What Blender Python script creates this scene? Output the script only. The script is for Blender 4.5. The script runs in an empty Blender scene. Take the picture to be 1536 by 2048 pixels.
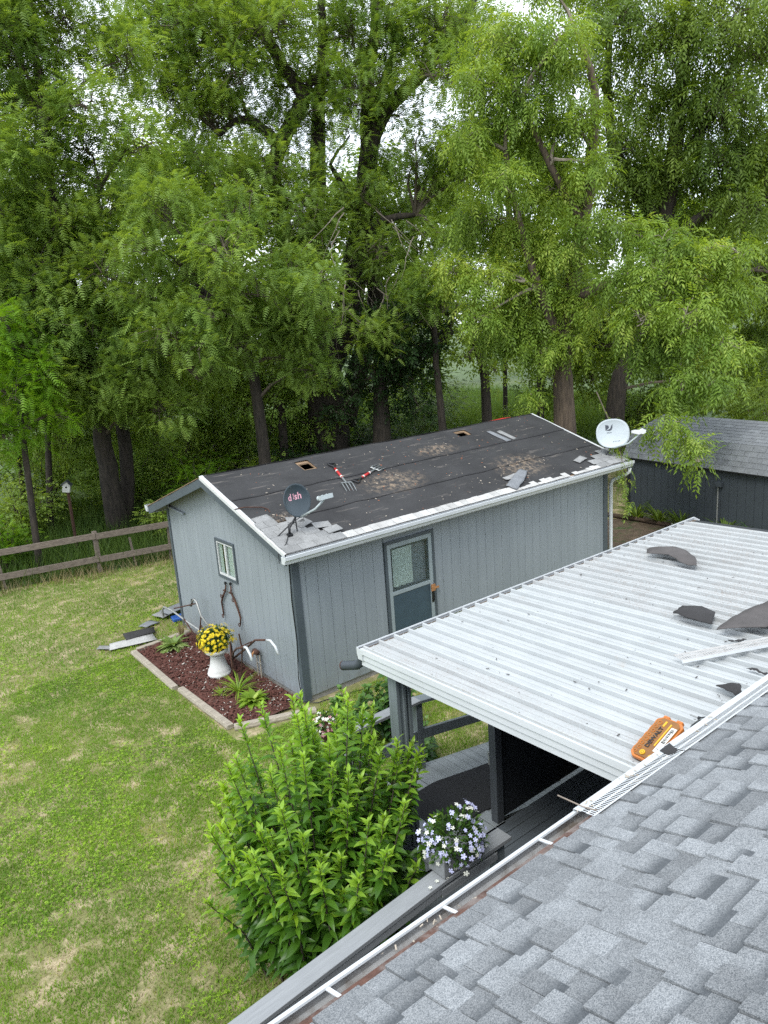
import bpy, bmesh, math, random
import numpy as np
from mathutils import Vector, Matrix, Euler
random.seed(7); rng = np.random.default_rng(7)
S = bpy.context.scene
COL = S.collection
R = math.radians

# ------------------------------------------------------------------ camera
CAM = Vector((0, 0, 5.3))
def cam_axes():
    yaw, pitch, roll = R(52.3045), R(13.9263), R(4.0593)
    F = Vector((math.cos(yaw)*math.cos(pitch), math.sin(yaw)*math.cos(pitch), -math.sin(pitch)))
    r = F.cross(Vector((0, 0, 1))).normalized(); d = F.cross(r)
    r2 = r*math.cos(roll) + d*math.sin(roll); d2 = -r*math.sin(roll) + d*math.cos(roll)
    return r2, d2, F
ax_r, ax_d, ax_f = cam_axes()
cd = bpy.data.cameras.new('camera'); cam = bpy.data.objects.new('camera', cd); COL.objects.link(cam)
m3 = Matrix((ax_r, -ax_d, -ax_f)).transposed()
cam.matrix_world = Matrix.Translation(CAM) @ m3.to_4x4()
cd.sensor_fit = 'VERTICAL'; cd.sensor_height = 24; cd.sensor_width = 18
cd.lens = 24*1507.157/2048
cd.clip_start = 0.05; cd.clip_end = 2000
S.camera = cam

# ------------------------------------------------------------------ light
SUN_EL, SUN_AZ = R(54), R(208)          # azimuth measured from +X, anticlockwise
W = bpy.data.worlds.new('World'); S.world = W; W.use_nodes = True
nt = W.node_tree; nt.nodes.clear()
out = nt.nodes.new('ShaderNodeOutputWorld'); bg = nt.nodes.new('ShaderNodeBackground')
sky = nt.nodes.new('ShaderNodeTexSky'); sky.sky_type = 'NISHITA'; sky.sun_disc = False
sky.sun_elevation = SUN_EL; sky.sun_rotation = R(90) - SUN_AZ
tc = nt.nodes.new('ShaderNodeTexCoord'); nz = nt.nodes.new('ShaderNodeTexNoise')
nz.inputs['Scale'].default_value = 3.2; nz.inputs['Detail'].default_value = 6
cr = nt.nodes.new('ShaderNodeValToRGB')
cr.color_ramp.elements[0].position = .30; cr.color_ramp.elements[0].color = (.58, .58, .58, 1)
cr.color_ramp.elements[1].position = .62; cr.color_ramp.elements[1].color = (.97, .97, .97, 1)
mx = nt.nodes.new('ShaderNodeMixRGB'); mx.inputs['Color2'].default_value = (8.5, 9.0, 9.75, 1)
nt.links.new(tc.outputs['Generated'], nz.inputs['Vector']); nt.links.new(nz.outputs['Fac'], cr.inputs['Fac'])
nt.links.new(cr.outputs['Color'], mx.inputs['Fac']); nt.links.new(sky.outputs['Color'], mx.inputs['Color1'])
nt.links.new(mx.outputs['Color'], bg.inputs['Color']); bg.inputs['Strength'].default_value = 0.13
nt.links.new(bg.outputs['Background'], out.inputs['Surface'])
sl = bpy.data.lights.new('sun', 'SUN'); sl.energy = 1.35; sl.angle = R(22); sl.color = (1, .96, .9)
so = bpy.data.objects.new('sun', sl); COL.objects.link(so)
sd = Vector((math.cos(SUN_AZ)*math.cos(SUN_EL), math.sin(SUN_AZ)*math.cos(SUN_EL), math.sin(SUN_EL)))
so.rotation_euler = sd.to_track_quat('Z', 'Y').to_euler(); so.location = sd*60
vs = S.view_settings; S.display_settings.display_device = 'sRGB'
vs.view_transform = 'Standard'; vs.look = 'None'; vs.exposure = 0.9; vs.gamma = 1; vs.use_curve_mapping = False
cy = S.cycles; cy.max_bounces = 10; cy.diffuse_bounces = 6; cy.glossy_bounces = 3; cy.transmission_bounces = 6
cy.transparent_max_bounces = 8; cy.use_denoising = False; cy.sample_clamp_indirect = 3; cy.caustics_reflective = False; cy.caustics_refractive = False

# ------------------------------------------------------------------ materials
ALB = .87
def new_mat(name):
    m = bpy.data.materials.new(name); m.use_nodes = True
    n = m.node_tree.nodes; l = m.node_tree.links
    b = n.get('Principled BSDF'); return m, n, l, b
def pos_noise(n, l, scale, detail=4, rough=.6, obj=False):
    t = n.new('ShaderNodeTexCoord') if obj else n.new('ShaderNodeNewGeometry')
    x = n.new('ShaderNodeTexNoise'); x.inputs['Scale'].default_value = scale
    x.inputs['Detail'].default_value = detail; x.inputs['Roughness'].default_value = rough
    l.new(t.outputs['Object' if obj else 'Position'], x.inputs['Vector']); return x
def ramp(n, l, src, a, b, ca, cb):
    c = n.new('ShaderNodeValToRGB'); e = c.color_ramp.elements
    e[0].position = a; e[1].position = b; e[0].color = (*ca, 1); e[1].color = (*cb, 1)
    l.new(src, c.inputs['Fac']); return c
def mixc(n, l, fac, a, b, mode='MIX'):
    m = n.new('ShaderNodeMixRGB'); m.blend_type = mode
    for k, v in (('Fac', fac), ('Color1', a), ('Color2', b)):
        if isinstance(v, (int, float)): m.inputs[k].default_value = v
        elif isinstance(v, tuple): m.inputs[k].default_value = (*v, 1)
        else: l.new(v, m.inputs[k])
    return m.outputs['Color']
def mul(n, l, a, v):
    m = n.new('ShaderNodeMath'); m.operation = 'MULTIPLY'; l.new(a, m.inputs[0])
    if isinstance(v, (int, float)): m.inputs[1].default_value = v
    else: l.new(v, m.inputs[1])
    return m.outputs[0]
def G(v): return (v, v, v)
def mat(name, col, rough=.6, var=.12, scale=6, bump=.15, bscale=60, metal=0, stain=None, st=(.55, .72, 1.5), rnd=.0, spec=.5):
    col = tuple(v*ALB for v in col); stain = tuple(v*ALB for v in stain) if stain else None
    m, n, l, b = new_mat(name)
    x = pos_noise(n, l, scale, 5)
    c = ramp(n, l, x.outputs['Fac'], .3, .7, tuple(v*(1-var) for v in col), tuple(min(1, v*(1+var)) for v in col)).outputs['Color']
    if stain:
        y = pos_noise(n, l, st[2], 8, .7)
        f = ramp(n, l, y.outputs['Fac'], st[0], st[1], G(0), G(1)).outputs['Color']
        c = mixc(n, l, f, c, stain)
    if rnd:
        o = n.new('ShaderNodeObjectInfo')
        v = ramp(n, l, o.outputs['Random'], 0, 1, G(1-rnd), G(1+rnd)).outputs['Color']
        c = mixc(n, l, 1.0, c, v, 'MULTIPLY')
    l.new(c, b.inputs['Base Color']); b.inputs['Roughness'].default_value = rough; b.inputs['Metallic'].default_value = metal
    b.inputs['Specular IOR Level'].default_value = spec
    if bump:
        z = pos_noise(n, l, bscale, 4); bp = n.new('ShaderNodeBump'); bp.inputs['Strength'].default_value = bump
        bp.inputs['Distance'].default_value = .01; l.new(z.outputs['Fac'], bp.inputs['Height']); l.new(bp.outputs['Normal'], b.inputs['Normal'])
    return m
def wood_mat(name, col, dark, rough=.75, sc=(2, 40, 40), rnd=.12, bump=.3):
    col = tuple(v*ALB for v in col); dark = tuple(v*ALB for v in dark)
    m, n, l, b = new_mat(name)
    t = n.new('ShaderNodeNewGeometry'); mp = n.new('ShaderNodeMapping'); mp.inputs['Scale'].default_value = sc
    l.new(t.outputs['Position'], mp.inputs['Vector'])
    x = n.new('ShaderNodeTexNoise'); x.inputs['Scale'].default_value = 1; x.inputs['Detail'].default_value = 6; x.inputs['Roughness'].default_value = .65
    l.new(mp.outputs['Vector'], x.inputs['Vector'])
    c = ramp(n, l, x.outputs['Fac'], .32, .66, dark, col).outputs['Color']
    o = n.new('ShaderNodeObjectInfo'); v = ramp(n, l, o.outputs['Random'], 0, 1, G(1-rnd), G(1+rnd)).outputs['Color']
    c = mixc(n, l, 1.0, c, v, 'MULTIPLY'); l.new(c, b.inputs['Base Color']); b.inputs['Roughness'].default_value = rough
    bp = n.new('ShaderNodeBump'); bp.inputs['Strength'].default_value = bump; bp.inputs['Distance'].default_value = .006
    l.new(x.outputs['Fac'], bp.inputs['Height']); l.new(bp.outputs['Normal'], b.inputs['Normal']); return m
def leaf_mat(name, ca, cb, cc=None, trans=.35, rough=.45, gloss=.25):
    """leaf colour from the 'tint' face attribute; part of the light passes through the blade"""
    m, n, l, b = new_mat(name)
    a = n.new('ShaderNodeAttribute'); a.attribute_name = 'tint'
    c = n.new('ShaderNodeValToRGB'); e = c.color_ramp.elements
    e[0].position = 0; e[0].color = (*ca, 1); e[1].position = 1; e[1].color = (*(cc or cb), 1)
    if cc: k = c.color_ramp.elements.new(.62); k.color = (*cb, 1)
    l.new(a.outputs['Fac'], c.inputs['Fac'])
    x = pos_noise(n, l, .55, 3); v = ramp(n, l, x.outputs['Fac'], .3, .7, (.80, .86, .9), (1.2, 1.12, .95)).outputs['Color']
    col = mixc(n, l, 1.0, c.outputs['Color'], v, 'MULTIPLY')
    l.new(col, b.inputs['Base Color']); b.inputs['Roughness'].default_value = rough; b.inputs['Specular IOR Level'].default_value = gloss
    tr = n.new('ShaderNodeBsdfTranslucent'); l.new(mixc(n, l, 1.0, col, (1.35, 1.25, .5), 'MULTIPLY'), tr.inputs['Color'])
    ms = n.new('ShaderNodeMixShader'); ms.inputs['Fac'].default_value = trans
    l.new(b.outputs['BSDF'], ms.inputs[1]); l.new(tr.outputs['BSDF'], ms.inputs[2])
    l.new(ms.outputs['Shader'], n.get('Material Output').inputs['Surface']); return m

M = {}
def siding_mat():
    m, n, l, b = new_mat('siding_paint')
    t = n.new('ShaderNodeNewGeometry'); mp = n.new('ShaderNodeMapping'); mp.inputs['Scale'].default_value = (22, 22, .9)
    l.new(t.outputs['Position'], mp.inputs['Vector']); x = n.new('ShaderNodeTexNoise'); x.inputs['Scale'].default_value = 1; x.inputs['Detail'].default_value = 7
    l.new(mp.outputs['Vector'], x.inputs['Vector'])
    c = ramp(n, l, x.outputs['Fac'], .3, .72, (.215, .247, .270), (.257, .292, .316)).outputs['Color']
    y = pos_noise(n, l, .9, 5); f = ramp(n, l, y.outputs['Fac'], .45, .8, G(0), G(.7)).outputs['Color']; c = mixc(n, l, f, c, (.195, .224, .243))
    sx = n.new('ShaderNodeSeparateXYZ'); l.new(t.outputs['Position'], sx.inputs[0])          # splashed soil along the bottom edge
    mr = n.new('ShaderNodeMapRange'); mr.inputs['From Min'].default_value = .55; mr.inputs['From Max'].default_value = .08; l.new(sx.outputs['Z'], mr.inputs['Value'])
    q = pos_noise(n, l, 7, 8, .75); g = ramp(n, l, q.outputs['Fac'], .42, .68, G(0), G(.55)).outputs['Color']
    c = mixc(n, l, mul(n, l, mr.outputs[0], g), c, (.17, .155, .13))
    l.new(c, b.inputs['Base Color']); b.inputs['Roughness'].default_value = .62
    bp = n.new('ShaderNodeBump'); bp.inputs['Strength'].default_value = .25; bp.inputs['Distance'].default_value = .005; l.new(x.outputs['Fac'], bp.inputs['Height']); l.new(bp.outputs['Normal'], b.inputs['Normal']); return m
M['siding'] = siding_mat()
M['trim'] = mat('dark_blue_trim', (.072, .092, .108), .55, .12, 3)
M['white'] = mat('white_metal', (.60, .635, .655), .38, .05, 2, .08, 20, stain=(.45, .43, .40), st=(.62, .85, 3))
M['whitetrim'] = mat('white_trim', (.62, .64, .64), .5, .06, 3, .1, 30, stain=(.36, .33, .29), st=(.58, .8, 5))
M['dirtywhite'] = mat('dirty_white', (.46, .455, .44), .55, .1, 5, .1, 30, stain=(.27, .24, .21), st=(.5, .75, 9))
M['wood'] = wood_mat('raw_wood', (.34, .235, .14), (.17, .11, .065))
M['dark'] = mat('black_plastic', (.012, .013, .015), .4, .2, 8)
M['curtain'] = mat('curtain_cloth', (.80, .82, .80), .9, .06, 20, 0)
def glass_mat():
    m, n, l, b = new_mat('window_glass')
    tr = n.new('ShaderNodeBsdfTransparent'); tr.inputs['Color'].default_value = (.82, .87, .86, 1)
    gl = n.new('ShaderNodeBsdfGlossy'); gl.inputs['Roughness'].default_value = .03
    lw = n.new('ShaderNodeLayerWeight'); lw.inputs['Blend'].default_value = .3; ms = n.new('ShaderNodeMixShader')
    l.new(ramp(n, l, lw.outputs['Facing'], .2, 1, G(.035), G(.35)).outputs['Color'], ms.inputs['Fac']); l.new(tr.outputs[0], ms.inputs[1]); l.new(gl.outputs[0], ms.inputs[2])
    l.new(ms.outputs[0], n.get('Material Output').inputs['Surface']); return m
M['glass'] = glass_mat()
M['backing'] = mat('shed_backing', (.15, .168, .178), .8, .1, 3)
M['innerdoor'] = mat('inner_door_paint', (.30, .31, .35), .6, .08, 3)
M['inside'] = mat('dark_interior', (.03, .03, .032), .9, .2, 3)
M['doorblue'] = mat('door_blue_panel', (.05, .085, .115), .35, .15, 4, .1, 10, stain=(.16, .21, .25), st=(.66, .72, 25))
M['doorframe'] = mat('door_grey_frame', (.30, .36, .38), .5, .08, 5)
M['bark'] = wood_mat('bark', (.060, .048, .037), (.014, .012, .010), .95, (14, 14, 3), .1, .9)
M['bark_pale'] = wood_mat('bark_pale', (.14, .105, .075), (.045, .034, .026), .95, (16, 16, 3), .1, .9)
M['twig'] = mat('twig_bark', (.10, .08, .06), .9, .3, 6)
M['palebark'] = mat('dead_twig', (.27, .23, .19), .9, .25, 8)
M['deck'] = wood_mat('deck_paint', (.125, .145, .16), (.085, .10, .112), .5, (1.5, 50, 50), .07, .15)
M['deckpale'] = wood_mat('deck_paint_pale', (.27, .30, .31), (.20, .225, .235), .55, (50, 1.5, 50), .06, .15)
M['rail'] = wood_mat('rail_paint', (.30, .318, .33), (.245, .26, .272), .55, (2, 60, 60), .08, .2)
M['postgrey'] = wood_mat('post_paint', (.19, .225, .24), (.13, .155, .165), .55, (60, 60, 2), .06, .2)
M['charcoal'] = wood_mat('charcoal_paint', (.028, .032, .038), (.017, .02, .024), .6, (60, 60, 2), .08, .2)
M['fence'] = wood_mat('fence_wood', (.20, .165, .135), (.085, .068, .056), .9, (4, 40, 40), .15, .5)
M['timber'] = wood_mat('landscape_timber', (.47, .42, .34), (.24, .21, .165), .85, (6, 40, 40), .1, .4)
M['midpost'] = wood_mat('mid_charcoal_paint', (.085, .096, .108), (.058, .066, .075), .55, (60, 60, 2), .06, .2)
M['log'] = wood_mat('brown_log', (.13, .09, .06), (.06, .04, .03), .9, (6, 40, 40), .1, .4)
M['mat'] = mat('rug', (.010, .011, .013), .95, .2, 30, .4, 200)
M['red'] = mat('red_paint', (.48, .022, .022), .35, .15, 10)
M['steel'] = mat('worn_steel', (.28, .30, .30), .4, .25, 12, metal=.7)
M['rust'] = mat('rusty_iron', (.075, .034, .022), .85, .4, 18, .4, 90)
M['galv'] = mat('galvanised_pipe', (.36, .37, .36), .45, .15, 14, metal=.4)
M['dishgrey'] = mat('dish_charcoal', (.038, .058, .072), .42, .1, 3)
M['dishpale'] = mat('dish_pale', (.52, .58, .61), .45, .05, 3, stain=(.40, .45, .47), st=(.6, .8, 6))
M['lnb'] = mat('lnb_grey', (.42, .48, .49), .45, .08, 8)
M['pinktext'] = mat('pink_print', (.80, .42, .50), .5, .02, 3, 0)
M['darktext'] = mat('dark_print', (.07, .08, .10), .5, .05, 3, 0)
M['concrete'] = mat('concrete', (.30, .29, .27), .9, .2, 10, .4, 50)
M['urn'] = mat('painted_urn', (.66, .67, .65), .55, .08, 8, .2, 40, stain=(.42, .41, .38), st=(.58, .75, 9))
M['terracotta'] = mat('terracotta', (.12, .042, .026), .7, .2, 9)
M['shed2'] = mat('dark_shed_paint', (.050, .062, .074), .6, .1, 2, .15, 30)
M['shed2trim'] = mat('black_shed_trim', (.012, .014, .018), .6, .1, 4)
M['blue'] = mat('blue_tarp', (.03, .10, .36), .45, .15, 6)
M['paper'] = mat('felt_scrap', (.030, .029, .030), .85, .25, 7, .3, 60)
M['paperwarm'] = mat('felt_scrap_grey', (.085, .078, .076), .85, .2, 6, .3, 60)
M['amber'] = mat('amber_case', (.25, .105, .018), .25, .25, 10, .1, 30)
M['orange'] = mat('orange_case_edge', (.52, .17, .03), .3, .2, 12, .1, 30)
M['yellow'] = mat('yellow_plastic', (.72, .42, .02), .4, .08, 8)
M['sticker'] = mat('paper_sticker', (.70, .70, .64), .6, .04, 8, 0)
M['birdhouse'] = mat('birdhouse_white', (.62, .62, .58), .7, .08, 10)
M['rustflash'] = mat('rusty_flashing', (.105, .050, .034), .85, .45, 14, .4, 60, stain=(.20, .17, .155), st=(.5, .64, 6))
M['guttermud'] = mat('gutter_inside', (.36, .37, .37), .6, .15, 4, .1, 30, stain=(.15, .125, .10), st=(.44, .64, 4.5))
M['soil'] = mat('soil_patch', (.115, .082, .055), .95, .4, 5, .8, 25, stain=(.055, .085, .025), st=(.52, .62, 2.2))
M['mulch'] = mat('mulch_bed', (.085, .034, .024), .95, .5, 14, .8, 50)
M['chip'] = mat('bark_chip', (.105, .037, .026), .9, .45, 60, .3, 90)
M['chippale'] = mat('pale_chip', (.50, .46, .41), .9, .2, 30)
M['flake'] = mat('pale_debris', (.42, .37, .30), .9, .35, 40, 0)
M['orangeflake'] = mat('orange_debris', (.40, .13, .05), .9, .3, 40, 0)
M['yellowpetal'] = mat('yellow_petal', (.86, .68, .015), .6, .12, 60, 0)
M['violetpetal'] = mat('violet_petal', (.56, .58, .84), .6, .18, 40, 0)
M['whitepetal'] = mat('white_petal', (.72, .74, .66), .6, .1, 40, 0)
M['pinkpetal'] = mat('pink_petal', (.66, .33, .36), .6, .2, 40, 0)
M['ochre'] = mat('ochre_lock', (.42, .20, .08), .6, .2, 10)

# foliage
M['leaf_locust'] = leaf_mat('locust_leaf', (.135, .215, .050), (.22, .34, .078), (.34, .47, .11), .46)
M['leaf_light'] = leaf_mat('light_leaf', (.12, .20, .042), (.225, .345, .06), (.44, .53, .115), .46)
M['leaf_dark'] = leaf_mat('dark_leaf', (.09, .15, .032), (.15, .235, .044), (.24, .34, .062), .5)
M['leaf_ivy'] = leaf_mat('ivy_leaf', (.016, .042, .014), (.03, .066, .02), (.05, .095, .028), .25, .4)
M['leaf_back'] = leaf_mat('back_leaf', (.15, .235, .050), (.23, .345, .07), (.34, .47, .095), .48)
M['leaf_far'] = leaf_mat('far_leaf', (.08, .14, .05), (.13, .20, .075), (.20, .27, .12), .4)
M['leaf_young'] = leaf_mat('young_leaf', (.085, .19, .015), (.15, .30, .022), (.24, .40, .03), .5)
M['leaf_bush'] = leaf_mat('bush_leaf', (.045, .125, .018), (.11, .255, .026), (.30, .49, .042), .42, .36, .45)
M['leaf_plant'] = leaf_mat('plant_leaf', (.04, .11, .03), (.08, .18, .042), (.13, .25, .055), .35, .4, .4)
M['leaf_hosta'] = leaf_mat('hosta_leaf', (.12, .22, .05), (.28, .38, .13), (.60, .64, .40), .35, .4, .4)
M['leaf_lime'] = leaf_mat('lime_leaf', (.14, .26, .025), (.26, .40, .05), (.42, .54, .12), .38, .4, .4)
M['grass'] = leaf_mat('grass_blade', (.125, .235, .04), (.24, .40, .065), (.45, .46, .19), .45, .6, .2)
M['clover'] = leaf_mat('clover_leaf', (.20, .36, .03), (.31, .52, .04), (.42, .62, .07), .45, .5, .25)
M['tallgrass'] = leaf_mat('tall_grass', (.045, .090, .020), (.08, .145, .032), (.14, .22, .052), .4, .6, .2)
M['drygrass'] = leaf_mat('dry_grass', (.14, .125, .06), (.29, .24, .14), (.44, .37, .23), .25, .8, .1)
M['leaf_flower'] = leaf_mat('flower_leaf', (.025, .06, .014), (.05, .115, .02), (.09, .17, .03), .3)

def ground_mat():
    m, n, l, b = new_mat('lawn_ground')
    x = pos_noise(n, l, 3.2, 8, .62); y = pos_noise(n, l, 16, 6, .75); z = pos_noise(n, l, .35, 3)
    c = ramp(n, l, y.outputs['Fac'], .3, .7, (.12, .145, .042), (.27, .255, .12)).outputs['Color']
    dry = ramp(n, l, x.outputs['Fac'], .48, .62, G(0), G(.9)).outputs['Color']
    tan = ramp(n, l, y.outputs['Fac'], .3, .7, (.30, .245, .145), (.52, .43, .29)).outputs['Color']
    c = mixc(n, l, dry, c, tan)
    l.new(c, b.inputs['Base Color']); b.inputs['Roughness'].default_value = .95; b.inputs['Specular IOR Level'].default_value = .1
    w = pos_noise(n, l, 60, 4); bp = n.new('ShaderNodeBump'); bp.inputs['Strength'].default_value = .6; bp.inputs['Distance'].default_value = .03
    l.new(w.outputs['Fac'], bp.inputs['Height']); l.new(bp.outputs['Normal'], b.inputs['Normal']); return m
M['ground'] = ground_mat()
M['meadow'] = mat('meadow_grass', (.07, .115, .032), .95, .3, .6, .6, 20, stain=(.13, .17, .06), st=(.5, .7, .12))

def felt_mat():
    m, n, l, b = new_mat('roofing_felt_black')
    x = pos_noise(n, l, 1.4, 6, .65); y = pos_noise(n, l, 5, 9, .75); f = pos_noise(n, l, 90, 3)
    c = ramp(n, l, x.outputs['Fac'], .3, .75, (.021, .0212, .0225), (.043, .0435, .045)).outputs['Color']
    t = n.new('ShaderNodeNewGeometry'); mp = n.new('ShaderNodeMapping'); mp.inputs['Scale'].default_value = (1.2, 9, 9)
    l.new(t.outputs['Position'], mp.inputs['Vector']); s = n.new('ShaderNodeTexNoise'); s.inputs['Scale'].default_value = 1.4; s.inputs['Detail'].default_value = 8
    s.inputs['Roughness'].default_value = .7; l.new(mp.outputs['Vector'], s.inputs['Vector'])
    sc = ramp(n, l, s.outputs['Fac'], .585, .70, G(0), G(.5)).outputs['Color']
    c = mixc(n, l, sc, c, (.20, .18, .16))
    # saw dust blown about in four places
    for k, (cx, cy, r0, r1) in enumerate(((10.3, 9.15, .75, .45), (7.6, 9.55, .8, .4), (5.3, 9.25, .35, .2), (9.2, 10.2, .6, .25))):
        d = n.new('ShaderNodeVectorMath'); d.operation = 'SUBTRACT'; d.inputs[1].default_value = (cx, cy, 0)
        l.new(t.outputs['Position'], d.inputs[0])
        q = n.new('ShaderNodeVectorMath'); q.operation = 'MULTIPLY'; q.inputs[1].default_value = (1/r0, 1/r1, 0); l.new(d.outputs[0], q.inputs[0])
        ln = n.new('ShaderNodeVectorMath'); ln.operation = 'LENGTH'; l.new(q.outputs[0], ln.inputs[0])
        g = ramp(n, l, ln.outputs['Value'], .1, 1.0, G(.9), G(0)).outputs['Color']
        y2 = pos_noise(n, l, 11, 9, .8); h = ramp(n, l, y2.outputs['Fac'], .47, .60, G(0), G(1)).outputs['Color']
        c = mixc(n, l, mixc(n, l, 1.0, g, h, 'MULTIPLY'), c, (.30, .23, .16))
    sp = ramp(n, l, f.outputs['Fac'], .68, .74, G(0), G(.5)).outputs['Color']; c = mixc(n, l, sp, c, (.16, .15, .14))
    l.new(c, b.inputs['Base Color']); b.inputs['Roughness'].default_value = .8; b.inputs['Specular IOR Level'].default_value = .35
    bp = n.new('ShaderNodeBump'); bp.inputs['Strength'].default_value = .5; bp.inputs['Distance'].default_value = .02
    l.new(x.outputs['Fac'], bp.inputs['Height']); l.new(bp.outputs['Normal'], b.inputs['Normal']); return m
M['felt'] = felt_mat()

def granule_mat(name, lo, hi, band=0.0, rnd=.25, gs=260, tint=(1, 1, 1)):
    """asphalt shingle: mineral granules, plus the maker's darker granule band at the head of some tabs"""
    m, n, l, b = new_mat(name)
    t = n.new('ShaderNodeNewGeometry'); v = n.new('ShaderNodeTexVoronoi'); v.inputs['Scale'].default_value = gs
    l.new(t.outputs['Position'], v.inputs['Vector'])
    g = n.new('ShaderNodeSeparateColor'); l.new(v.outputs['Color'], g.inputs['Color'])
    c = ramp(n, l, g.outputs['Red'], .05, .95, lo, hi).outputs['Color']
    c2 = pos_noise(n, l, 7, 5); cc = ramp(n, l, c2.outputs['Fac'], .3, .7, G(.86), G(1.13)).outputs['Color']; c = mixc(n, l, 1.0, c, cc, 'MULTIPLY')
    o = n.new('ShaderNodeObjectInfo'); rv = ramp(n, l, o.outputs['Random'], 0, 1, tuple((1-rnd)*q for q in tint), tuple(1+rnd*.7 for q in tint)).outputs['Color']
    c = mixc(n, l, 1.0, c, rv, 'MULTIPLY')
    if band:
        tc_ = n.new('ShaderNodeTexCoord'); sx = n.new('ShaderNodeSeparateXYZ'); l.new(tc_.outputs['Object'], sx.inputs[0])
        nn = pos_noise(n, l, 90, 3, .7); ad = n.new('ShaderNodeMath'); ad.operation = 'MULTIPLY_ADD'; ad.inputs[1].default_value = .045
        l.new(nn.outputs['Fac'], ad.inputs[0]); l.new(sx.outputs['Y'], ad.inputs[2])
        bb = ramp(n, l, ad.outputs[0], 0, 1, G(0), G(0))
        e = bb.color_ramp.elements
        mr = n.new('ShaderNodeMapRange'); mr.inputs['From Min'].default_value = -.055; mr.inputs['From Max'].default_value = -.118
        l.new(ad.outputs[0], mr.inputs['Value'])
        gate = n.new('ShaderNodeMapRange'); gate.inputs['From Min'].default_value = .42; gate.inputs['From Max'].default_value = .5
        wn = n.new('ShaderNodeTexWhiteNoise'); wn.noise_dimensions = '1D'; l.new(o.outputs['Random'], wn.inputs['W']); l.new(wn.outputs['Value'], gate.inputs['Value'])
        f = mul(n, l, mr.outputs[0], mul(n, l, gate.outputs[0], band))
        c = mixc(n, l, f, c, (.05, .058, .065))
    l.new(c, b.inputs['Base Color']); b.inputs['Roughness'].default_value = .9; b.inputs['Specular IOR Level'].default_value = .3
    bp = n.new('ShaderNodeBump'); bp.inputs['Strength'].default_value = .5; bp.inputs['Distance'].default_value = .003
    l.new(v.outputs['Distance'], bp.inputs['Height']); l.new(bp.outputs['Normal'], b.inputs['Normal']); return m
M['shingle'] = granule_mat('blue_grey_shingle', (.115, .128, .138), (.305, .32, .328), .8, .26, 330)
M['shinglepale'] = granule_mat('pale_grey_shingle', (.185, .19, .19), (.31, .315, .31), 0, .16, 200)
M['shingledark'] = granule_mat('slate_shingle', (.13, .14, .15), (.235, .25, .265), 0, .14, 160)
M['starter'] = granule_mat('whitish_starter', (.34, .34, .33), (.52, .52, .50), 0, .16, 200)

def pan_mat(name, weather):
    m, n, l, b = new_mat(name)
    x = pos_noise(n, l, 55, 7, .85); y = pos_noise(n, l, 1.6, 4); q = pos_noise(n, l, 3.5, 6)
    c = ramp(n, l, q.outputs['Fac'], .35, .75, (.43, .455, .46), (.375, .40, .405)).outputs['Color']
    if weather:
        s = ramp(n, l, x.outputs['Fac'], .46, .58, G(0), G(1)).outputs['Color']
        w = ramp(n, l, y.outputs['Fac'], .30, .58, G(.85), G(.3)).outputs['Color']
        c = mixc(n, l, mixc(n, l, 1.0, s, w, 'MULTIPLY'), c, (.30, .275, .255))
    t = n.new('ShaderNodeNewGeometry'); mp = n.new('ShaderNodeMapping'); mp.inputs['Scale'].default_value = (26, .7, 1); l.new(t.outputs['Position'], mp.inputs['Vector'])
    sk = n.new('ShaderNodeTexNoise'); sk.inputs['Scale'].default_value = 1; sk.inputs['Detail'].default_value = 6; sk.inputs['Roughness'].default_value = .7; l.new(mp.outputs['Vector'], sk.inputs['Vector'])
    c = mixc(n, l, ramp(n, l, sk.outputs['Fac'], .52, .75, G(0), G(.5)).outputs['Color'], c, (.27, .27, .265))
    rs = ramp(n, l, q.outputs['Fac'], .66, .78, G(0), G(.35)).outputs['Color']; c = mixc(n, l, rs, c, (.42, .34, .26))
    l.new(c, b.inputs['Base Color']); b.inputs['Roughness'].default_value = .42; return m
M['pan'] = pan_mat('white_pan', False); M['panworn'] = pan_mat('weathered_white_pan', True)

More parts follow.
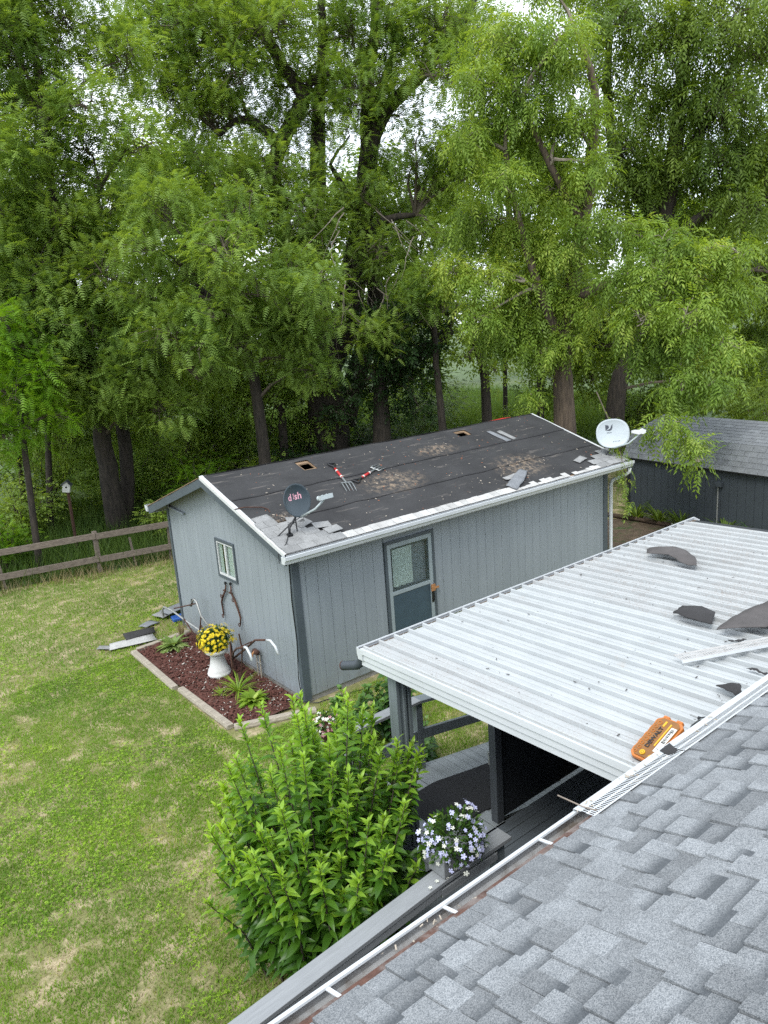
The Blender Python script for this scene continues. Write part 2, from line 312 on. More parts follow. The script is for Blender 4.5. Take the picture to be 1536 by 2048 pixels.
# ------------------------------------------------------------------ mesh helpers
class MB:
    def __init__(s): s.v = []; s.f = []
    def add(s, vs, fs):
        o = len(s.v); s.v += [Vector(p) for p in vs]; s.f += [tuple(i+o for i in f) for f in fs]; return s
    def box(s, a, b, mtx=None):
        (x0, y0, z0), (x1, y1, z1) = a, b
        vs = [Vector(p) for p in ((x0,y0,z0),(x1,y0,z0),(x1,y1,z0),(x0,y1,z0),(x0,y0,z1),(x1,y0,z1),(x1,y1,z1),(x0,y1,z1))]
        if mtx: vs = [mtx @ p for p in vs]
        return s.add(vs, [(0,3,2,1),(4,5,6,7),(0,1,5,4),(1,2,6,5),(2,3,7,6),(3,0,4,7)])
    def beam(s, p, q, w, h, up=(0, 0, 1)):
        """box from p to q, w across, h along up"""
        p, q = Vector(p), Vector(q); d = (q-p); L = d.length; d.normalize()
        side = d.cross(Vector(up)).normalized(); u = side.cross(d)
        m = Matrix((d, side, u)).transposed().to_4x4(); m.translation = p
        return s.box((0, -w/2, -h/2), (L, w/2, h/2), m)
    def prism(s, poly, axis, a, b):
        n = len(poly)
        def P(u, v, t): return {'x': (t, u, v), 'y': (u, t, v), 'z': (u, v, t)}[axis]
        vs = [P(u, v, a) for u, v in poly] + [P(u, v, b) for u, v in poly]
        fs = [tuple(range(n))[::-1], tuple(range(n, 2*n))] + [(i, (i+1) % n, n+(i+1) % n, n+i) for i in range(n)]
        return s.add(vs, fs)
    def tube(s, pts, rad, n=8, cap=True):
        pts = [Vector(p) for p in pts]; o = len(s.v); k = len(pts)
        rad = rad if isinstance(rad, (list, tuple)) else [rad]*k
        u = None; rings = []
        for i, p in enumerate(pts):
            d = (pts[min(i+1, k-1)] - pts[max(i-1, 0)]).normalized()
            if u is None: u = d.orthogonal().normalized()
            u = (u - d*u.dot(d)).normalized(); w = d.cross(u)
            rings.append([p + (u*math.cos(6.2832*j/n) + w*math.sin(6.2832*j/n))*rad[i] for j in range(n)])
        vs = [p for r in rings for p in r]
        fs = [(i*n+j, i*n+(j+1) % n, (i+1)*n+(j+1) % n, (i+1)*n+j) for i in range(k-1) for j in range(n)]
        if cap: fs += [tuple(range(n))[::-1], tuple((k-1)*n+j for j in range(n))]
        return s.add(vs, fs)
    def lathe(s, prof, n=20, c=(0, 0, 0), mtx=None):
        vs = []; k = len(prof)
        for r, z in prof:
            for j in range(n):
                p = Vector((r*math.cos(6.2832*j/n), r*math.sin(6.2832*j/n), z)); vs.append((mtx @ p if mtx else p) + Vector(c))
        fs = [(i*n+j, i*n+(j+1) % n, (i+1)*n+(j+1) % n, (i+1)*n+j) for i in range(k-1) for j in range(n)]
        fs += [tuple(range(n))[::-1], tuple((k-1)*n+j for j in range(n))]
        return s.add(vs, fs)
    def ring(s, c, Rr, r, mtx=None, n=28, k=6):
        vs = []
        for i in range(n):
            a = 6.2832*i/n
            for j in range(k):
                bq = 6.2832*j/k; p = Vector(((Rr+r*math.cos(bq))*math.cos(a), (Rr+r*math.cos(bq))*math.sin(a), r*math.sin(bq)))
                vs.append((mtx @ p if mtx else p) + Vector(c))
        return s.add(vs, [(i*k+j, ((i+1) % n)*k+j, ((i+1) % n)*k+(j+1) % k, i*k+(j+1) % k) for i in range(n) for j in range(k)])
    def sheet(s, prof, axis, a, b, n=1):
        """open profile swept along an axis"""
        k = len(prof); vs = []
        for i in range(n+1):
            t = a+(b-a)*i/n
            for u, v in prof: vs.append({'x': (t, u, v), 'y': (u, t, v)}[axis])
        return s.add(vs, [(i*k+j, i*k+j+1, (i+1)*k+j+1, (i+1)*k+j) for i in range(n) for j in range(k-1)])
    def xf(s, m): s.v = [m @ p for p in s.v]; return s
    def mesh(s, name, m, origin=(0, 0, 0)):
        me = bpy.data.meshes.new(name); o = Vector(origin)
        me.from_pydata([tuple(p-o) for p in s.v], [], s.f); me.materials.append(m); me.update(); return me
    def build(s, name, m, parent=None, smooth=False, bev=0, solid=0, origin=None):
        root = parent
        base = Vector(origin) if origin is not None else (wloc(root) if root else Vector())
        me = s.mesh(name, m, base)
        if smooth: me.shade_smooth()
        o = link(name, me, parent, base)
        if solid: md = o.modifiers.new('solid', 'SOLIDIFY'); md.thickness = solid; md.offset = 0
        if bev: md = o.modifiers.new('bevel', 'BEVEL'); md.width = bev; md.segments = 2; md.limit_method = 'ANGLE'
        return o
WL = {}
def wloc(o): return WL.get(o.name, Vector())
def link(name, data, parent=None, world=(0, 0, 0), mtx=None):
    o = bpy.data.objects.new(name, data); COL.objects.link(o)
    if parent: o.parent = parent
    pw = wloc(parent) if parent else Vector()
    o.location = Vector(world) - pw
    if mtx is not None: o.rotation_euler = mtx.to_euler()
    WL[o.name] = Vector(world); return o
def thing(name, label, cat, loc=(0, 0, 0), group=None):
    o = bpy.data.objects.new(name, None); COL.objects.link(o); o.location = loc; WL[o.name] = Vector(loc)
    o.empty_display_size = .2
    return tag(o, label, cat, group)
def tag(o, label=None, cat=None, group=None, kind=None):
    if label: o['label'] = label
    if cat: o['category'] = cat
    if group: o['group'] = group
    if kind: o['kind'] = kind
    return o
def fast_mesh(name, V, Fc, m, tint=None):
    """V (n,3) float, Fc (k,s) int; tint (k,) per face"""
    me = bpy.data.meshes.new(name); s = Fc.shape[1]
    me.vertices.add(len(V)); me.vertices.foreach_set('co', np.ascontiguousarray(V, dtype=np.float32).ravel())
    me.loops.add(Fc.size); me.loops.foreach_set('vertex_index', np.ascontiguousarray(Fc, dtype=np.int32).ravel())
    me.polygons.add(len(Fc)); me.polygons.foreach_set('loop_start', np.arange(0, Fc.size, s, dtype=np.int32))
    me.materials.append(m); me.update(calc_edges=True)
    if tint is not None:
        a = me.attributes.new('tint', 'FLOAT', 'FACE'); a.data.foreach_set('value', np.ascontiguousarray(tint, dtype=np.float32))
    return me
def basis(d, roll=None, up=(0, 0, 1)):
    """rows: x along d, y sideways, z upward-ish"""
    d = d/np.linalg.norm(d, axis=1, keepdims=True); u = np.broadcast_to(np.array(up, float), d.shape)
    y = np.cross(u, d); nn = np.linalg.norm(y, axis=1, keepdims=True); y = np.where(nn < 1e-4, np.array([0, 1., 0]), y/np.maximum(nn, 1e-6)); z = np.cross(d, y)
    if roll is not None:
        c, s_ = np.cos(roll)[:, None], np.sin(roll)[:, None]; y, z = y*c+z*s_, z*c-y*s_
    return np.stack([d, y, z], 1)
def scatter(pv, pf, B, P, sc, fshare=None):
    k = len(pv); V = (pv[None] @ (B*sc[:, None, None])) + P[:, None, :]
    Fc = pf[None] + (np.arange(len(P))*k)[:, None, None]
    return V.reshape(-1, 3), Fc.reshape(-1, pf.shape[1])
def text_mesh(s, size, m, ext=.0008, bold=0):
    cu = bpy.data.curves.new('txt', 'FONT'); cu.body = s; cu.size = size; cu.extrude = ext; cu.offset = bold; cu.align_x = 'CENTER'; cu.align_y = 'CENTER'; cu.resolution_u = 3
    o = bpy.data.objects.new('txt', cu); COL.objects.link(o)
    bpy.context.view_layer.update()
    me = bpy.data.meshes.new_from_object(o.evaluated_get(bpy.context.evaluated_depsgraph_get()))
    bpy.data.objects.remove(o); bpy.data.curves.remove(cu)
    me.materials.clear(); me.materials.append(m); return me
def in_view(p, mx=1.02):
    v = Vector(p)-CAM; z = v.dot(ax_f)
    if z < .1: return False
    x = v.dot(ax_r)/z*1507.157/768; y = v.dot(ax_d)/z*1507.157/1024
    return abs(x) < mx and abs(y) < mx

# tree skeletons (x, y, z, radius) and leaf clumps (x, y, z, radius)
TREES={
'A':dict(stems=[[(6.7,20.96,-0.1,.335),(6.7,20.95,1.64,.266),(6.65,20.97,2.77,.242),(6.69,20.96,3.86,.212),(6.64,20.97,5.19,.182),(6.49,21.02,6.99,.161),(6.41,21.05,8.7,.118),(6.5,21.02,10.68,.068)],[(7.03,21.48,-0.1,.267),(7.31,21.39,1.48,.198),(7.37,21.36,2.92,.181),(7.35,21.37,4.6,0.18),(7.12,21.45,5.96,.135),(7.1,21.46,7.52,.098),(7.71,21.24,9.27,.069)],[(6.59,21.3,4.67,.163),(6.27,21.4,4.96,.163),(5.8,21.53,5.78,.148),(5.37,21.64,6.69,.133),(5.1,21.71,7.44,.104),(4.91,21.75,8.64,.067)]],
clumps=[(6.07,21.45,12.3,1.74),(7.38,21.48,13.06,1.53),(6.33,21.67,10.81,1.64),(7.17,19.6,10.8,0.96),(6.82,22.03,9.48,1.48),(5.55,22.28,8.61,1.35),(7.58,20.57,8.66,0.8),(5.99,21.28,7.26,1.45),(7.0,19.62,7.03,1.06),(4.96,20.89,6.05,1.36),(6.63,21.65,5.87,1.2),(7.93,21.28,5.78,1.06),(8.54,20.58,12.28,1.16),(4.52,20.31,9.81,1.63),(3.92,20.94,7.03,1.4),(5.52,22.49,13.08,1.87),(6.57,20.47,13.97,1.15),(5.78,21.32,4.48,1.18),(4.55,20.8,4.48,1.06),(7.18,19.34,4.39,0.89),(6.54,19.34,4.01,0.75),(5.43,20.76,5.39,0.76),(5.95,20.6,3.98,0.78),(3.91,20.57,4.54,0.65),(5.84,20.67,6.35,0.9),(4.93,20.09,5.82,0.83),(6.13,20.58,5.82,0.92),(5.42,19.77,5.57,0.9),(6.8,19.1,4.23,0.69),(7.12,19.46,4.69,0.83),(5.2,20.55,4.26,0.95),(5.08,19.47,4.68,0.84),(7.69,18.98,3.56,0.94),(4.31,20.75,4.89,0.79),(4.03,20.07,5.36,0.8),(7.66,20.07,3.5,0.62),(6.15,20.03,3.89,0.82),(5.32,20.32,6.59,0.94),(7.44,19.79,4.46,0.67),(7.24,19.89,3.94,0.82),(6.34,19.86,5.65,0.67),(5.22,19.84,5.69,0.77),(4.06,20.35,4.57,0.69),(4.58,20.64,5.98,0.76),(5.21,19.47,4.28,0.58),(4.59,20.45,7.82,0.98),(6.74,21.75,13.88,0.96),(6.82,22.87,11.36,1.0),(5.7,21.51,8.52,1.07),(8.06,21.39,7.66,1.03),(5.65,23.41,6.9,0.9),(8.06,19.29,9.97,1.03),(6.31,20.29,8.3,0.88),(6.95,21.42,7.71,1.0),(7.49,21.43,10.29,1.02),(6.05,20.79,9.29,1.07),(5.66,20.86,12.51,1.22),(4.58,22.09,7.27,1.01),(5.16,20.92,8.51,0.8)]),
'B':dict(stems=[[(9.9,17.95,-0.1,.188),(9.89,17.95,3.59,0.15),(9.81,18.0,4.51,.143),(9.66,18.08,5.3,.136),(9.43,18.2,5.82,.136),(9.13,18.35,6.21,.095),(8.69,18.57,6.73,.061)],[(9.66,18.08,5.3,.122),(10.2,17.78,5.0,.095),(10.92,17.35,5.58,.061)],[(9.57,18.13,5.56,.095),(9.14,18.35,4.7,.068),(8.63,18.6,4.23,.041)]],
clumps=[(8.1,18.24,8.21,1.22),(8.46,18.61,6.92,1.06),(7.22,17.75,7.36,0.74),(8.22,16.74,5.8,0.8),(7.5,17.48,5.41,0.94),(8.52,16.21,7.18,0.92),(9.51,16.58,6.2,0.88),(10.79,17.15,6.81,0.84),(10.39,15.98,6.01,0.67),(7.54,18.51,6.28,0.86),(7.07,19.39,5.13,0.7),(10.79,16.96,5.32,0.63),(10.42,15.1,6.4,0.57),(9.22,16.82,8.15,0.76),(7.79,16.58,5.03,0.58),(8.16,18.18,6.08,0.61),(10.6,17.69,6.37,0.55),(9.03,16.97,5.03,0.74),(9.45,17.5,5.92,0.75),(10.33,17.51,5.54,0.69),(10.83,16.78,4.3,0.82),(7.75,18.24,6.03,0.6),(8.07,18.91,5.08,0.5),(10.55,16.6,5.25,0.71),(8.48,17.34,4.64,0.69),(10.87,17.16,4.47,0.69),(10.92,16.34,5.43,0.64),(10.92,17.54,5.39,0.56),(9.93,17.32,5.56,0.55)]),
'C':dict(stems=[[(14.48,21.59,-0.1,.891),(14.51,21.57,2.94,.641),(14.56,21.54,4.28,0.57),(14.54,21.55,5.6,0.5),(14.36,21.67,6.89,.432),(14.52,21.56,8.13,0.33),(14.71,21.44,9.33,.279),(14.87,21.33,10.8,.247),(15.0,21.24,12.24,.196),(15.2,21.09,13.76,.145),(15.28,21.03,15.78,.084)],[(14.73,21.79,3.94,.524),(15.4,21.32,5.54,.506),(15.74,21.07,7.13,.437),(16.01,20.86,8.52,.369),(16.21,20.71,9.58,.336),(16.39,20.57,11.5,.287),(16.41,20.55,12.94,.236),(16.69,20.32,14.17,.166),(16.72,20.3,15.8,.094)],[(14.56,21.54,5.92,.345),(13.67,21.53,7.5,.306),(13.46,21.66,9.02,.256),(13.36,21.72,10.19,.241),(13.8,21.44,11.17,.226),(14.29,21.12,12.06,.228),(14.26,21.14,12.41,.211),(13.93,21.36,12.97,.194),(13.61,21.57,13.66,.178),(13.23,21.8,14.34,.144),(12.84,22.03,14.88,.108),(12.29,22.34,15.66,.064)],[(13.38,21.59,10.46,.206),(13.46,21.54,10.88,.173),(13.21,21.69,11.29,.156),(12.79,21.94,11.61,0.13),(12.39,22.17,11.56,.095),(12.03,22.37,11.22,.061)],[(14.42,21.15,12.15,.158),(14.55,21.06,12.56,.124),(14.85,20.86,12.82,.124),(15.34,20.5,12.78,.106),(15.85,20.11,13.16,.071)],[(16.23,20.57,10.31,.248),(16.48,20.11,11.55,.231),(17.0,19.67,12.21,.214),(17.61,19.13,12.85,.198),(18.2,18.57,13.67,.163),(18.64,18.12,14.34,.119),(18.88,17.88,15.36,.074)],[(16.29,20.52,10.75,0.16),(16.66,19.96,12.67,.126),(16.94,19.72,13.48,.109),(16.97,19.7,14.02,.091),(16.76,19.87,14.59,.073),(16.56,20.04,15.14,.055)],[(15.89,20.95,8.06,.175),(15.82,19.36,8.46,.117),(16.53,18.75,8.54,.075)],[(15.6,21.18,6.5,.192),(16.01,19.98,7.33,.136),(16.55,19.53,8.2,.085)],[(13.48,21.64,9.31,.137),(12.14,21.39,8.22,.099),(11.49,21.75,6.95,.057)],[(16.01,20.87,8.83,.123),(15.15,21.13,10.34,0.07)],[(15.45,21.9,1.94,.394),(16.02,21.48,4.16,.374),(16.53,21.09,5.81,0.32),(16.56,21.07,7.45,.232),(17.23,20.79,9.01,.145)],[(15.79,20.41,3.51,.292),(16.6,19.49,4.1,.289),(17.24,18.92,4.53,.255),(17.76,18.71,4.98,.188)]],
clumps=[(10.67,21.76,13.66,1.73),(11.59,21.32,13.04,1.64),(13.46,22.28,14.13,1.56),(10.38,22.33,12.06,1.34),(11.67,22.18,11.69,1.59),(11.97,20.87,12.33,1.1),(10.57,23.44,13.37,1.5),(13.08,19.99,13.62,1.08),(13.96,19.55,12.74,0.62),(15.45,19.99,13.87,0.94),(16.51,18.26,13.64,1.01),(17.55,17.96,12.78,0.72),(14.19,20.05,10.07,0.74),(14.5,19.11,10.72,0.65),(16.29,19.56,9.83,0.93),(16.21,17.95,10.75,0.64),(16.63,20.21,12.3,0.61),(16.87,18.14,9.32,0.75),(13.03,21.6,8.7,1.23),(13.56,20.88,7.73,1.02),(11.68,20.89,9.39,1.2),(10.71,21.34,9.96,1.17),(15.15,20.9,8.05,0.76),(16.38,19.61,7.9,1.0),(16.95,18.8,7.96,0.87),(11.58,21.09,14.95,0.98),(14.86,19.05,14.87,0.9),(14.14,20.01,11.57,0.56),(17.4,19.59,12.94,0.66),(14.1,22.01,12.61,0.6),(15.05,19.93,12.05,0.52),(15.32,19.69,6.7,0.68),(10.97,22.59,6.22,0.96),(15.91,19.3,14.28,1.33),(19.79,18.87,13.6,1.61),(13.85,21.41,11.2,1.29),(10.25,21.54,7.45,0.92),(12.73,23.39,15.66,1.41),(12.7,21.47,6.7,1.28),(11.32,24.07,13.43,1.86),(10.22,24.08,9.84,1.36),(15.38,19.65,12.02,1.52),(13.57,20.55,9.12,1.53),(15.8,21.37,14.4,1.18),(17.4,17.5,10.32,1.21),(18.38,18.53,9.7,1.54),(16.2,17.09,11.92,1.18),(16.88,17.76,13.52,1.56),(10.14,23.23,9.02,1.55),(18.32,18.58,6.96,1.44),(11.46,22.1,13.86,1.41),(15.13,21.7,15.05,1.87),(13.77,20.75,8.65,1.2),(13.0,23.64,15.88,1.43),(13.01,24.12,12.02,1.5),(16.97,19.13,6.52,1.11),(12.81,20.49,13.45,1.53),(19.53,19.0,13.68,1.65),(13.17,22.72,15.58,1.72),(13.5,22.71,14.18,1.27),(12.31,23.61,11.97,1.39),(13.71,22.28,10.02,1.19),(11.08,23.51,14.82,1.21),(14.79,21.44,12.19,1.68),(13.03,19.69,8.41,1.39),(10.56,22.95,15.14,1.18),(12.5,20.93,9.85,1.49),(12.62,22.76,6.13,0.89),(17.14,18.73,13.18,1.51),(8.58,22.11,6.26,1.25),(17.77,17.25,9.43,1.0),(17.3,17.02,10.64,0.9),(16.57,19.25,11.44,0.76),(15.74,20.49,13.9,0.88),(15.83,18.98,13.43,0.84),(15.9,17.98,9.82,0.72),(15.68,19.26,12.16,0.66),(14.83,19.31,11.58,0.65),(16.64,18.82,10.07,0.73),(15.27,20.84,12.5,0.71),(15.1,20.71,8.69,0.86),(16.44,19.81,10.27,0.75),(16.18,20.93,11.62,0.92),(17.5,19.82,14.66,0.93),(17.1,18.38,9.81,0.87),(17.87,18.59,13.06,0.74),(17.2,20.64,8.67,0.85),(17.65,18.85,9.25,0.77),(17.32,20.3,8.76,0.83),(14.94,19.2,9.21,0.64),(16.05,20.26,8.71,0.86),(16.15,20.24,12.89,0.95),(15.54,17.62,6.23,0.86),(13.8,18.33,5.09,0.69),(13.01,20.17,6.42,0.76),(15.18,17.37,5.8,0.68),(13.93,19.5,7.76,0.76),(15.49,16.65,6.58,0.83),(15.13,18.97,7.4,0.94),(12.33,20.38,7.43,0.71),(12.49,20.55,5.16,0.7),(14.71,18.62,4.96,0.71),(16.49,17.21,7.5,0.73),(14.47,18.09,4.9,0.77),(15.6,16.82,5.74,0.75),(12.51,19.73,7.22,0.65),(13.49,19.48,6.8,0.76),(13.1,18.75,6.02,0.58)]),
'D':dict(stems=[[(16.09,12.71,-0.1,.377),(16.07,12.72,3.05,.274),(16.06,12.75,3.83,.252),(16.1,12.69,4.97,.224),(16.26,12.48,6.3,.197),(16.41,12.28,7.7,.171),(16.52,12.14,9.04,.138),(16.56,12.09,10.35,.098),(16.29,12.45,11.69,.057)],[(16.08,12.71,4.34,.163),(15.33,12.84,5.87,.119),(15.04,13.19,7.44,.093),(14.83,13.42,9.18,.061)],[(16.18,12.58,5.58,0.15),(16.07,11.04,5.94,0.11),(16.67,10.11,6.29,.084),(17.09,9.38,6.43,.052)],[(16.38,12.33,7.36,.123),(15.52,12.62,8.73,.081),(15.08,13.13,10.23,.055)]],
clumps=[(15.16,13.62,11.55,0.84),(15.65,12.99,10.8,0.88),(15.16,12.0,11.18,0.65),(13.95,13.41,10.49,0.6),(15.03,13.42,9.86,0.92),(15.99,12.99,9.52,0.84),(15.76,11.85,9.67,0.56),(13.64,13.58,9.33,0.54),(14.17,13.08,8.41,0.72),(16.22,12.89,8.25,0.88),(15.76,11.58,8.55,0.43),(14.79,14.57,7.57,0.82),(15.34,13.62,7.15,0.8),(15.8,12.58,6.67,0.79),(15.81,11.55,7.24,0.49),(13.99,14.55,6.41,0.55),(14.34,13.68,6.08,0.69),(15.65,13.28,5.65,0.91),(16.32,12.38,5.44,0.72),(15.16,13.89,4.82,0.73),(15.47,12.91,4.39,0.68),(16.09,12.52,4.59,0.52),(13.81,13.56,5.25,0.49),(14.78,12.76,3.33,0.23),(15.96,13.06,12.77,0.62),(16.49,9.27,6.1,0.63),(15.73,9.65,5.83,0.72),(16.54,8.7,5.42,0.65),(16.44,8.35,6.21,0.4),(15.39,8.84,4.95,0.62),(15.99,8.48,4.38,0.54),(16.19,9.77,4.4,0.62),(15.19,9.85,5.01,0.53),(15.06,8.84,3.61,0.51),(15.45,8.38,3.58,0.42),(14.42,8.72,2.74,0.43),(14.74,8.45,2.4,0.31),(15.81,10.17,4.32,0.56),(15.69,10.64,5.91,0.6),(14.32,7.97,2.14,0.16),(15.95,9.69,6.67,0.51),(16.56,10.97,6.95,0.48)]),
'E':dict(stems=[[(22.13,15.46,-0.1,.382),(22.22,15.33,2.6,.306),(22.36,15.14,3.26,.296),(22.55,14.85,4.07,.296),(22.78,14.5,5.48,0.34),(22.96,14.21,7.31,.287),(23.09,13.99,9.2,.253),(23.18,13.84,11.3,.202),(23.25,13.73,12.91,0.13),(23.28,13.68,14.73,.076)],[(22.77,14.5,5.8,.251),(22.94,13.27,7.63,.194),(23.48,12.29,7.93,.141),(23.93,11.38,8.09,.106),(24.27,10.64,8.25,.071)],[(23.0,14.15,7.6,.216),(22.24,15.3,9.69,.181),(22.02,15.62,11.62,.147),(22.06,15.56,13.55,.084)],[(23.09,13.99,9.2,.181),(23.61,13.1,10.75,.128),(23.97,12.44,12.37,.074)],[(22.85,14.38,6.1,.179),(22.67,12.73,5.96,.129),(23.31,11.52,6.13,.069)]],
clumps=[(21.72,14.8,13.4,1.33),(22.47,13.78,12.68,1.34),(23.5,12.81,12.94,1.88),(23.95,11.75,11.91,1.26),(22.42,14.9,11.34,1.17),(23.59,14.24,10.88,1.33),(23.09,12.36,10.66,1.37),(24.66,11.97,9.63,1.47),(22.96,14.86,9.06,1.22),(24.5,13.85,8.81,1.2),(23.17,11.67,7.69,1.16),(22.03,15.23,7.58,0.92),(23.18,14.08,7.44,0.97),(24.44,11.59,5.83,1.17),(20.93,15.46,12.28,0.93),(22.67,16.36,14.6,1.32),(25.32,12.07,3.81,1.12),(23.79,11.41,2.21,0.91),(23.2,13.32,14.46,0.97),(24.22,10.54,9.3,1.34),(24.42,10.37,5.15,1.06),(20.82,15.39,8.9,1.12),(23.15,12.33,9.31,1.02),(22.7,14.18,9.5,1.05),(21.42,14.74,9.95,0.97)]),
'F':dict(stems=[[(16.27,17.64,-0.1,.151),(16.22,17.69,2.88,.112),(16.17,17.74,3.97,.096),(16.17,17.74,5.18,0.08),(16.02,17.87,6.53,.048)]],
clumps=[(15.5,17.08,6.47,0.75),(16.4,18.88,5.38,0.74),(17.14,18.0,5.91,0.67)]),
'G':dict(stems=[[(17.97,17.39,-0.1,.208),(17.96,17.39,3.33,0.15),(17.82,17.54,4.3,.125),(17.74,17.62,5.4,.091),(17.93,17.42,6.61,.058)],[(17.82,17.54,4.3,.083),(18.16,17.18,4.9,.058),(18.44,16.88,5.18,.041)]],
clumps=[(16.82,16.9,4.06,0.62),(18.17,17.13,3.64,0.73),(17.22,17.71,4.66,0.65),(18.29,17.83,5.23,0.9)]),
'H':dict(stems=[[(4.07,19.07,-0.1,0.09),(4.25,19.03,3.5,.065),(4.35,19.01,4.42,.058),(4.4,19.0,5.32,.058),(4.31,19.02,5.99,.032)]],
clumps=[(4.26,18.79,5.98,0.61),(4.59,19.36,5.31,0.71),(4.68,18.45,4.62,0.64),(4.03,18.57,4.35,0.84),(4.51,19.37,3.56,0.67),(3.68,18.7,5.15,0.77),(4.9,18.56,3.79,0.5),(3.84,19.03,3.33,0.64),(3.35,18.9,3.64,0.66)]),
'I':dict(stems=[[(5.22,22.4,-0.1,.106),(5.75,22.27,3.92,.076),(6.02,22.2,5.26,.061),(6.47,22.07,6.55,.053)]],
clumps=[(6.64,22.96,3.51,0.82),(7.1,21.77,4.34,0.84),(8.06,21.8,3.96,0.81),(8.83,21.6,4.61,0.93),(9.05,22.23,3.24,0.86),(8.13,22.89,2.72,0.81),(10.04,21.82,3.45,0.94),(9.63,21.31,4.54,0.97),(6.09,23.02,2.7,0.85)]),
'J':dict(stems=[[(12.62,21.58,-0.1,.167),(12.75,21.51,3.79,.125),(12.98,21.37,4.89,.083),(13.32,21.16,5.64,0.05)]],
clumps=[(11.42,22.75,3.91,0.94),(11.6,21.62,2.96,0.76),(12.57,21.34,3.17,0.8),(12.49,20.65,4.45,0.85),(13.15,20.7,3.45,0.9),(11.53,21.7,4.84,0.78),(12.59,22.21,2.14,0.67)]),
'K':dict(stems=[[(15.1,19.42,-0.1,.411),(15.18,19.36,3.58,.213),(15.36,19.21,4.67,.098)]],
clumps=[(14.49,18.92,4.27,0.82),(15.31,18.42,4.5,0.89),(15.42,19.46,3.07,1.06),(16.0,18.6,3.51,0.81),(14.22,19.72,3.36,0.6),(15.39,18.67,5.42,0.75),(16.26,18.33,4.43,0.76),(14.95,19.63,5.48,0.64),(16.02,18.45,2.55,0.58),(14.1,20.22,2.55,0.55),(16.7,18.5,5.34,0.68)]),
'L':dict(stems=[[(9.55,25.25,-0.1,.135),(10.01,25.08,4.02,0.09),(10.55,24.85,5.95,.054)]],
clumps=[(5.93,25.16,4.35,0.85),(7.58,27.21,3.87,0.88),(7.64,25.69,3.17,0.89),(8.92,26.33,2.4,1.1),(10.24,25.09,4.16,1.12),(10.77,25.07,3.55,0.98),(12.19,25.14,2.99,1.03),(11.81,22.77,3.06,1.06),(13.03,22.03,5.43,1.03),(14.53,22.7,2.89,1.17),(12.54,23.55,1.96,0.82),(13.23,22.77,3.39,0.93),(14.4,23.06,4.35,0.79),(8.66,26.37,2.18,0.86),(11.94,23.72,3.94,0.84),(10.63,26.39,3.89,1.06),(12.03,25.34,1.97,1.03),(14.37,22.51,1.98,0.94),(13.02,24.78,4.27,1.04),(14.06,21.41,1.94,0.82),(12.33,22.66,4.18,1.0),(12.22,25.42,3.95,0.77),(14.32,23.93,1.45,0.8),(13.85,23.81,3.41,0.91)]),
'M':dict(stems=[[(12.79,27.14,-0.1,0.15),(13.25,26.92,4.81,0.1),(13.69,26.7,7.34,0.06)]],
clumps=[(10.04,28.66,4.15,1.41),(7.54,28.65,5.19,0.85),(14.43,26.34,6.21,1.33),(16.34,24.03,5.05,1.27),(10.38,27.56,7.76,1.04),(7.7,28.41,7.28,1.07),(13.42,26.75,7.22,1.02),(15.71,25.2,6.19,1.47),(16.63,26.1,5.84,1.29),(12.49,27.91,4.63,1.26),(12.71,27.3,4.74,1.42),(12.1,27.0,5.81,1.25),(9.9,28.89,6.71,1.37),(12.06,26.76,5.17,0.85),(10.79,26.66,5.09,0.9),(13.33,27.15,4.63,1.05),(13.72,27.4,5.54,1.19),(11.0,29.29,4.41,1.23),(8.04,29.57,8.06,1.12),(17.23,25.48,6.5,1.21),(13.78,28.18,6.41,1.26),(10.59,28.67,6.3,1.31),(10.52,28.86,6.27,1.32),(7.29,28.2,5.43,1.21)]),
'N':dict(stems=[[(22.18,18.68,-0.1,.168),(22.21,18.65,4.0,.106),(22.29,18.55,6.47,.058)]],
clumps=[(24.2,18.05,5.43,1.29),(23.94,18.77,5.64,1.25),(24.94,14.16,5.64,0.99),(23.11,16.96,2.83,1.08),(26.29,13.3,5.27,1.28),(26.11,15.24,2.34,1.28),(22.48,17.78,5.9,1.09),(22.95,18.65,2.95,1.38),(22.98,18.73,5.28,1.31),(26.0,15.28,2.69,1.12),(21.69,18.36,5.26,1.22),(23.31,17.87,4.93,1.3),(23.04,15.91,4.6,1.36),(22.93,19.03,6.48,1.32),(24.85,12.2,2.12,1.15),(27.19,12.66,2.09,1.25)]),
'O':dict(stems=[[(5.08,24.48,-0.1,.083),(5.37,24.42,4.48,.058),(5.87,24.3,6.72,.058)]],
clumps=[(7.54,24.31,2.45,0.96),(6.73,23.92,5.3,0.88),(5.84,25.14,6.46,0.93),(5.24,24.0,2.94,0.82),(8.56,24.48,3.06,0.98),(7.77,22.77,2.21,0.83),(4.22,24.77,3.35,0.87),(5.37,23.77,3.65,0.84),(5.84,24.5,2.17,1.0),(6.1,24.64,5.54,1.08),(5.99,23.37,3.01,0.85),(5.3,25.12,4.23,1.14),(4.77,24.17,3.08,1.1),(7.79,24.06,2.5,0.9),(6.7,23.52,2.5,0.84),(5.85,25.01,5.49,0.95),(6.01,23.44,4.49,0.89),(4.58,23.88,6.5,0.73),(5.07,23.77,6.41,1.03),(8.17,22.79,6.14,0.95)]),
'bg-40':dict(stems=[[(6.2,33.43,-0.1,.112),(6.53,33.37,5.8,0.09),(7.08,33.25,8.03,.204),(7.77,33.1,12.5,.092)]],
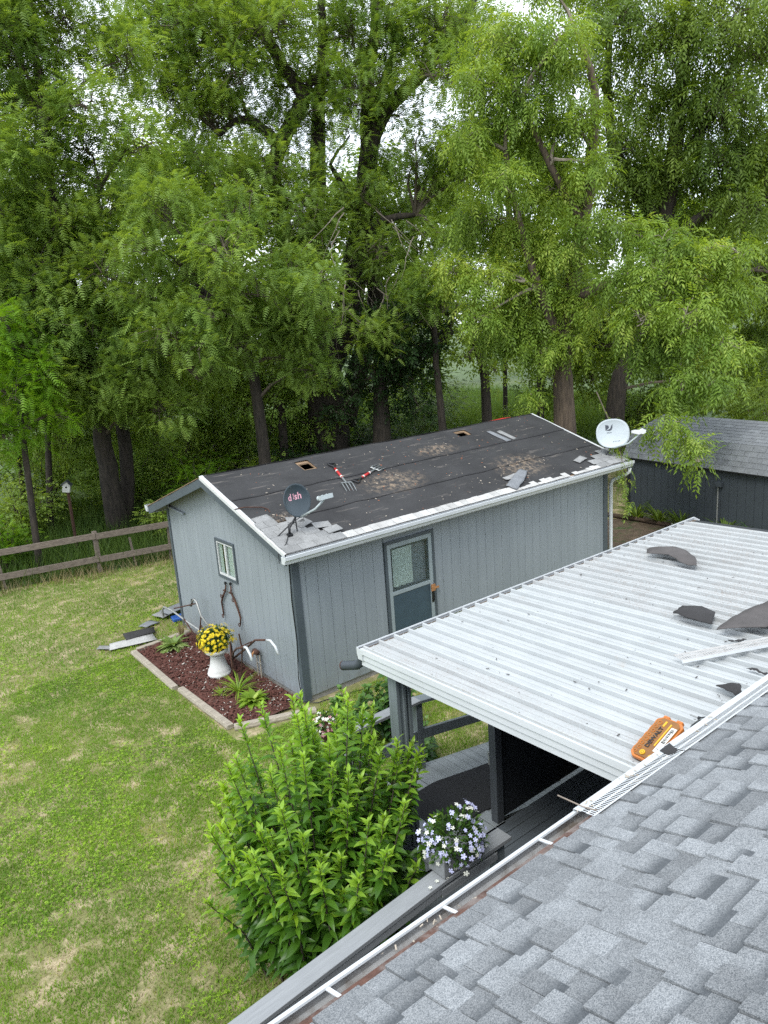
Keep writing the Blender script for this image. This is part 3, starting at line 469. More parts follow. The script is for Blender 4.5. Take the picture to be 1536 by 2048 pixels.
clumps=[(7.35,32.49,5.52,1.24),(7.2,33.16,4.41,1.67),(6.79,33.44,4.01,0.92),(6.4,34.72,13.17,0.97),(6.51,32.93,9.13,1.4),(8.36,31.42,12.46,1.18),(7.34,32.77,9.92,0.84),(7.49,32.4,9.88,1.29),(6.15,33.08,4.11,1.48),(4.64,32.33,6.25,1.2),(7.14,34.7,12.72,1.24),(6.01,33.38,6.44,1.32),(6.77,32.64,10.69,1.32),(7.5,33.74,5.83,1.27),(6.22,32.06,10.15,1.35),(8.06,33.89,13.27,1.19),(5.72,33.8,7.19,1.02)]),
'bg180':dict(stems=[[(10.71,34.37,-0.1,0.12),(11.02,34.27,5.53,.096),(11.57,34.09,8.01,.216),(11.97,33.95,11.42,.097)]],
clumps=[(11.49,32.82,6.64,0.83),(8.85,35.34,5.62,1.19),(12.62,33.29,4.76,1.53),(10.16,34.79,3.24,1.62),(13.4,32.57,11.1,1.47),(10.13,33.8,3.54,1.6),(10.35,35.2,8.88,1.04),(11.51,34.05,10.0,1.46),(9.67,33.14,10.86,1.28),(9.49,34.47,9.17,1.54),(13.73,33.64,10.83,1.02),(11.9,32.56,3.49,1.29),(9.66,33.24,10.3,1.47),(13.87,32.72,12.2,0.94),(11.17,33.58,10.11,1.41),(10.52,34.91,5.44,1.15),(10.69,33.97,3.45,1.4)]),
'bg360':dict(stems=[[(13.1,30.29,-0.1,.109),(13.34,30.18,5.27,.088),(13.8,29.97,7.62,.198),(14.16,29.81,11.39,.089)]],
clumps=[(13.54,28.57,3.65,1.42),(15.46,27.85,9.51,0.97),(16.14,29.16,11.8,1.19),(14.31,28.81,7.52,1.18),(15.19,27.98,9.54,1.04),(15.74,29.63,11.3,1.0),(13.02,28.9,7.21,0.93),(14.13,30.32,12.05,1.02),(13.63,30.78,11.34,1.36),(13.04,30.78,10.1,1.49),(14.46,28.39,9.92,1.42),(14.02,29.07,8.85,1.17),(12.22,29.04,9.94,1.43),(12.94,30.41,4.09,1.05),(12.54,30.41,12.03,1.23),(14.08,28.9,12.21,0.82),(15.72,30.53,7.99,1.36)]),
'bg560':dict(stems=[[(18.83,31.85,-0.1,.122),(19.03,31.73,4.93,.098),(19.46,31.47,7.64,.221),(19.68,31.33,11.33,.099)]],
clumps=[(17.89,33.65,9.38,0.93),(18.48,31.36,6.41,1.28),(18.66,33.48,11.56,1.46),(20.88,31.98,8.21,1.4),(20.83,29.13,10.88,1.09),(18.78,30.92,7.24,1.38),(19.5,31.67,5.95,1.19),(19.74,29.9,4.05,1.12),(18.18,33.71,10.35,1.39),(21.27,30.15,9.88,1.27),(19.99,32.09,2.72,0.96),(20.77,30.75,9.23,0.93),(20.39,32.61,3.94,1.43),(16.43,32.94,2.89,1.15),(19.83,31.42,5.27,1.27),(18.86,31.58,9.38,0.95),(16.89,32.97,5.57,1.36)]),
'bg820':dict(stems=[[(22.64,26.69,-0.1,.116),(22.74,26.61,4.55,.093),(23.03,26.36,7.13,.209),(23.07,26.32,10.04,.094)]],
clumps=[(21.58,26.14,5.62,1.44),(21.79,27.06,3.99,1.38),(20.84,26.72,10.76,1.55),(23.23,27.2,7.4,1.63),(22.16,25.12,6.73,1.15),(23.55,25.13,8.86,1.3),(24.2,25.95,5.76,0.98),(22.09,28.45,5.12,1.49),(20.55,27.73,2.31,1.03),(21.64,27.53,10.61,1.27),(23.43,26.46,3.4,1.09),(23.11,24.91,10.12,1.26),(20.92,26.17,8.1,0.96),(24.44,26.18,10.22,1.57),(21.24,26.07,6.01,1.29),(22.59,26.65,3.32,1.38),(21.43,26.53,8.34,1.62)]),
'bg1010':dict(stems=[[(27.96,25.74,-0.1,.126),(28.01,25.68,4.17,.101),(28.22,25.45,6.95,.227),(28.23,25.44,11.38,.102)]],
clumps=[(28.48,23.25,9.83,1.44),(27.55,23.96,8.38,1.37),(26.61,26.28,9.85,1.03),(28.41,24.73,6.32,1.38),(29.1,26.5,8.12,1.36),(29.43,24.93,8.64,1.34),(28.84,24.29,7.78,1.45),(26.16,27.18,10.11,1.41),(26.68,26.87,12.24,1.06),(29.59,24.76,11.51,1.46),(28.15,26.34,3.86,1.43),(29.08,26.15,12.61,1.79),(29.75,25.03,5.82,1.59),(28.83,25.48,4.81,1.68),(29.48,25.76,12.61,1.78),(29.78,23.32,10.27,0.95),(27.16,25.83,11.63,1.17)]),
'bg1250':dict(stems=[[(29.82,20.18,-0.1,0.12),(29.81,20.19,3.9,.096),(29.91,20.03,6.45,.215),(29.84,20.15,9.93,.096)]],
clumps=[(29.85,19.08,3.79,1.08),(28.97,19.41,3.16,1.15),(27.54,21.19,5.59,1.17),(29.7,22.48,8.78,0.99),(27.62,20.88,7.26,0.96),(28.17,22.27,6.18,1.56),(29.81,18.25,7.88,1.44),(28.39,21.89,9.97,0.84),(28.83,22.43,5.65,1.38),(29.22,19.93,3.52,1.1),(30.44,18.08,5.26,1.4),(28.29,21.24,7.29,1.09),(30.27,18.62,8.81,1.24),(29.58,18.26,10.12,1.21),(28.24,20.9,4.96,1.36),(28.43,21.89,4.35,1.09),(30.14,21.61,2.92,1.45)]),
'bg1480':dict(stems=[[(31.3,15.66,-0.1,.116),(31.27,15.73,3.68,.093),(31.3,15.65,6.04,.209),(31.2,15.85,9.28,.093)]],
clumps=[(30.53,14.57,6.37,1.57),(29.86,17.5,8.65,1.15),(31.93,17.34,3.09,1.42),(30.61,16.29,6.05,1.58),(32.69,16.21,6.51,1.27),(32.11,15.71,6.88,1.27),(30.29,17.29,6.76,1.4),(29.92,16.19,7.29,1.24),(32.51,16.13,8.99,1.22),(30.94,14.72,9.81,0.98),(31.63,14.54,2.3,0.97),(30.18,17.45,5.06,1.03),(30.21,14.73,9.83,1.25),(30.87,17.49,7.74,1.3),(31.3,15.66,2.82,1.49),(31.54,15.21,2.85,1.12),(31.88,16.36,7.73,1.29)]),
}
FAR=[[(12.54,62.61,9.04,1.69),(10.34,63.49,8.28,1.02),(12.17,62.16,9.34,0.94),(14.38,65.5,7.37,1.16),(12.56,65.57,9.6,1.11)],[(16.2,69.41,9.35,1.22),(15.3,69.2,9.35,1.36),(17.19,68.66,9.75,1.21),(18.2,67.82,7.07,1.36),(17.78,68.46,6.93,1.36)],[(21.11,69.23,7.01,1.5),(22.11,69.86,8.67,1.23),(21.17,71.96,7.8,1.75),(23.11,69.75,8.72,1.21),(19.26,70.6,7.99,1.32)],[(22.01,57.82,6.87,1.44),(21.22,57.18,6.41,1.27),(22.76,57.89,8.61,1.03),(21.27,57.21,7.32,0.87),(22.67,57.35,7.82,1.2)],[(26.56,63.77,7.73,1.43),(27.39,64.6,8.85,1.47),(25.84,63.53,7.59,1.11),(26.99,65.94,8.41,1.11),(27.43,62.98,6.17,1.02)],[(29.92,60.77,6.72,1.51),(32.0,61.11,7.05,1.59),(33.71,59.19,6.63,1.04),(30.8,58.6,6.59,1.19),(32.41,59.51,7.49,1.24)],[(36.32,62.08,7.06,1.41),(38.83,61.19,5.95,1.49),(38.51,58.34,6.92,1.39),(39.81,59.72,7.35,1.61),(40.47,60.93,8.23,1.73)],[(40.25,60.97,7.05,1.74),(42.73,56.23,5.56,1.37),(42.65,57.64,6.4,1.5),(41.34,57.23,5.31,1.4),(45.02,58.91,6.49,1.34)],[(41.57,48.53,6.85,1.26),(40.4,49.19,4.94,1.24),(40.05,50.42,6.98,1.04),(38.91,51.54,7.52,0.95),(39.08,49.48,5.41,1.6)],[(40.43,43.8,5.1,1.12),(43.19,43.7,6.26,1.6),(41.43,47.74,4.83,1.07),(41.57,48.04,6.77,1.56),(42.18,43.79,5.09,1.23)],[(48.99,45.83,5.73,1.16),(49.51,43.44,5.51,1.04),(47.97,43.15,6.26,1.08),(46.79,46.58,6.54,1.42),(49.34,45.47,5.47,1.35)],[(47.1,39.86,5.37,0.98),(51.12,39.9,5.22,0.98),(46.88,41.09,4.27,1.17),(47.07,39.98,4.73,0.9),(49.15,38.17,3.89,1.28)],[(59.33,40.31,4.85,1.5),(58.89,44.91,3.54,1.87),(60.08,43.47,3.63,1.13),(60.46,40.59,5.37,1.65),(59.48,40.79,3.4,1.45)],[(57.68,37.19,5.45,1.23),(57.28,33.82,4.27,1.35),(56.95,33.74,5.96,1.36),(57.71,38.81,5.78,1.67),(57.36,34.89,4.27,1.25)],[(57.37,30.36,4.39,1.02),(58.53,30.43,3.08,0.95),(57.09,31.79,5.27,1.49),(56.29,31.83,5.08,1.13),(57.4,31.21,4.41,1.31)],[(58.26,28.49,5.19,0.86),(57.26,26.8,4.65,1.09),(55.05,28.64,5.67,1.42),(56.81,28.01,4.44,1.4),(56.03,25.25,3.63,1.08)],[(61.29,25.07,3.25,1.19),(60.27,26.21,4.49,1.77),(59.55,24.24,4.02,1.25),(59.44,24.24,4.58,0.93),(59.7,26.59,3.83,1.35)]]

# ------------------------------------------------------------------ ground
def ground():
    mb = MB(); e = 700
    # lawn side up to the fence line, meadow beyond; a narrow irregular seam between them
    xs = [-e, -60, -20] + [round(-10+k*1.0, 2) for k in range(50)] + [60, e]
    seam = [17.9-.24*(max(-30, min(x, 40))-5.15)*(1 if x < 12 else .35) + random.uniform(-.15, .15) for x in xs]
    k = len(xs)
    mb.add([(x, -e, 0) for x in xs] + [(x, y, 0) for x, y in zip(xs, seam)], [(i, i+1, k+i+1, k+i) for i in range(k-1)])
    tag(mb.build('lawn', M['ground']), kind='structure')
    mb = MB(); mb.add([(x, y, 0) for x, y in zip(xs, seam)] + [(x, e, 0) for x in xs], [(i, i+1, k+i+1, k+i) for i in range(k-1)])
    tag(mb.build('meadow', M['meadow']), kind='structure')
    mb = MB(); n = 40; c = (14.6, 9.9)
    mb.add([(c[0], c[1], .004)] + [(c[0]+(2.1+.25*math.sin(3*t)+random.uniform(-.15, .15))*math.cos(t), c[1]+(1.9+random.uniform(-.2, .2))*math.sin(t), .004) for t in [6.2832*j/n for j in range(n)]],
           [(0, 1+j, 1+(j+1) % n) for j in range(n)])
    tag(mb.build('bare_soil', M['soil']), kind='structure')
ground()

# ------------------------------------------------------------------ grey shed
X0, X1, Y0, Y1, RY, RZ = 5.073, 12.336, 8.75, 12.98, 10.85, 3.2
def sz(y): return RZ-abs(RY-y)/3
RXA, RXB, EYF, EYB = 4.82, 12.63, 8.47, 13.25
shed = thing('shed', 'pale grey board sided shed with black felt roof being stripped, behind the patio', 'shed', (X0, Y0, 0))
def build_shed():
    P = shed
    # hollow backing walls, the boards are laid on them
    mb = MB(); t = .05; zt = 2.42
    mb.box((X0+.016, Y0+.016, .10), (6.84, Y0+.016+t, zt)); mb.box((7.58, Y0+.016, .10), (X1-.016, Y0+.016+t, zt))
    mb.box((6.84, Y0+.016, .10), (7.58, Y0+.016+t, 1.26)); mb.box((6.84, Y0+.016, 1.93), (7.58, Y0+.016+t, zt)); mb.box((X0+.016, Y1-.016-t, .10), (X1-.016, Y1-.016, zt))
    for pl in ([(Y0+.07, .10), (10.52, .10), (10.52, sz(10.52)-.06), (Y0+.07, sz(Y0+.07)-.06)], [(10.52, .10), (11.06, .10), (11.06, 1.53), (10.52, 1.53)],
               [(10.52, 2.07), (11.06, 2.07), (11.06, sz(11.06)-.06), (RY, RZ-.06), (10.52, sz(10.52)-.06)], [(11.06, .10), (Y1-.07, .10), (Y1-.07, sz(Y1-.07)-.06), (11.06, sz(11.06)-.06)]):
        mb.prism(pl, 'x', X0+.016, X0+.016+t)
    mb.prism([(Y0+.07, .10), (Y1-.07, .10), (Y1-.07, sz(Y1-.07)-.06), (RY, RZ-.06), (Y0+.07, sz(Y0+.07)-.06)], 'x', X1-.016-t, X1-.016)
    mb.box((X0+.07, Y0+.07, .06), (X1-.07, Y1-.07, .10))
    mb.build('wall', M['backing'], P)
    MB().box((X0+.03, Y0+.03, -.02), (X1-.03, Y1-.03, .10)).build('foundation', M['concrete'], P, bev=.01)
    # front boards
    dx0, dx1 = 6.70, 7.72
    w = (X1-X0)/36; me = {}
    for i in range(36):
        a, b = X0+i*w, X0+(i+1)*w
        for lo, hi in (((a, b),) if b <= dx0 or a >= dx1 else [(p, q) for p, q in ((a, min(b, dx0)), (max(a, dx1), b)) if q-p > .02]):
            g = .0021; MB().box((lo+g, Y0, .10), (hi-g, Y0+.015, 2.42)).build('siding_board', M['siding'], P, bev=.003)
    MB().box((dx0+.001, Y0+.001, 2.085), (dx1-.001, Y0+.015, 2.42)).build('siding_board', M['siding'], P)
    wg = (Y1-Y0)/21
    for i in range(21):
        a, b = Y0+i*wg, Y0+(i+1)*wg; g = .0022
        wy0, wy1, wz0, wz1 = 10.46, 11.12, 1.47, 2.13
        def piece(a, b, z0, z1=None):
            top = lambda y: (sz(y)-.05) if z1 is None else z1
            poly = [(a+g, z0), (b-g, z0), (b-g, top(b))] + ([(RY, top(RY))] if a < RY < b and z1 is None else []) + [(a+g, top(a))]
            MB().prism(poly, 'x', X0, X0+.015).build('siding_board', M['siding'], P, bev=.002)
        if b <= wy0 or a >= wy1: piece(a, b, .10)
        else:
            if a < wy0-.03: piece(a, wy0, .10)
            if b > wy1+.03: piece(wy1, b, .10)
            a2, b2 = max(a, wy0), min(b, wy1); piece(a2, b2, .10, wz0); piece(a2, b2, wz1)
    for j in range(12):       # far and rear faces, out of sight: plain sheets of boards
        a = Y0+j*(Y1-Y0)/12; MB().box((X1-.015, a+.004, .1), (X1, a+(Y1-Y0)/12-.004, 2.42)).build('siding_board', M['siding'], P)
    MB().box((X0+.02, Y1-.015, .1), (X1-.02, Y1, 2.42)).build('rear_siding', M['siding'], P)
    # corner boards
    for x, y, sx, sy in ((X0, Y0, 1, 1), (X0, Y1, 1, -1), (X1, Y0, -1, 1)):
        mb = MB(); o = .018
        mb.prism([(x-sx*o, y-sy*o), (x+sx*.105, y-sy*o), (x+sx*.105, y), (x, y), (x, y+sy*.06), (x-sx*o, y+sy*.06)], 'z', .06, sz(y)-.12)
        mb.build('corner_board', M['trim'], P)
    # roof deck with the two vent openings
    holes = [(6.50, 6.71, 10.46, 10.67), (10.12, 10.38, 10.48, 10.69)]
    xs = sorted({RXA+.01, RXB-.01, *[h[0] for h in holes], *[h[1] for h in holes]}); ys = sorted({EYF+.02, RY, *[h[2] for h in holes], *[h[3] for h in holes]})
    mb = MB()
    for i in range(len(xs)-1):
        for j in range(len(ys)-1):
            cx, cyy = (xs[i]+xs[i+1])/2, (ys[j]+ys[j+1])/2
            if any(h[0] < cx < h[1] and h[2] < cyy < h[3] for h in holes): continue
            a, b = ys[j], ys[j+1]; th = .022
            mb.add([(xs[i], a, sz(a)-th), (xs[i+1], a, sz(a)-th), (xs[i+1], b, sz(b)-th), (xs[i], b, sz(b)-th), (xs[i], a, sz(a)), (xs[i+1], a, sz(a)), (xs[i+1], b, sz(b)), (xs[i], b, sz(b))],
                   [(0,3,2,1),(4,5,6,7),(0,1,5,4),(1,2,6,5),(2,3,7,6),(3,0,4,7)])
    a, b = RY, EYB-.02
    mb.prism([(a, RZ-.022), (b, sz(b)-.022), (b, sz(b)), (a, RZ)], 'x', RXA+.01, RXB-.01)
    roof = mb.build('roof', M['wood'], P)
    # felt courses
    def felt(y0, y1, lift, rag=.0):
        nx, ny = 150, max(3, int((y1-y0)/.07)); V = []; F = []
        for j in range(ny+1):
            for i in range(nx+1):
                x = RXA+.05+(RXB-RXA-.1)*i/nx; y = y0+(y1-y0)*j/ny
                if j == 0 and rag: y += rag*(math.sin(x*3.1)+math.sin(x*7.7+1)+random.uniform(-.5, .5))
                z = sz(y)+lift+.0035*math.sin(x*1.7+y*3)+.003*math.sin(x*6.1-y*9+math.sin(x*2))+random.uniform(0, .0014)+.006
                if j == 0: z += .004
                V.append((x, y, z))
        for j in range(ny):
            for i in range(nx):
                cx = RXA+.05+(RXB-RXA-.1)*(i+.5)/nx; cyy = y0+(y1-y0)*(j+.5)/ny
                if any(h[0]-.02 < cx < h[1]+.02 and h[2]-.015 < cyy < h[3]+.02 for h in holes): continue
                F.append((j*(nx+1)+i, j*(nx+1)+i+1, (j+1)*(nx+1)+i+1, (j+1)*(nx+1)+i))
        mb = MB(); mb.add(V, F); mb.build('roofing_felt', M['felt'], roof, solid=.004, smooth=True)
    felt(8.50, 9.28, .002); felt(9.22, 10.02, .008, .006); felt(9.96, RY+.02, .014, .006)
    mb = MB(); mb.sheet([(RY-.02, sz(RY)+.022), (EYB-.05, sz(EYB-.05)+.012)], 'x', RXA+.12, RXB-.05); mb.build('roofing_felt', M['felt'], roof, solid=.004)
    # rake boards, drip edges, soffit
    for x, s in ((RXA, 1), (RXB, -1)):
        for ya, yb in ((EYF, RY), (EYB, RY)):
            poly = [(ya, sz(ya)-.155), (yb, RZ-.155), (yb, RZ-.012), (ya, sz(ya)-.012)]
            MB().prism(poly, 'x', x, x+s*.022).build('rake_board', M['trim'], P, bev=.003)
    for x, s in ((RXA, 1), (RXB, -1)):
        mb = MB(); ya, yb = EYF-.01, RY+.004
        mb.add([(x-s*.006, ya, sz(ya)-.035), (x-s*.006, yb, sz(yb)-.035), (x-s*.006, ya, sz(ya)+.018), (x-s*.006, yb, sz(yb)+.018), (x+s*.055, ya, sz(ya)+.018), (x+s*.055, yb, sz(yb)+.024)], [(0, 1, 3, 2), (2, 3, 5, 4)])
        mb.build('drip_edge', M['whitetrim'], P, solid=.004)
    mb = MB(); ya, yb = RY, EYB
    for k in range(9):
        y = ya+.08+k*.26; mb.prism([(y, sz(y)-.008), (y+.25, sz(y+.25)-.008), (y+.25, sz(y+.25)+.004), (y, sz(y)+.004)], 'x', RXA-.004-random.uniform(0, .01), RXA+.06)
    mb.build('exposed_edge_strip', M['wood'], P)
    for ya, yb in ((Y0+.02, EYF+.02), (Y1-.02, EYB-.02)):
        MB().prism([(ya, 2.405), (yb, sz(yb)-.14), (yb, sz(yb)-.125), (ya, 2.42)], 'x', RXA+.03, RXB-.03).build('soffit', M['trim'], P)
        MB().box((RXA+.024, min(yb, yb+(.02 if yb > RY else -.02)), sz(yb)-.15), (RXB-.024, max(yb, yb+(.02 if yb > RY else -.02)), sz(yb)-.012)).build('fascia', M['whitetrim'], P)
    # gutters
    def gutter(y, s, xa, xb):
        z = sz(EYF)-.004
        prof = [(y, z-.005), (y, z-.105), (y+s*.075, z-.105), (y+s*.085, z-.07), (y+s*.11, z-.045), (y+s*.112, z+.002), (y+s*.098, z+.004)]
        g = MB().sheet(prof, 'x', xa, xb).build('gutter', M['white'], P, solid=.003)
        for xx in (xa, xb): MB().prism(prof[:-1], 'x', xx-.003, xx+.003).build('end_cap', M['white'], g)
        return g
    gutter(EYF+.008, -1, 4.77, 12.70); gutter(EYB-.008, 1, 4.80, 12.66)
    # downspout at the far corner
    dp = [(12.60, EYF-.06, 2.27), (12.60, EYF-.06, 2.20), (12.58, EYF+.02, 2.13), (12.44, Y0-.08, 2.04), (12.42, Y0-.045, 1.96), (12.42, Y0-.045, .12), (12.42, Y0-.16, .05)]
    MB().tube(dp, .036, 8).build('downspout', M['white'], P, smooth=True)
    # starter shingles along the eave and the patches left at both corners
    sl = math.atan(1/3)
    def shin(x, y, w, d, lift, m, rot=0, th=.006, name='shingle', par=None):
        mm = Matrix.Translation((x, y, sz(y)+lift)) @ Matrix.Rotation(sl, 4, 'X') @ Matrix.Rotation(rot, 4, 'Z')
        me = MB().box((-w/2, 0, 0), (w/2, d, th)).mesh(name, m)
        o = link(name, me, par or roof, mm.translation, mm); return o
    x = RXA+.06
    while x < 12.55:
        w = random.uniform(.125, .155); torn = x > 9.4
        if not (torn and random.random() < .25):
            shin(x+w/2, EYF-.025, w-.006, (.15+random.uniform(-.008, .008) if not torn else random.uniform(.05, .15)), .020+random.uniform(0, .004), M['starter'], random.uniform(-.01, .01) if not torn else random.uniform(-.1, .1))
        x += w
    for r, (y, xe) in enumerate(((8.44, 5.82), (8.575, 5.74), (8.71, 5.60), (8.845, 5.42), (8.98, 5.30), (9.10, 5.12))):
        x = RXA+.02-(.12 if r % 2 else 0)
        while x < xe-.05:
            a = max(x, RXA+.01); b = min(x+.25, xe+.03)
            if b-a > .04: shin((a+b)/2, y, b-a-.006, .165, .030+r*.0015+random.uniform(0, .003), M['shinglepale'], random.uniform(-.015, .015), .007)
            x += .25
    for x, y, rz in ((5.50, 8.93, .35), (5.68, 8.78, -.2), (5.78, 8.62, .1), (5.40, 9.05, -.3)): shin(x, y, .26, .15, .045, M['shinglepale'], rz, .007)
    for r, (y, xs_) in enumerate(((8.45, 11.75), (8.58, 11.7), (8.70, 11.95), (8.82, 12.25))):
        x = xs_
        while x < 12.6:
            shin(min(x+.15, 12.5), y, .29, .16, .026+r*.003, M['shinglepale'], random.uniform(-.05, .05), .007); x += .30
    # window in the gable
    wy0, wy1, wz0, wz1 = 10.46, 11.12, 1.47, 2.13
    mb = MB(); xo = X0-.022
    for a, b in (((wy0, wz0), (wy1, wz0+.045)), ((wy0, wz1-.045), (wy1, wz1)), ((wy0, wz0+.045), (wy0+.045, wz1-.045)), ((wy1-.045, wz0+.045), (wy1, wz1-.045))):
        mb.box((xo, a[0], a[1]), (X0+.03, b[0], b[1]))
    fr = mb.build('window', M['trim'], P, bev=.003)
    mb = MB(); q = .045
    ym = (wy0+wy1)/2
    for a, b in (((wy0+q, wz0+q), (wy1-q, wz0+q+.03)), ((wy0+q, wz1-q-.025), (wy1-q, wz1-q)), ((wy0+q, wz0+q+.03), (wy0+q+.022, wz1-q-.025)), ((wy1-q-.022, wz0+q+.03), (wy1-q, wz1-q-.025)), ((ym-.022, wz0+q+.03), (ym+.022, wz1-q-.025))):
        mb.box((xo+.008, a[0], a[1]), (X0+.02, b[0], b[1]))
    mb.build('sash', M['whitetrim'], fr)
    for a, b in ((wy0+q+.022, ym-.022), (ym+.022, wy1-q-.022)):
        MB().box((X0+.006, a, wz0+q+.03), (X0+.009, b, wz1-q-.025)).build('pane', M['glass'], fr)
    for ya_, yb_ in ((wy0+.06, ym-.03), (ym+.17, wy1-.07)):
        V = []; n_ = 24
        for k in range(n_+1):
            yy = ya_+(yb_-ya_)*k/n_; V += [(X0+.03+.012*math.sin(k*1.3), yy, wz0+.02), (X0+.03+.008*math.sin(k*1.3), yy, wz1-.03)]
        MB().add(V, [(2*k, 2*k+2, 2*k+3, 2*k+1) for k in range(n_)]).build('curtain', M['curtain'], fr, smooth=True)
    # door
    dt = 2.085
    mb = MB(); yo = Y0-.02
    mb.box((dx0, yo, dt-.055), (dx1, Y0+.015, dt)); mb.box((dx0, yo, .10), (dx0+.05, Y0+.015, dt-.055)); mb.box((dx1-.05, yo, .10), (dx1, Y0+.015, dt-.055))
    mb.build('door_frame', M['trim'], P, bev=.004)
    a, b = dx0+.05, dx1-.05
    mb = MB()
    mb.box((a, Y0-.012, .12), (a+.07, Y0+.012, dt-.055)); mb.box((b-.07, Y0-.012, .12), (b, Y0+.012, dt-.055))
    mb.box((a+.07, Y0-.012, dt-.125), (b-.07, Y0+.012, dt-.055)); mb.box((a+.07, Y0-.012, 1.19), (b-.07, Y0+.012, 1.25)); mb.box((a+.07, Y0-.012, .12), (b-.07, Y0+.012, .22))
    door = mb.build('door', M['doorframe'], P, bev=.003)
    MB().box((a+.07, Y0-.002, .22), (b-.07, Y0+.008, 1.19)).build('lower_panel', M['doorblue'], door)
    MB().box((a+.07, Y0+.006, 1.25), (b-.07, Y0+.010, dt-.125)).build('pane', M['glass'], door)
    MB().box((6.842, Y0+.060, 1.262), (7.578, Y0+.065, 1.928)).build('inner_panel', M['innerdoor'], door)
    V = []; n = 40
    for k in range(n+1):
        xx = a+.125+.40*k/n; yy = Y0+.036+.012*math.sin(k*1.25)+.005*math.sin(k*.6)
        V += [(xx, yy, 1.30+.006*math.sin(k*.5)), (xx*.97+.03*(a+.3), yy-.0, 1.92)]
    MB().add(V, [(2*k, 2*k+2, 2*k+3, 2*k+1) for k in range(n)]).build('curtain', M['curtain'], door, smooth=True)
    MB().box((dx1-.12, Y0-.045, 1.06), (dx1-.045, Y0-.02, 1.17)).box((dx1-.05, Y0-.05, 1.09), (dx1+.03, Y0-.03, 1.12)).build('latch', M['ochre'], door)
    mb = MB(); mb.tube([(b-.035, Y0-.012, 1.04), (b-.035, Y0-.05, 1.03), (b-.035, Y0-.05, .90), (b-.035, Y0-.012, .89)], .01, 6); mb.box((b-.055, Y0-.018, .86), (b-.015, Y0-.012, 1.07)); mb.build('handle', M['dark'], door)
    # conduit stub under the soffit, cable down the corner
    MB().tube([(X0-.03, 12.90, 2.40), (X0-.035, 12.2, 2.36)], .022, 8).build('conduit', M['siding'], P)
    MB().tube([(X0-.025, Y0+.02, 2.2), (X0-.028, Y0+.05, 1.6), (X0-.022, Y0+.03, 1.0), (X0-.026, Y0+.09, .4), (X0-.03, Y0+.03, .05), (X0+.15, Y0-.1, .02), (X0+.5, Y0-.14, .015), (X0+1.1, Y0-.3, .01)], .007, 5).build('cable', M['dark'], P)
build_shed()

# ------------------------------------------------------------------ things on the shed roof
SL = math.atan(1/3)
def on_roof(x, y, ang=0, lift=.03):
    """frame on the front slope: x along the ridge, y up the slope, z out of it, turned by ang"""
    return Matrix.Translation((x, y, sz(y)+lift)) @ Matrix.Rotation(SL, 4, 'X') @ Matrix.Rotation(ang, 4, 'Z')
def fork(x, y, ang, L, label):
    mm = on_roof(x, y, ang, .045); t = thing('garden_fork', label, 'fork', mm.translation, 'red handled garden forks on the shed roof')
    # handle end at local x=0, tines at x=L
    mb = MB(); mb.tube([(.13, 0, 0), (.05, .055, 0), (0, .06, 0), (0, -.06, 0), (.05, -.055, 0), (.13, 0, 0)], .016, 6); mb.tube([(.11, 0, 0), (.2, 0, 0)], .02, 8)
    mb.xf(mm).build('grip', M['dark'], t)
    MB().tube([(.2, 0, 0), (.55*L, 0, 0)], .021, 10).xf(mm).build('shaft', M['red'], t, smooth=True)
    for a in (.28, .5): MB().tube([(a*L, 0, 0), (a*L+.03, 0, 0)], .0225, 10).xf(mm).build('band', M['sticker'], t)
    MB().tube([(.55*L, 0, 0), (.74*L, 0, .005)], [.018, .013], 8).tube([(.74*L, -.09, .005), (.74*L, .09, .005)], .011, 6).xf(mm).build('socket', M['steel'], t)
    for k in range(4):
        yy = -.085+k*.0567
        MB().tube([(.74*L, yy, .005), (.80*L, yy*1.02, .012), (.92*L, yy, -.005), (L, yy*.98, -.02)], [.010, .010, .008, .003], 6).xf(mm).build('tine', M['steel'], t)
fork(7.00, 10.42, math.atan2(-.95, -.25), .98, 'red shafted fork lying with its tines down the roof, nearer the charcoal dish')
fork(6.98, 9.74, math.atan2(.30, .76), .86, 'red shafted fork pointing its tines up towards the far end of the roof')

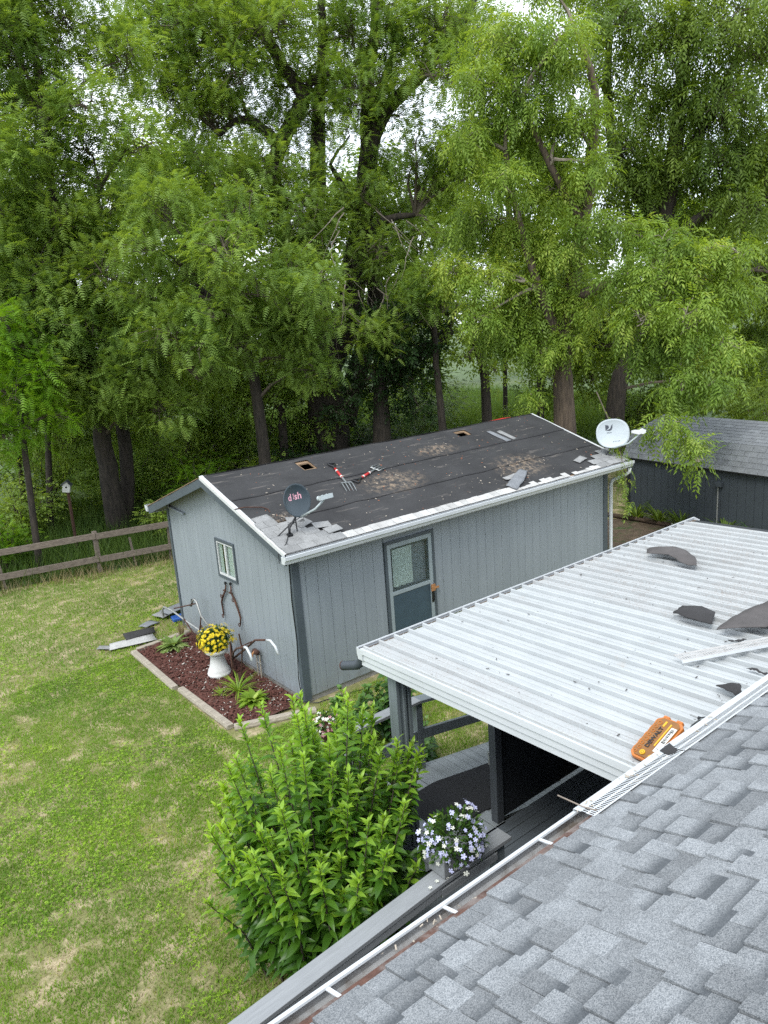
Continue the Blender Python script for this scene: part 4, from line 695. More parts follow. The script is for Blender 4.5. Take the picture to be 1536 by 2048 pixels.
def dish(base, centre, face, w, h, kind, label):
    t = thing('satellite_dish', label, 'satellite dish', base, 'satellite dishes on the shed roof')
    f = Vector(face).normalized(); side = Vector((0, 0, 1)).cross(f).normalized(); up = f.cross(side)
    mm = Matrix((side, up, f)).transposed().to_4x4(); mm.translation = Vector(centre)     # x sideways, y up, z out of the bowl
    refl = M['dishgrey'] if kind == 'a' else M['dishpale']
    n, k = 40, 9; V = [(0, 0, 0)]; F = []
    def rim(a):
        e = 2.35 if kind == 'b' else 2.0
        return (abs(math.cos(a))**(2/e)*math.copysign(1, math.cos(a))*w/2, abs(math.sin(a))**(2/e)*math.copysign(1, math.sin(a))*h/2)
    for i in range(1, k+1):
        for j in range(n):
            px, py = rim(6.2832*j/n); r = i/k
            V.append((px*r, py*r, .055*r*r+(.006 if i == k else 0)))
    F += [(0, 1+j, 1+(j+1) % n) for j in range(n)]
    F += [(1+(i-1)*n+j, 1+i*n+j, 1+i*n+(j+1) % n, 1+(i-1)*n+(j+1) % n) for i in range(1, k) for j in range(n)]
    re = MB().add(V, F).xf(mm).build('reflector', refl, t, smooth=True, solid=.006)
    # lettering follows the bowl
    def put(s, size, x, y, m, name='lettering', z=None, bold=0):
        me = text_mesh(s, size, m, .0006, bold)
        for v in me.vertices:
            p = Vector((v.co.x+x, v.co.y+y, 0)); r2 = (p.x/(w/2))**2+(p.y/(h/2))**2
            v.co = (mm @ Vector((p.x, p.y, .055*r2+.0045+v.co.z))) - Vector(base)
        o = link(name, me, re, base); return o
    def shape(poly, name='emblem', m=M['darktext']):
        vs = []
        for x, y in poly:
            r2 = (x/(w/2))**2+(y/(h/2))**2; vs.append(mm @ Vector((x, y, .055*r2+.005)))
        MB().add(vs, [tuple(range(len(vs)))]).build(name, m, re)
    if kind == 'a':
        cx, cyy = 0.0, .055
        put('d', .135, -.085, cyy, M['pinktext'], bold=.002); put('sh', .135, .06, cyy, M['pinktext'], bold=.002)
        for dy in (-.028, -.006, .016): shape([(-.022, cyy+dy), (-.006, cyy+dy), (-.006, cyy+dy+.013), (-.022, cyy+dy+.013)], m=M['pinktext'])
        shape([(-.03, cyy+.034), (.002, cyy+.036), (.004, cyy+.042), (-.02, cyy+.044)], m=M['pinktext'])
    else:
        ox, oy = -.06, .12; s = .075
        def arc(cx, cyy, r, a0, a1, n=14): return [(cx+r*math.cos(R(a0+(a1-a0)*i/n)), cyy+r*math.sin(R(a0+(a1-a0)*i/n))) for i in range(n+1)]
        shape([(ox-s*.9, oy+s*.75), (ox-s*.1, oy+s*.55), (ox+s*.15, oy+s*.1), (ox-s*.25, oy-s*.35), (ox-s*.85, oy-s*.7)])
        shape([(ox-s*.75, oy-s*.78), (ox-s*.1, oy-s*.5), (ox+s*.45, oy-s*.2), (ox+s*.7, oy+s*.5), (ox+s*1.0, oy+s*.85), (ox+s*1.0, oy-s*.1), (ox+s*.75, oy-s*.6), (ox+s*.3, oy-s*.85)])
        put('DIRECTV', .026, ox+.01, oy-.10, M['darktext'], bold=.0005)
        for dx, dy, L in ((.0, -.165, .035), (.045, -.16, .03), (.09, -.158, .05)):
            shape([(dx, dy), (dx+L, dy+.006), (dx+L*.9, dy+.014), (dx+.004, dy+.010)])
    # mount
    b = Vector(base); back = Vector(centre)-f*.07
    low = mm @ Vector((0, -h*.30, -.06))
    MB().tube([b+Vector((0, 0, .02)), b+Vector((0, 0, .10))+(low-b)*.12*Vector((1, 1, 0)).length*.6, low-Vector((0, 0, .10)), low, back], .017, 10).build('mast', M['dark'] if kind == 'a' else M['galv'], t, smooth=True)
    MB().box((-.05, -.05, -.03), (.05, .05, .03), Matrix.Translation(back) @ mm.to_3x3().to_4x4()).build('bracket', M['dark'] if kind == 'a' else M['galv'], t)
    fm = Matrix.Translation(b) @ Matrix.Rotation(SL, 4, 'X')
    MB().box((-.09, -.07, .0), (.09, .07, .012), fm).box((-.035, -.03, .012), (.035, .03, .05), fm).build('foot', M['dark'] if kind == 'a' else M['galv'], t)
    for sx in (-1, 1): MB().tube([b+Vector((sx*.16, .05, .035)), low-Vector((0, 0, .12))], .009, 6).build('stay', M['dark'], t)
    # feed arm
    bot = mm @ Vector((0, -h*.5, .05))
    return t, mm, bot
base1 = Vector((5.12, 8.80, sz(8.80)+.02))
t, mm, bot = dish(base1, (5.27, 8.82, 3.02), (.12, -.95, .22), .47, .47, 'a', 'charcoal satellite dish with pink lettering at the near corner of the shed roof')
feed = mm @ Vector((.12, -.03, .48))
MB().tube([bot, bot+(feed-bot)*.62+Vector((0, 0, -.06)), feed+Vector((0, 0, -.04))], .016, 8).build('feed_arm', M['lnb'], t, smooth=True)
mb = MB(); rot = mm.to_3x3().to_4x4()
for dx in (-.075, 0, .075):
    c = feed + rot @ Vector((dx, 0, 0)); mb.tube([c+rot @ Vector((0, 0, .05)), c, c-rot @ Vector((0, 0, .015))], [.028, .028, .034], 12)
mb.box((-.11, -.03, .03), (.11, .03, .075), Matrix.Translation(feed) @ rot)
mb.build('receiver', M['lnb'], t)
MB().tube([low for low in (bot, base1+Vector((.05, .1, .15)), base1+Vector((0, .02, .04)), Vector((4.95, 8.62, sz(8.62)+.06)), Vector((4.80, 8.60, sz(8.6)-.05)), Vector((4.79, 8.58, 2.28)))], .006, 5).build('cable', M['dark'], t)
base2 = Vector((12.47, 8.70, sz(8.70)+.02))
t, mm, bot = dish(base2, (12.42, 8.69, 2.95), (-.55, -.80, .22), .66, .56, 'b', 'pale oval satellite dish at the far corner of the shed roof')
feed = mm @ Vector((.42, -.02, .30)); rot = mm.to_3x3().to_4x4()
MB().tube([bot, mm @ Vector((.25, -.22, .18)), feed-rot @ Vector((0, .05, 0))], .017, 8).build('feed_arm', M['lnb'], t, smooth=True)
mb = MB(); mb.prism([(-.15, -.02), (-.10, -.035), (-.02, -.06), (.03, -.045), (.06, -.06), (.12, -.03), (.13, .02), (.09, .035), (.06, .06), (0, .03), (-.09, .04), (-.15, .03)], 'z', -.03, .03)
mb.xf(Matrix.Translation(feed) @ rot); mb.build('receiver', M['whitetrim'], t, bev=.006)

def scrap(name, label, cat, poly, m, mtx, th=.006, curl=.02, group=None, seed=0):
    """limp piece: outline filled with a bent grid, then thickened"""
    r_ = random.Random(seed); bm = bmesh.new(); vs = [bm.verts.new((x, y, 0)) for x, y in poly]
    f = bm.faces.new(vs); bmesh.ops.triangulate(bm, faces=[f]); bmesh.ops.subdivide_edges(bm, edges=bm.edges[:], cuts=4, use_grid_fill=True)
    a, b_, c, d = [r_.uniform(.7, 1.6) for _ in range(4)]; s = max(abs(x) for x, y in poly)
    for v in bm.verts:
        if v.is_boundary: v.co.x += r_.uniform(-.009, .009); v.co.y += r_.uniform(-.009, .009)
        u, w_ = v.co.x/s, v.co.y/s
        v.co.z = .55*curl*(math.sin(1.5*a*u+c)+.5*math.sin(1.9*b_*w_+d)+.12*math.sin(6*u+5*w_)) + .8*curl
    me = bpy.data.meshes.new(name); bm.to_mesh(me); bm.free(); me.materials.append(m); me.shade_smooth()
    o = link(name, me, None, mtx.translation, mtx); md = o.modifiers.new('solid', 'SOLIDIFY'); md.thickness = th
    return tag(o, label, cat, group)
def rect(w, d, j=.0, seed=0):
    r_ = random.Random(seed); q = lambda: r_.uniform(-j, j)
    return [(-w/2+q(), -d/2+q()), (w/2+q(), -d/2+q()), (w/2+q(), d/2+q()), (-w/2+q(), d/2+q())]
G1 = 'loose shingle strips on the shed roof'
scrap('shingle_strip', 'dark grey shingle strip lying up the roof near the far vent hole', 'shingle strip', rect(.13, .52, .01, 1), M['shingledark'], on_roof(10.88, 10.22, .12), .006, .004, G1, 1)
scrap('shingle_strip', 'paler shingle strip lying beside the dark one near the far vent hole', 'shingle strip', rect(.13, .42, .01, 2), M['shinglepale'], on_roof(11.09, 10.20, .1), .006, .004, G1, 2)
scrap('shingle_scrap', 'pale square shingle lying on the roof edge beside the charcoal dish', 'shingle scrap', rect(.27, .2, .01, 3), M['shinglepale'], on_roof(5.02, 9.33, .15), .007, .006, G1, 3)
scrap('shingle_strip', 'long folded grey shingle strip hanging towards the gutter', 'shingle strip', [(-.42, -.10), (.1, -.11), (.45, -.06), (.42, .08), (.05, .10), (-.40, .09)], M['shingledark'], on_roof(9.72, 8.72, .48, .035), .008, .02, G1, 4)
scrap('shingle_strip', 'short pale strip under the folded grey shingle strip', 'shingle strip', rect(.5, .12, .02, 5), M['shinglepale'], on_roof(9.78, 8.84, .02, .03), .006, .006, G1, 5)
scrap('shingle_strip', 'small curled pale strip at the far corner patch of the roof', 'shingle strip', rect(.36, .13, .02, 6), M['shinglepale'], on_roof(11.62, 8.82, .3, .035), .006, .012, G1, 6)
mb = MB(); mb.tube([(10.65, 10.97, sz(10.97)-.005), (11.75, 10.92, sz(10.92)+.025), (12.0, 10.92, sz(10.92)+.02)], [.022, .026, .022], 8)
tag(mb.build('red_pole', M['red'], smooth=True), 'red pole lying just behind the ridge of the shed roof', 'pole')
mb = MB(); mb.tube([(4.80, 9.74, sz(9.74)+.03), (4.95, 9.70, sz(9.7)+.05), (5.18, 9.60, sz(9.6)+.05), (5.24, 9.55, sz(9.55)+.03), (5.23, 9.48, sz(9.48)+.02)], .009, 5)
tag(mb.build('bent_rod', M['rust']), 'thin bent rod lying across the roof edge above the gable window', 'rod')
mb = MB()
for (x, y, h) in ((7.1, 10.86, .08), (7.55, 10.9, .05), (9.4, 10.88, .04)):
    mb.add([(x, y, sz(y)+.02), (x+.22, y+.02, sz(y)+.03), (x+.1, y-.02, sz(y)+h+.03)], [(0, 1, 2)])
def debris():
    def flakes(name, m, n, spots, smin, smax, label):
        V = []; F = []
        for _ in range(n):
            c = random.choice(spots)
            x, y = (random.uniform(4.95, 12.5), random.uniform(8.6, 10.8)) if c is None else (random.gauss(c[0], c[2]), random.gauss(c[1], c[2]*.55))
            if not (4.9 < x < 12.5 and 8.55 < y < 10.82) or any(a-.05 < x < b+.05 and 10.42 < y < 10.73 for a, b in ((6.5, 6.71), (10.12, 10.38))): continue
            a = random.uniform(0, 6.28); s = random.uniform(smin, smax); r_ = random.uniform(.10, .5)
            mtx = on_roof(x, y, a, .027) @ Matrix.Rotation(random.uniform(-.5, .5), 4, 'X')
            o = len(V); V += [mtx @ Vector(p) for p in ((-s, -s*r_, 0), (s, -s*r_*.6, 0), (s*.8, s*r_, .003), (-s*.9, s*r_*.7, .004))]; F.append((o, o+1, o+2, o+3))
        o = MB().add(V, F).build(name, m); tag(o, label, 'debris', kind='stuff')
    flakes('roof_debris', M['flake'], 420, [None]*5+[(10.25, 9.15, .4), (7.6, 9.55, .45), (5.3, 9.25, .2), (9.6, 8.7, .3), (9.2, 10.2, .35)], .005, .021, 'pale chips and nails scattered over the black felt roof')
    flakes('brick_red_debris', M['orangeflake'], 130, [None], .007, .016, 'orange specks scattered over the black felt roof')
debris()

# ------------------------------------------------------------------ house (its roof fills the near corner)
HY, HZ = 2.066, 2.80
def hz(y): return HZ+(HY-y)/3
house = thing('house', 'house with blue grey shingled roof and white gutter in the near corner', 'house', (3, -2, 0))
def build_house():
    P = house; xa, xb, yr = -6, 14, -3.2
    MB().box((xa+.4, -8.4, 0), (xb-.4, 1.62, 2.66)).build('wall', M['charcoal'], P)
    mb = MB(); th = .02
    mb.prism([(HY-.01, HZ-.02-th), (HY-.01, HZ-.02), (yr, hz(yr)-.02), (-8.8, hz(yr)-.02-(yr+8.8)/3), (-8.8, hz(yr)-.02-th-(yr+8.8)/3), (yr, hz(yr)-.02-th)], 'x', xa, xb)
    roof = mb.build('roof', M['shingledark'], P)
    MB().box((xa, HY-.035, HZ-.22), (xb, HY-.012, HZ-.045)).build('fascia', M['whitetrim'], P)
    MB().box((xa, 1.62, 2.58), (xb, HY-.035, 2.60)).build('soffit', M['whitetrim'], P)
    # rusty flashing at the drip edge
    MB().sheet([(HY-.06, hz(HY-.06)-.014), (HY+.030, hz(HY+.03)-.016), (HY+.034, HZ-.07)], 'x', xa, 2.85, 1).build('drip_flashing', M['rustflash'], P, solid=.003)
    # shingles, course by course
    mtx0 = Matrix.Rotation(-math.atan(1/3), 4, 'X'); ex = .138
    cache = {}; rest = []; cnt = 0
    cs = math.cos(math.atan(1/3))
    r_ = random.Random(11)
    for k in range(16, -1, -1):
        y = HY-.024-k*ex*cs
        x = .2-r_.uniform(0, .3); raised = r_.random() < .5
        while x < 6.2:
            w = r_.choice([.09, .11, .13, .15, .18, .22]); raised = (not raised) if r_.random() < .85 else raised; th = .017 if raised else .004
            cx = x+w/2
            p = Vector((cx, y, hz(y)-.012)); vis = in_view(p, 1.15) or in_view(p-Vector((w/2, 0, 0)), 1.05) or in_view(p+Vector((w/2, -.1, 0)), 1.05)
            d = .142+.05
            if not raised: d -= 0
            key = (w, raised)
            lo = -.0015
            vs = [(-w/2+.0015, -d, 0), (w/2-.0015, -d, 0), (w/2-.0015, 0, 0), (-w/2+.0015, 0, 0), (-w/2+.0015, -d, .003 if not raised else .005), (w/2-.0015, -d, .003 if not raised else .005), (w/2-.0015, 0, th+.004), (-w/2+.0015, 0, th+.004)]
            fs = [(0,3,2,1),(4,5,6,7),(0,1,5,4),(1,2,6,5),(2,3,7,6),(3,0,4,7)]
            tilt = mtx0 @ Matrix.Rotation(r_.uniform(-.004, .004), 4, 'Z')
            if vis and cnt < 300:
                if key not in cache: cache[key] = MB().add(vs, fs).mesh('shingle', M['shingle'])
                o = link('shingle', cache[key], roof, p, tilt); cnt += 1
            else: rest.append((vs, fs, Matrix.Translation(p) @ tilt))
            x += w
    mb = MB()
    for vs, fs, m_ in rest: mb.add([m_ @ Vector(v) for v in vs], fs)
    tag(mb.build('shingle_field', M['shingle'], roof), kind='stuff')
    # gutter
    z = HZ-.035
    prof = [(HY-.008, z), (HY-.008, z-.115), (HY+.065, z-.115), (HY+.075, z-.07), (HY+.102, z-.045), (HY+.104, z+.012), (HY+.088, z+.014), (HY+.088, z+.004)]
    g = MB().sheet(prof, 'x', xa, xb, 1).build('gutter', M['guttermud'], P, solid=.002)
    MB().sheet([(HY+.0665, z-.117), (HY+.0765, z-.072), (HY+.1035, z-.047), (HY+.1065, z+.013), (HY+.088, z+.0165), (HY+.0865, z+.006)], 'x', xa, xb, 1).build('gutter_face', M['white'], g, solid=.002)
    for x in (.62, 1.23, 1.86, 2.51):
        MB().beam((x, HY+.0, z+.012), (x-.02, HY+.095, z+.008), .018, .006).build('hanger', M['white'], g)
    # slotted guard
    def guard(x0, x1, name='gutter_guard'):
        mb = MB(); y0, y1, y2 = HY-.028, HY+.045, HY+.104; za, zb = HZ+.020, HZ-.006
        zz = lambda y: za+(zb-za)*(y-y0)/(y2-y0)
        def strip(a, b, xa_, xb_): mb.add([(xa_, a, zz(a)), (xb_, a, zz(a)), (xb_, b, zz(b)), (xa_, b, zz(b))], [(0, 1, 2, 3)])
        rows = ((y0+.010, y0+.042), (y0+.052, y0+.084))
        strip(y0, rows[0][0], x0, x1); strip(rows[0][1], rows[1][0], x0, x1); strip(rows[1][1], y2, x0, x1)
        x = x0; q = 0
        while x < x1:
            for i, (a, b) in enumerate(rows): strip(a, b, x+(.006 if i else 0), x+.006+(.006 if i else 0))
            x += .0165
        mb.add([(x0, y2, zb), (x1, y2, zb), (x1, y2+.002, zb-.02), (x0, y2+.002, zb-.02)], [(0, 1, 2, 3)])
        return mb.build(name, M['white'], g, solid=.0015)
    guard(2.78, 3.62); guard(3.63, 6.6)
    # felt tab caught at the guard joint, leaf litter in the trough
    MB().add([(3.60, HY-.01, HZ+.014), (3.66, HY+.09, HZ+.004), (3.55, HY+.085, HZ+.006), (3.53, HY+.02, HZ+.013)], [(0, 1, 2, 3)]).build('felt_tab', M['paper'], g, solid=.003)
    mb = MB(); r2 = random.Random(3)
    for _ in range(60):
        x = r2.choice([1.72, 1.74, 2.9, 3.2, 3.5, 4.1])+r2.gauss(0, .03 if r2.random() < .6 else .2); y = HY+r2.uniform(.0, .09); s = r2.uniform(.004, .014)
        mb.beam((x, y, HZ-.03 if x < 2.75 else HZ+.008), (x+r2.uniform(-2, 2)*s, y+r2.uniform(-2, 2)*s, HZ-.02 if x < 2.75 else HZ+.01), s*.6, .002)
    tag(mb.build('leaf_litter', M['flake'], g), kind='stuff')
    MB().tube([(2.74, 2.24, HZ+.06), (2.80, 2.13, HZ+.02), (2.84, 2.05, HZ+.012)], .004, 5).build('twig', M['palebark'], g)
build_house()

# ------------------------------------------------------------------ patio cover
PX0, PX1, PYL, PYH = 3.72, 9.55, 5.30, 2.19
def pz(y): return 2.40+(PYL-y)*.026
patio = thing('patio_cover', 'white ribbed metal patio cover on grey posts beside the house', 'patio cover', (PX0, 3.7, 0))
def build_patio():
    P = patio; w = .1822
    n = int((PX1-PX0)/w)
    def pan(i, m):
        a = PX0+.01+i*w; b = a+w
        # flat pan with a raised, folded rib at its near edge
        prof = [(a, 0), (a+.001, .034), (a+.004, .037), (a+.018, .037), (a+.022, .034), (a+.025, .003), (a+.110, .000), (a+.112, .006), (a+.120, .006), (a+.122, .0), (b-.001, .0)]
        V = []; F = []
        for j, y in enumerate((PYH-.06, 4.0, PYL-.015)):
            for (x, h) in prof: V.append((x, y, pz(y)+h))
        k = len(prof)
        F = [(j*k+i_, j*k+i_+1, (j+1)*k+i_+1, (j+1)*k+i_) for j in range(2) for i_ in range(k-1)]
        o = len(V); F.append(tuple(2*k+q for q in range(6)))
        return MB().add(V, F).build('roof_pan', m, P)
    for i in range(n): pan(i, M['panworn'] if (i < 2 or i > 12) else M['pan'])
    ztop = lambda y: pz(y)
    # underside and beams
    MB().prism([(PYH-.05, pz(PYH-.05)-.02), (PYL-.02, pz(PYL)-.02), (PYL-.02, pz(PYL)-.012), (PYH-.05, pz(PYH-.05)-.012)], 'x', PX0+.03, PX1-.03).build('ceiling_sheet', M['charcoal'], P)
    for x in (PX0+.16, 6.6, PX1-.15): MB().prism([(PYH-.02, pz(PYH)-.14), (PYL-.12, pz(PYL)-.14), (PYL-.12, pz(PYL)-.03), (PYH-.02, pz(PYH)-.03)], 'x', x, x+.045).build('joist', M['charcoal'], P)
    MB().box((PX0+.1, 4.95, pz(5)-.25), (PX1-.1, 5.05, pz(5)-.145)).build('beam', M['charcoal'], P)
    # fascia facing the lawn, three rolled steps
    def prof(y):
        z = pz(y); return [(PX0+.02, z+.010), (PX0-.012, z+.012), (PX0-.016, z-.035), (PX0-.004, z-.045), (PX0-.008, z-.095), (PX0+.004, z-.105), (PX0+.0, z-.155), (PX0+.035, z-.168), (PX0+.035, z-.155)]
    V = []; ya, yb = PYH-.03, PYL+.01
    for y in (ya, yb): V += [(x, y, z) for x, z in prof(y)]
    k = len(prof(0)); MB().add(V, [(i, i+1, k+i+1, k+i) for i in range(k-1)]).build('fascia', M['white'], P, solid=.003)
    # gutter on the low side
    z = pz(PYL)
    gp = [(PYL-.03, z-.012), (PYL-.025, z-.10), (PYL+.045, z-.10), (PYL+.06, z-.04), (PYL+.063, z+.012), (PYL+.052, z+.014), (PYL+.050, z+.004)]
    g = MB().sheet(gp, 'x', PX0-.016, PX1+.02).build('gutter', M['white'], P, solid=.003)
    for x in (PX0-.014, PX1+.02): MB().prism(gp[:6], 'x', x-.002, x+.002).build('end_cap', M['white'], g)
    MB().tube([(PX0+.03, PYL+.05, z-.09), (PX0+.03, PYL+.06, z-.15), (PX0+.02, PYL+.12, z-.20), (PX0-.02, PYL+.30, z-.25)], .045, 10, cap=False).build('spout', M['shed2'], g, smooth=True)
    MB().tube([(PX0-.0185, PYL+.292, z-.2478), (PX0-.021, PYL+.305, z-.252)], .047, 10, cap=False).build('rusty_lip', M['rust'], g)
    MB().box((PX0+.0, PYL-.02, z-.03), (PX1, PYL+.047, z-.022)).build('gutter_sludge', M['soil'], g)
    # posts
    mb = MB(); mb.box((3.84, 4.94, .40), (3.93, 5.03, pz(5)-.02)); mb.build('post', M['postgrey'], P, bev=.004)
    for x in (3.80, 3.935): MB().box((x, 4.925, .40), (x+.036, 5.045, pz(5)-.10)).build('post_board', M['postgrey'], P, bev=.003)
    MB().box((3.872, 4.915, .40), (3.90, 4.939, pz(5)-.10)).build('post_board', M['postgrey'], P, bev=.003)
    MB().box((4.71, 4.60, .40), (4.80, 4.69, pz(4.65)-.02)).build('post', M['midpost'], P, bev=.004)
    MB().box((4.715, 4.69, 1.02), (4.755, 4.712, 1.16)).build('switch_box', M['galv'], P, bev=.003)
    for x, y in ((9.3, 5.0), (6.9, 5.0)): MB().box((x, y-.045, .0), (x+.09, y+.045, pz(y)-.02)).build('post', M['charcoal'], P)
    # added dark screen behind the second post, blackens the space under the cover
    n = 26
    for i in range(n):
        a = 4.81+i*(9.3-4.81)/n; b = a+(9.3-4.81)/n
        MB().box((a+.003, 4.63, .42), (b-.003, 4.65, pz(4.64)-.03)).build('added_screen_board', M['charcoal'], P)
    n = 14  # end screen, likewise added to keep light out below the cover
    for i in range(n):
        a = 2.05+i*(4.63-2.05)/n; b = a+(4.63-2.05)/n
        MB().box((9.26, a+.003, .05), (9.28, b-.003, pz(a)-.16)).build('added_screen_board', M['charcoal'], P)
build_patio()

# ------------------------------------------------------------------ deck, ramps and rails
deck = thing('deck', 'grey painted deck with railings and ramps under the patio cover', 'deck', (4, 4, 0))
def build_deck():
    P = deck; zt = .40
    rz = lambda x: zt-max(0, x-4.72)*.165         # ramp towards the far side
    lz = lambda x: zt-max(0, 3.15-x)*.075         # ramp towards the lawn
    y = 1.66
    while y < 4.55:
        MB().prism([(3.15, zt-.03), (9.2, zt-.03), (9.2, zt), (3.15, zt)], 'y', y+.004, y+.136).build('deck_board', M['deck'], P, bev=.003); y += .14
    x = 3.68
    while x < 4.66:
        MB().box((x+.003, 4.57, zt-.03), (x+.137, 5.97, zt)).build('deck_board', M['deckpale'], P, bev=.003); x += .14
    x = 4.66
    while x < 7.0:
        b = x+.137; MB().prism([(x+.003, rz(x)-.03), (b, rz(b)-.03), (b, rz(b)), (x+.003, rz(x))], 'y', 4.67, 5.97).build('ramp_board', M['deckpale'], P); x += .14
    y = 2.42
    while y < 3.62:
        MB().prism([(-1.8, lz(-1.8)-.03), (3.147, lz(3.147)-.03), (3.147, lz(3.147)), (-1.8, lz(-1.8))], 'y', y+.004, y+.136).build('ramp_board', M['deck'], P, bev=.003); y += .14
    # prism with axis y takes (x, z)
    MB().box((3.66, 3.6, .1), (3.68, 5.97, zt-.031)).build('skirt', M['deck'], P)
    MB().box((3.68, 5.972, .05), (4.66, 5.99, zt-.002)).build('skirt', M['rail'], P)
    # rail on the far side, level and then down the ramp
    yr = 5.93
    def rail(pts, w, h, name, m=M['rail']):
        for p, q in zip(pts[:-1], pts[1:]): MB().beam(p, q, w, h).build(name, m, P, bev=.004)
    rail([(3.58, yr, 1.215), (4.86, yr, 1.215)], .14, .036, 'top_rail'); rail([(4.862, yr, 1.212), (7.0, yr, 1.212-.355)], .14, .036, 'top_rail', M['postgrey'])
    rail([(3.66, yr-.03, .80), (4.79, yr-.03, .80)], .036, .14, 'lower_rail', M['postgrey']); rail([(4.90, yr-.03, .80), (7.0, yr-.03, .80-.35)], .036, .12, 'lower_rail', M['postgrey'])
    for x in (3.62, 4.80, 6.9): MB().box((x, yr-.05, .1), (x+.09, yr+.04, 1.195 if x < 5 else .84)).build('rail_post', M['postgrey'], P, bev=.004)
    # return rail to the big post
    rail([(3.62, yr-.072, 1.215), (3.62, 5.06, 1.215)], .14, .036, 'top_rail', M['deckpale']); rail([(3.645, yr-.06, .80), (3.645, 5.06, .80)], .036, .14, 'lower_rail', M['rail'])
    MB().box((3.60, 5.02, .1), (3.69, 5.10, 1.195)).build('rail_post', M['postgrey'], P, bev=.004)
    # rail along the lawn ramp
    y3 = 3.70; tz = lambda x: 1.235-max(0, 3.15-x)*.075
    rail([(3.152, y3, tz(3.15)), (3.86, y3, tz(3.86))], .15, .036, 'top_rail', M['rail']); rail([(-1.6, y3, tz(-1.6)), (3.150, y3, tz(3.15))], .15, .036, 'top_rail', M['rail'])
    rail([(3.152, y3+.0, .80), (3.72, y3, .80)], .036, .14, 'lower_rail', M['rail'])
    rail([(3.10, y3-.055, tz(3.1)-.08), (3.70, y3-.055, tz(3.15)-.08)], .03, .07, 'rail_apron', M['rail'])
    rail([(-1.5, y3-.055, tz(-1.5)-.055), (3.10, y3-.055, tz(3.1)-.055)], .03, .06, 'rail_apron', M['rail'])
    for x in (.3, 2.26, 3.72): MB().box((x, y3-.04, .05), (x+.09, y3+.05, tz(x)-.02)).build('rail_post', M['postgrey'], P, bev=.004)
    MB().beam((3.02, y3-.10, .95), (3.34, y3-.55, .97), .09, .05).build('brace', M['charcoal'], P)
build_deck()
def rug():
    rz = lambda x: .40-max(0, x-4.72)*.165
    V = []; F = []; nx, ny = 26, 8
    for i in range(nx+1):
        for j in range(ny+1):
            x = 4.22+1.75*i/nx; y = 4.84+.72*j/ny; V.append((x, y, rz(x)+.010+.002*math.sin(x*9+y*7)+(.004 if abs(x-4.72) < .12 else 0)))
    for i in range(nx):
        for j in range(ny): a = i*(ny+1)+j; F.append((a, a+ny+1, a+ny+2, a+1))
    tag(MB().add(V, F).build('rug', M['mat'], solid=.008), 'black rug lying on the deck beside the dark post', 'rug')
rug()

# ------------------------------------------------------------------ things on the patio cover
def on_pat(x, y, a=0, lift=.05): return Matrix.Translation((x, y, pz(y)+lift)) @ Matrix.Rotation(-.026, 4, 'X') @ Matrix.Rotation(a, 4, 'Z')
G2 = 'torn felt scraps on the patio cover'
def world_poly(pts, c): return [(x-c[0], y-c[1]) for x, y in pts]
c = (7.66, 4.5); scrap('felt_scrap', 'arched grey felt scrap farthest out on the patio cover', 'felt scrap', world_poly([(7.50, 4.76), (7.62, 4.84), (7.90, 4.74), (7.78, 4.45), (7.60, 4.20), (7.44, 4.12), (7.42, 4.22), (7.52, 4.50)], c), M['paperwarm'], on_pat(*c), .006, .05, G2, 11)
c = (6.15, 3.38); scrap('felt_scrap', 'nearly square black felt scrap in the middle of the patio cover', 'felt scrap', world_poly([(6.05, 3.56), (6.25, 3.58), (6.34, 3.44), (6.29, 3.28), (6.04, 3.18), (6.02, 3.36)], c), M['paper'], on_pat(*c), .006, .028, G2, 12)
c = (6.5, 2.85); scrap('felt_scrap', 'long pointed grey felt sheet at the right edge of the patio cover', 'felt scrap', world_poly([(5.87, 3.05), (6.2, 3.08), (6.63, 3.02), (7.3, 2.95), (7.3, 2.5), (6.6, 2.62), (6.15, 2.76)], c), M['paperwarm'], on_pat(*c), .006, .045, G2, 13)
c = (5.0, 2.48); scrap('felt_scrap', 'small black wedge of felt beside the house gutter', 'felt scrap', world_poly([(4.97, 2.57), (5.06, 2.50), (5.10, 2.45), (5.01, 2.39), (4.93, 2.40)], c), M['paper'], on_pat(*c), .006, .016, G2, 14)
c = (5.9, 2.88); scrap('felt_sliver', 'thin curled felt sliver below the pointed sheet', 'felt scrap', world_poly([(5.86, 2.95), (5.87, 2.90), (5.91, 2.87), (5.98, 2.86), (5.98, 2.84), (5.90, 2.85), (5.85, 2.90)], c), M['paper'], on_pat(*c, lift=.03), .004, .008, G2, 15)
c = (5.45, 2.5); scrap('felt_sliver', 'thin felt sliver at the gutter beyond the loose guard', 'felt scrap', world_poly([(5.44, 2.57), (5.48, 2.53), (5.46, 2.48), (5.44, 2.40), (5.42, 2.40), (5.44, 2.49)], c), M['paper'], on_pat(*c, lift=.03), .004, .01, G2, 16)
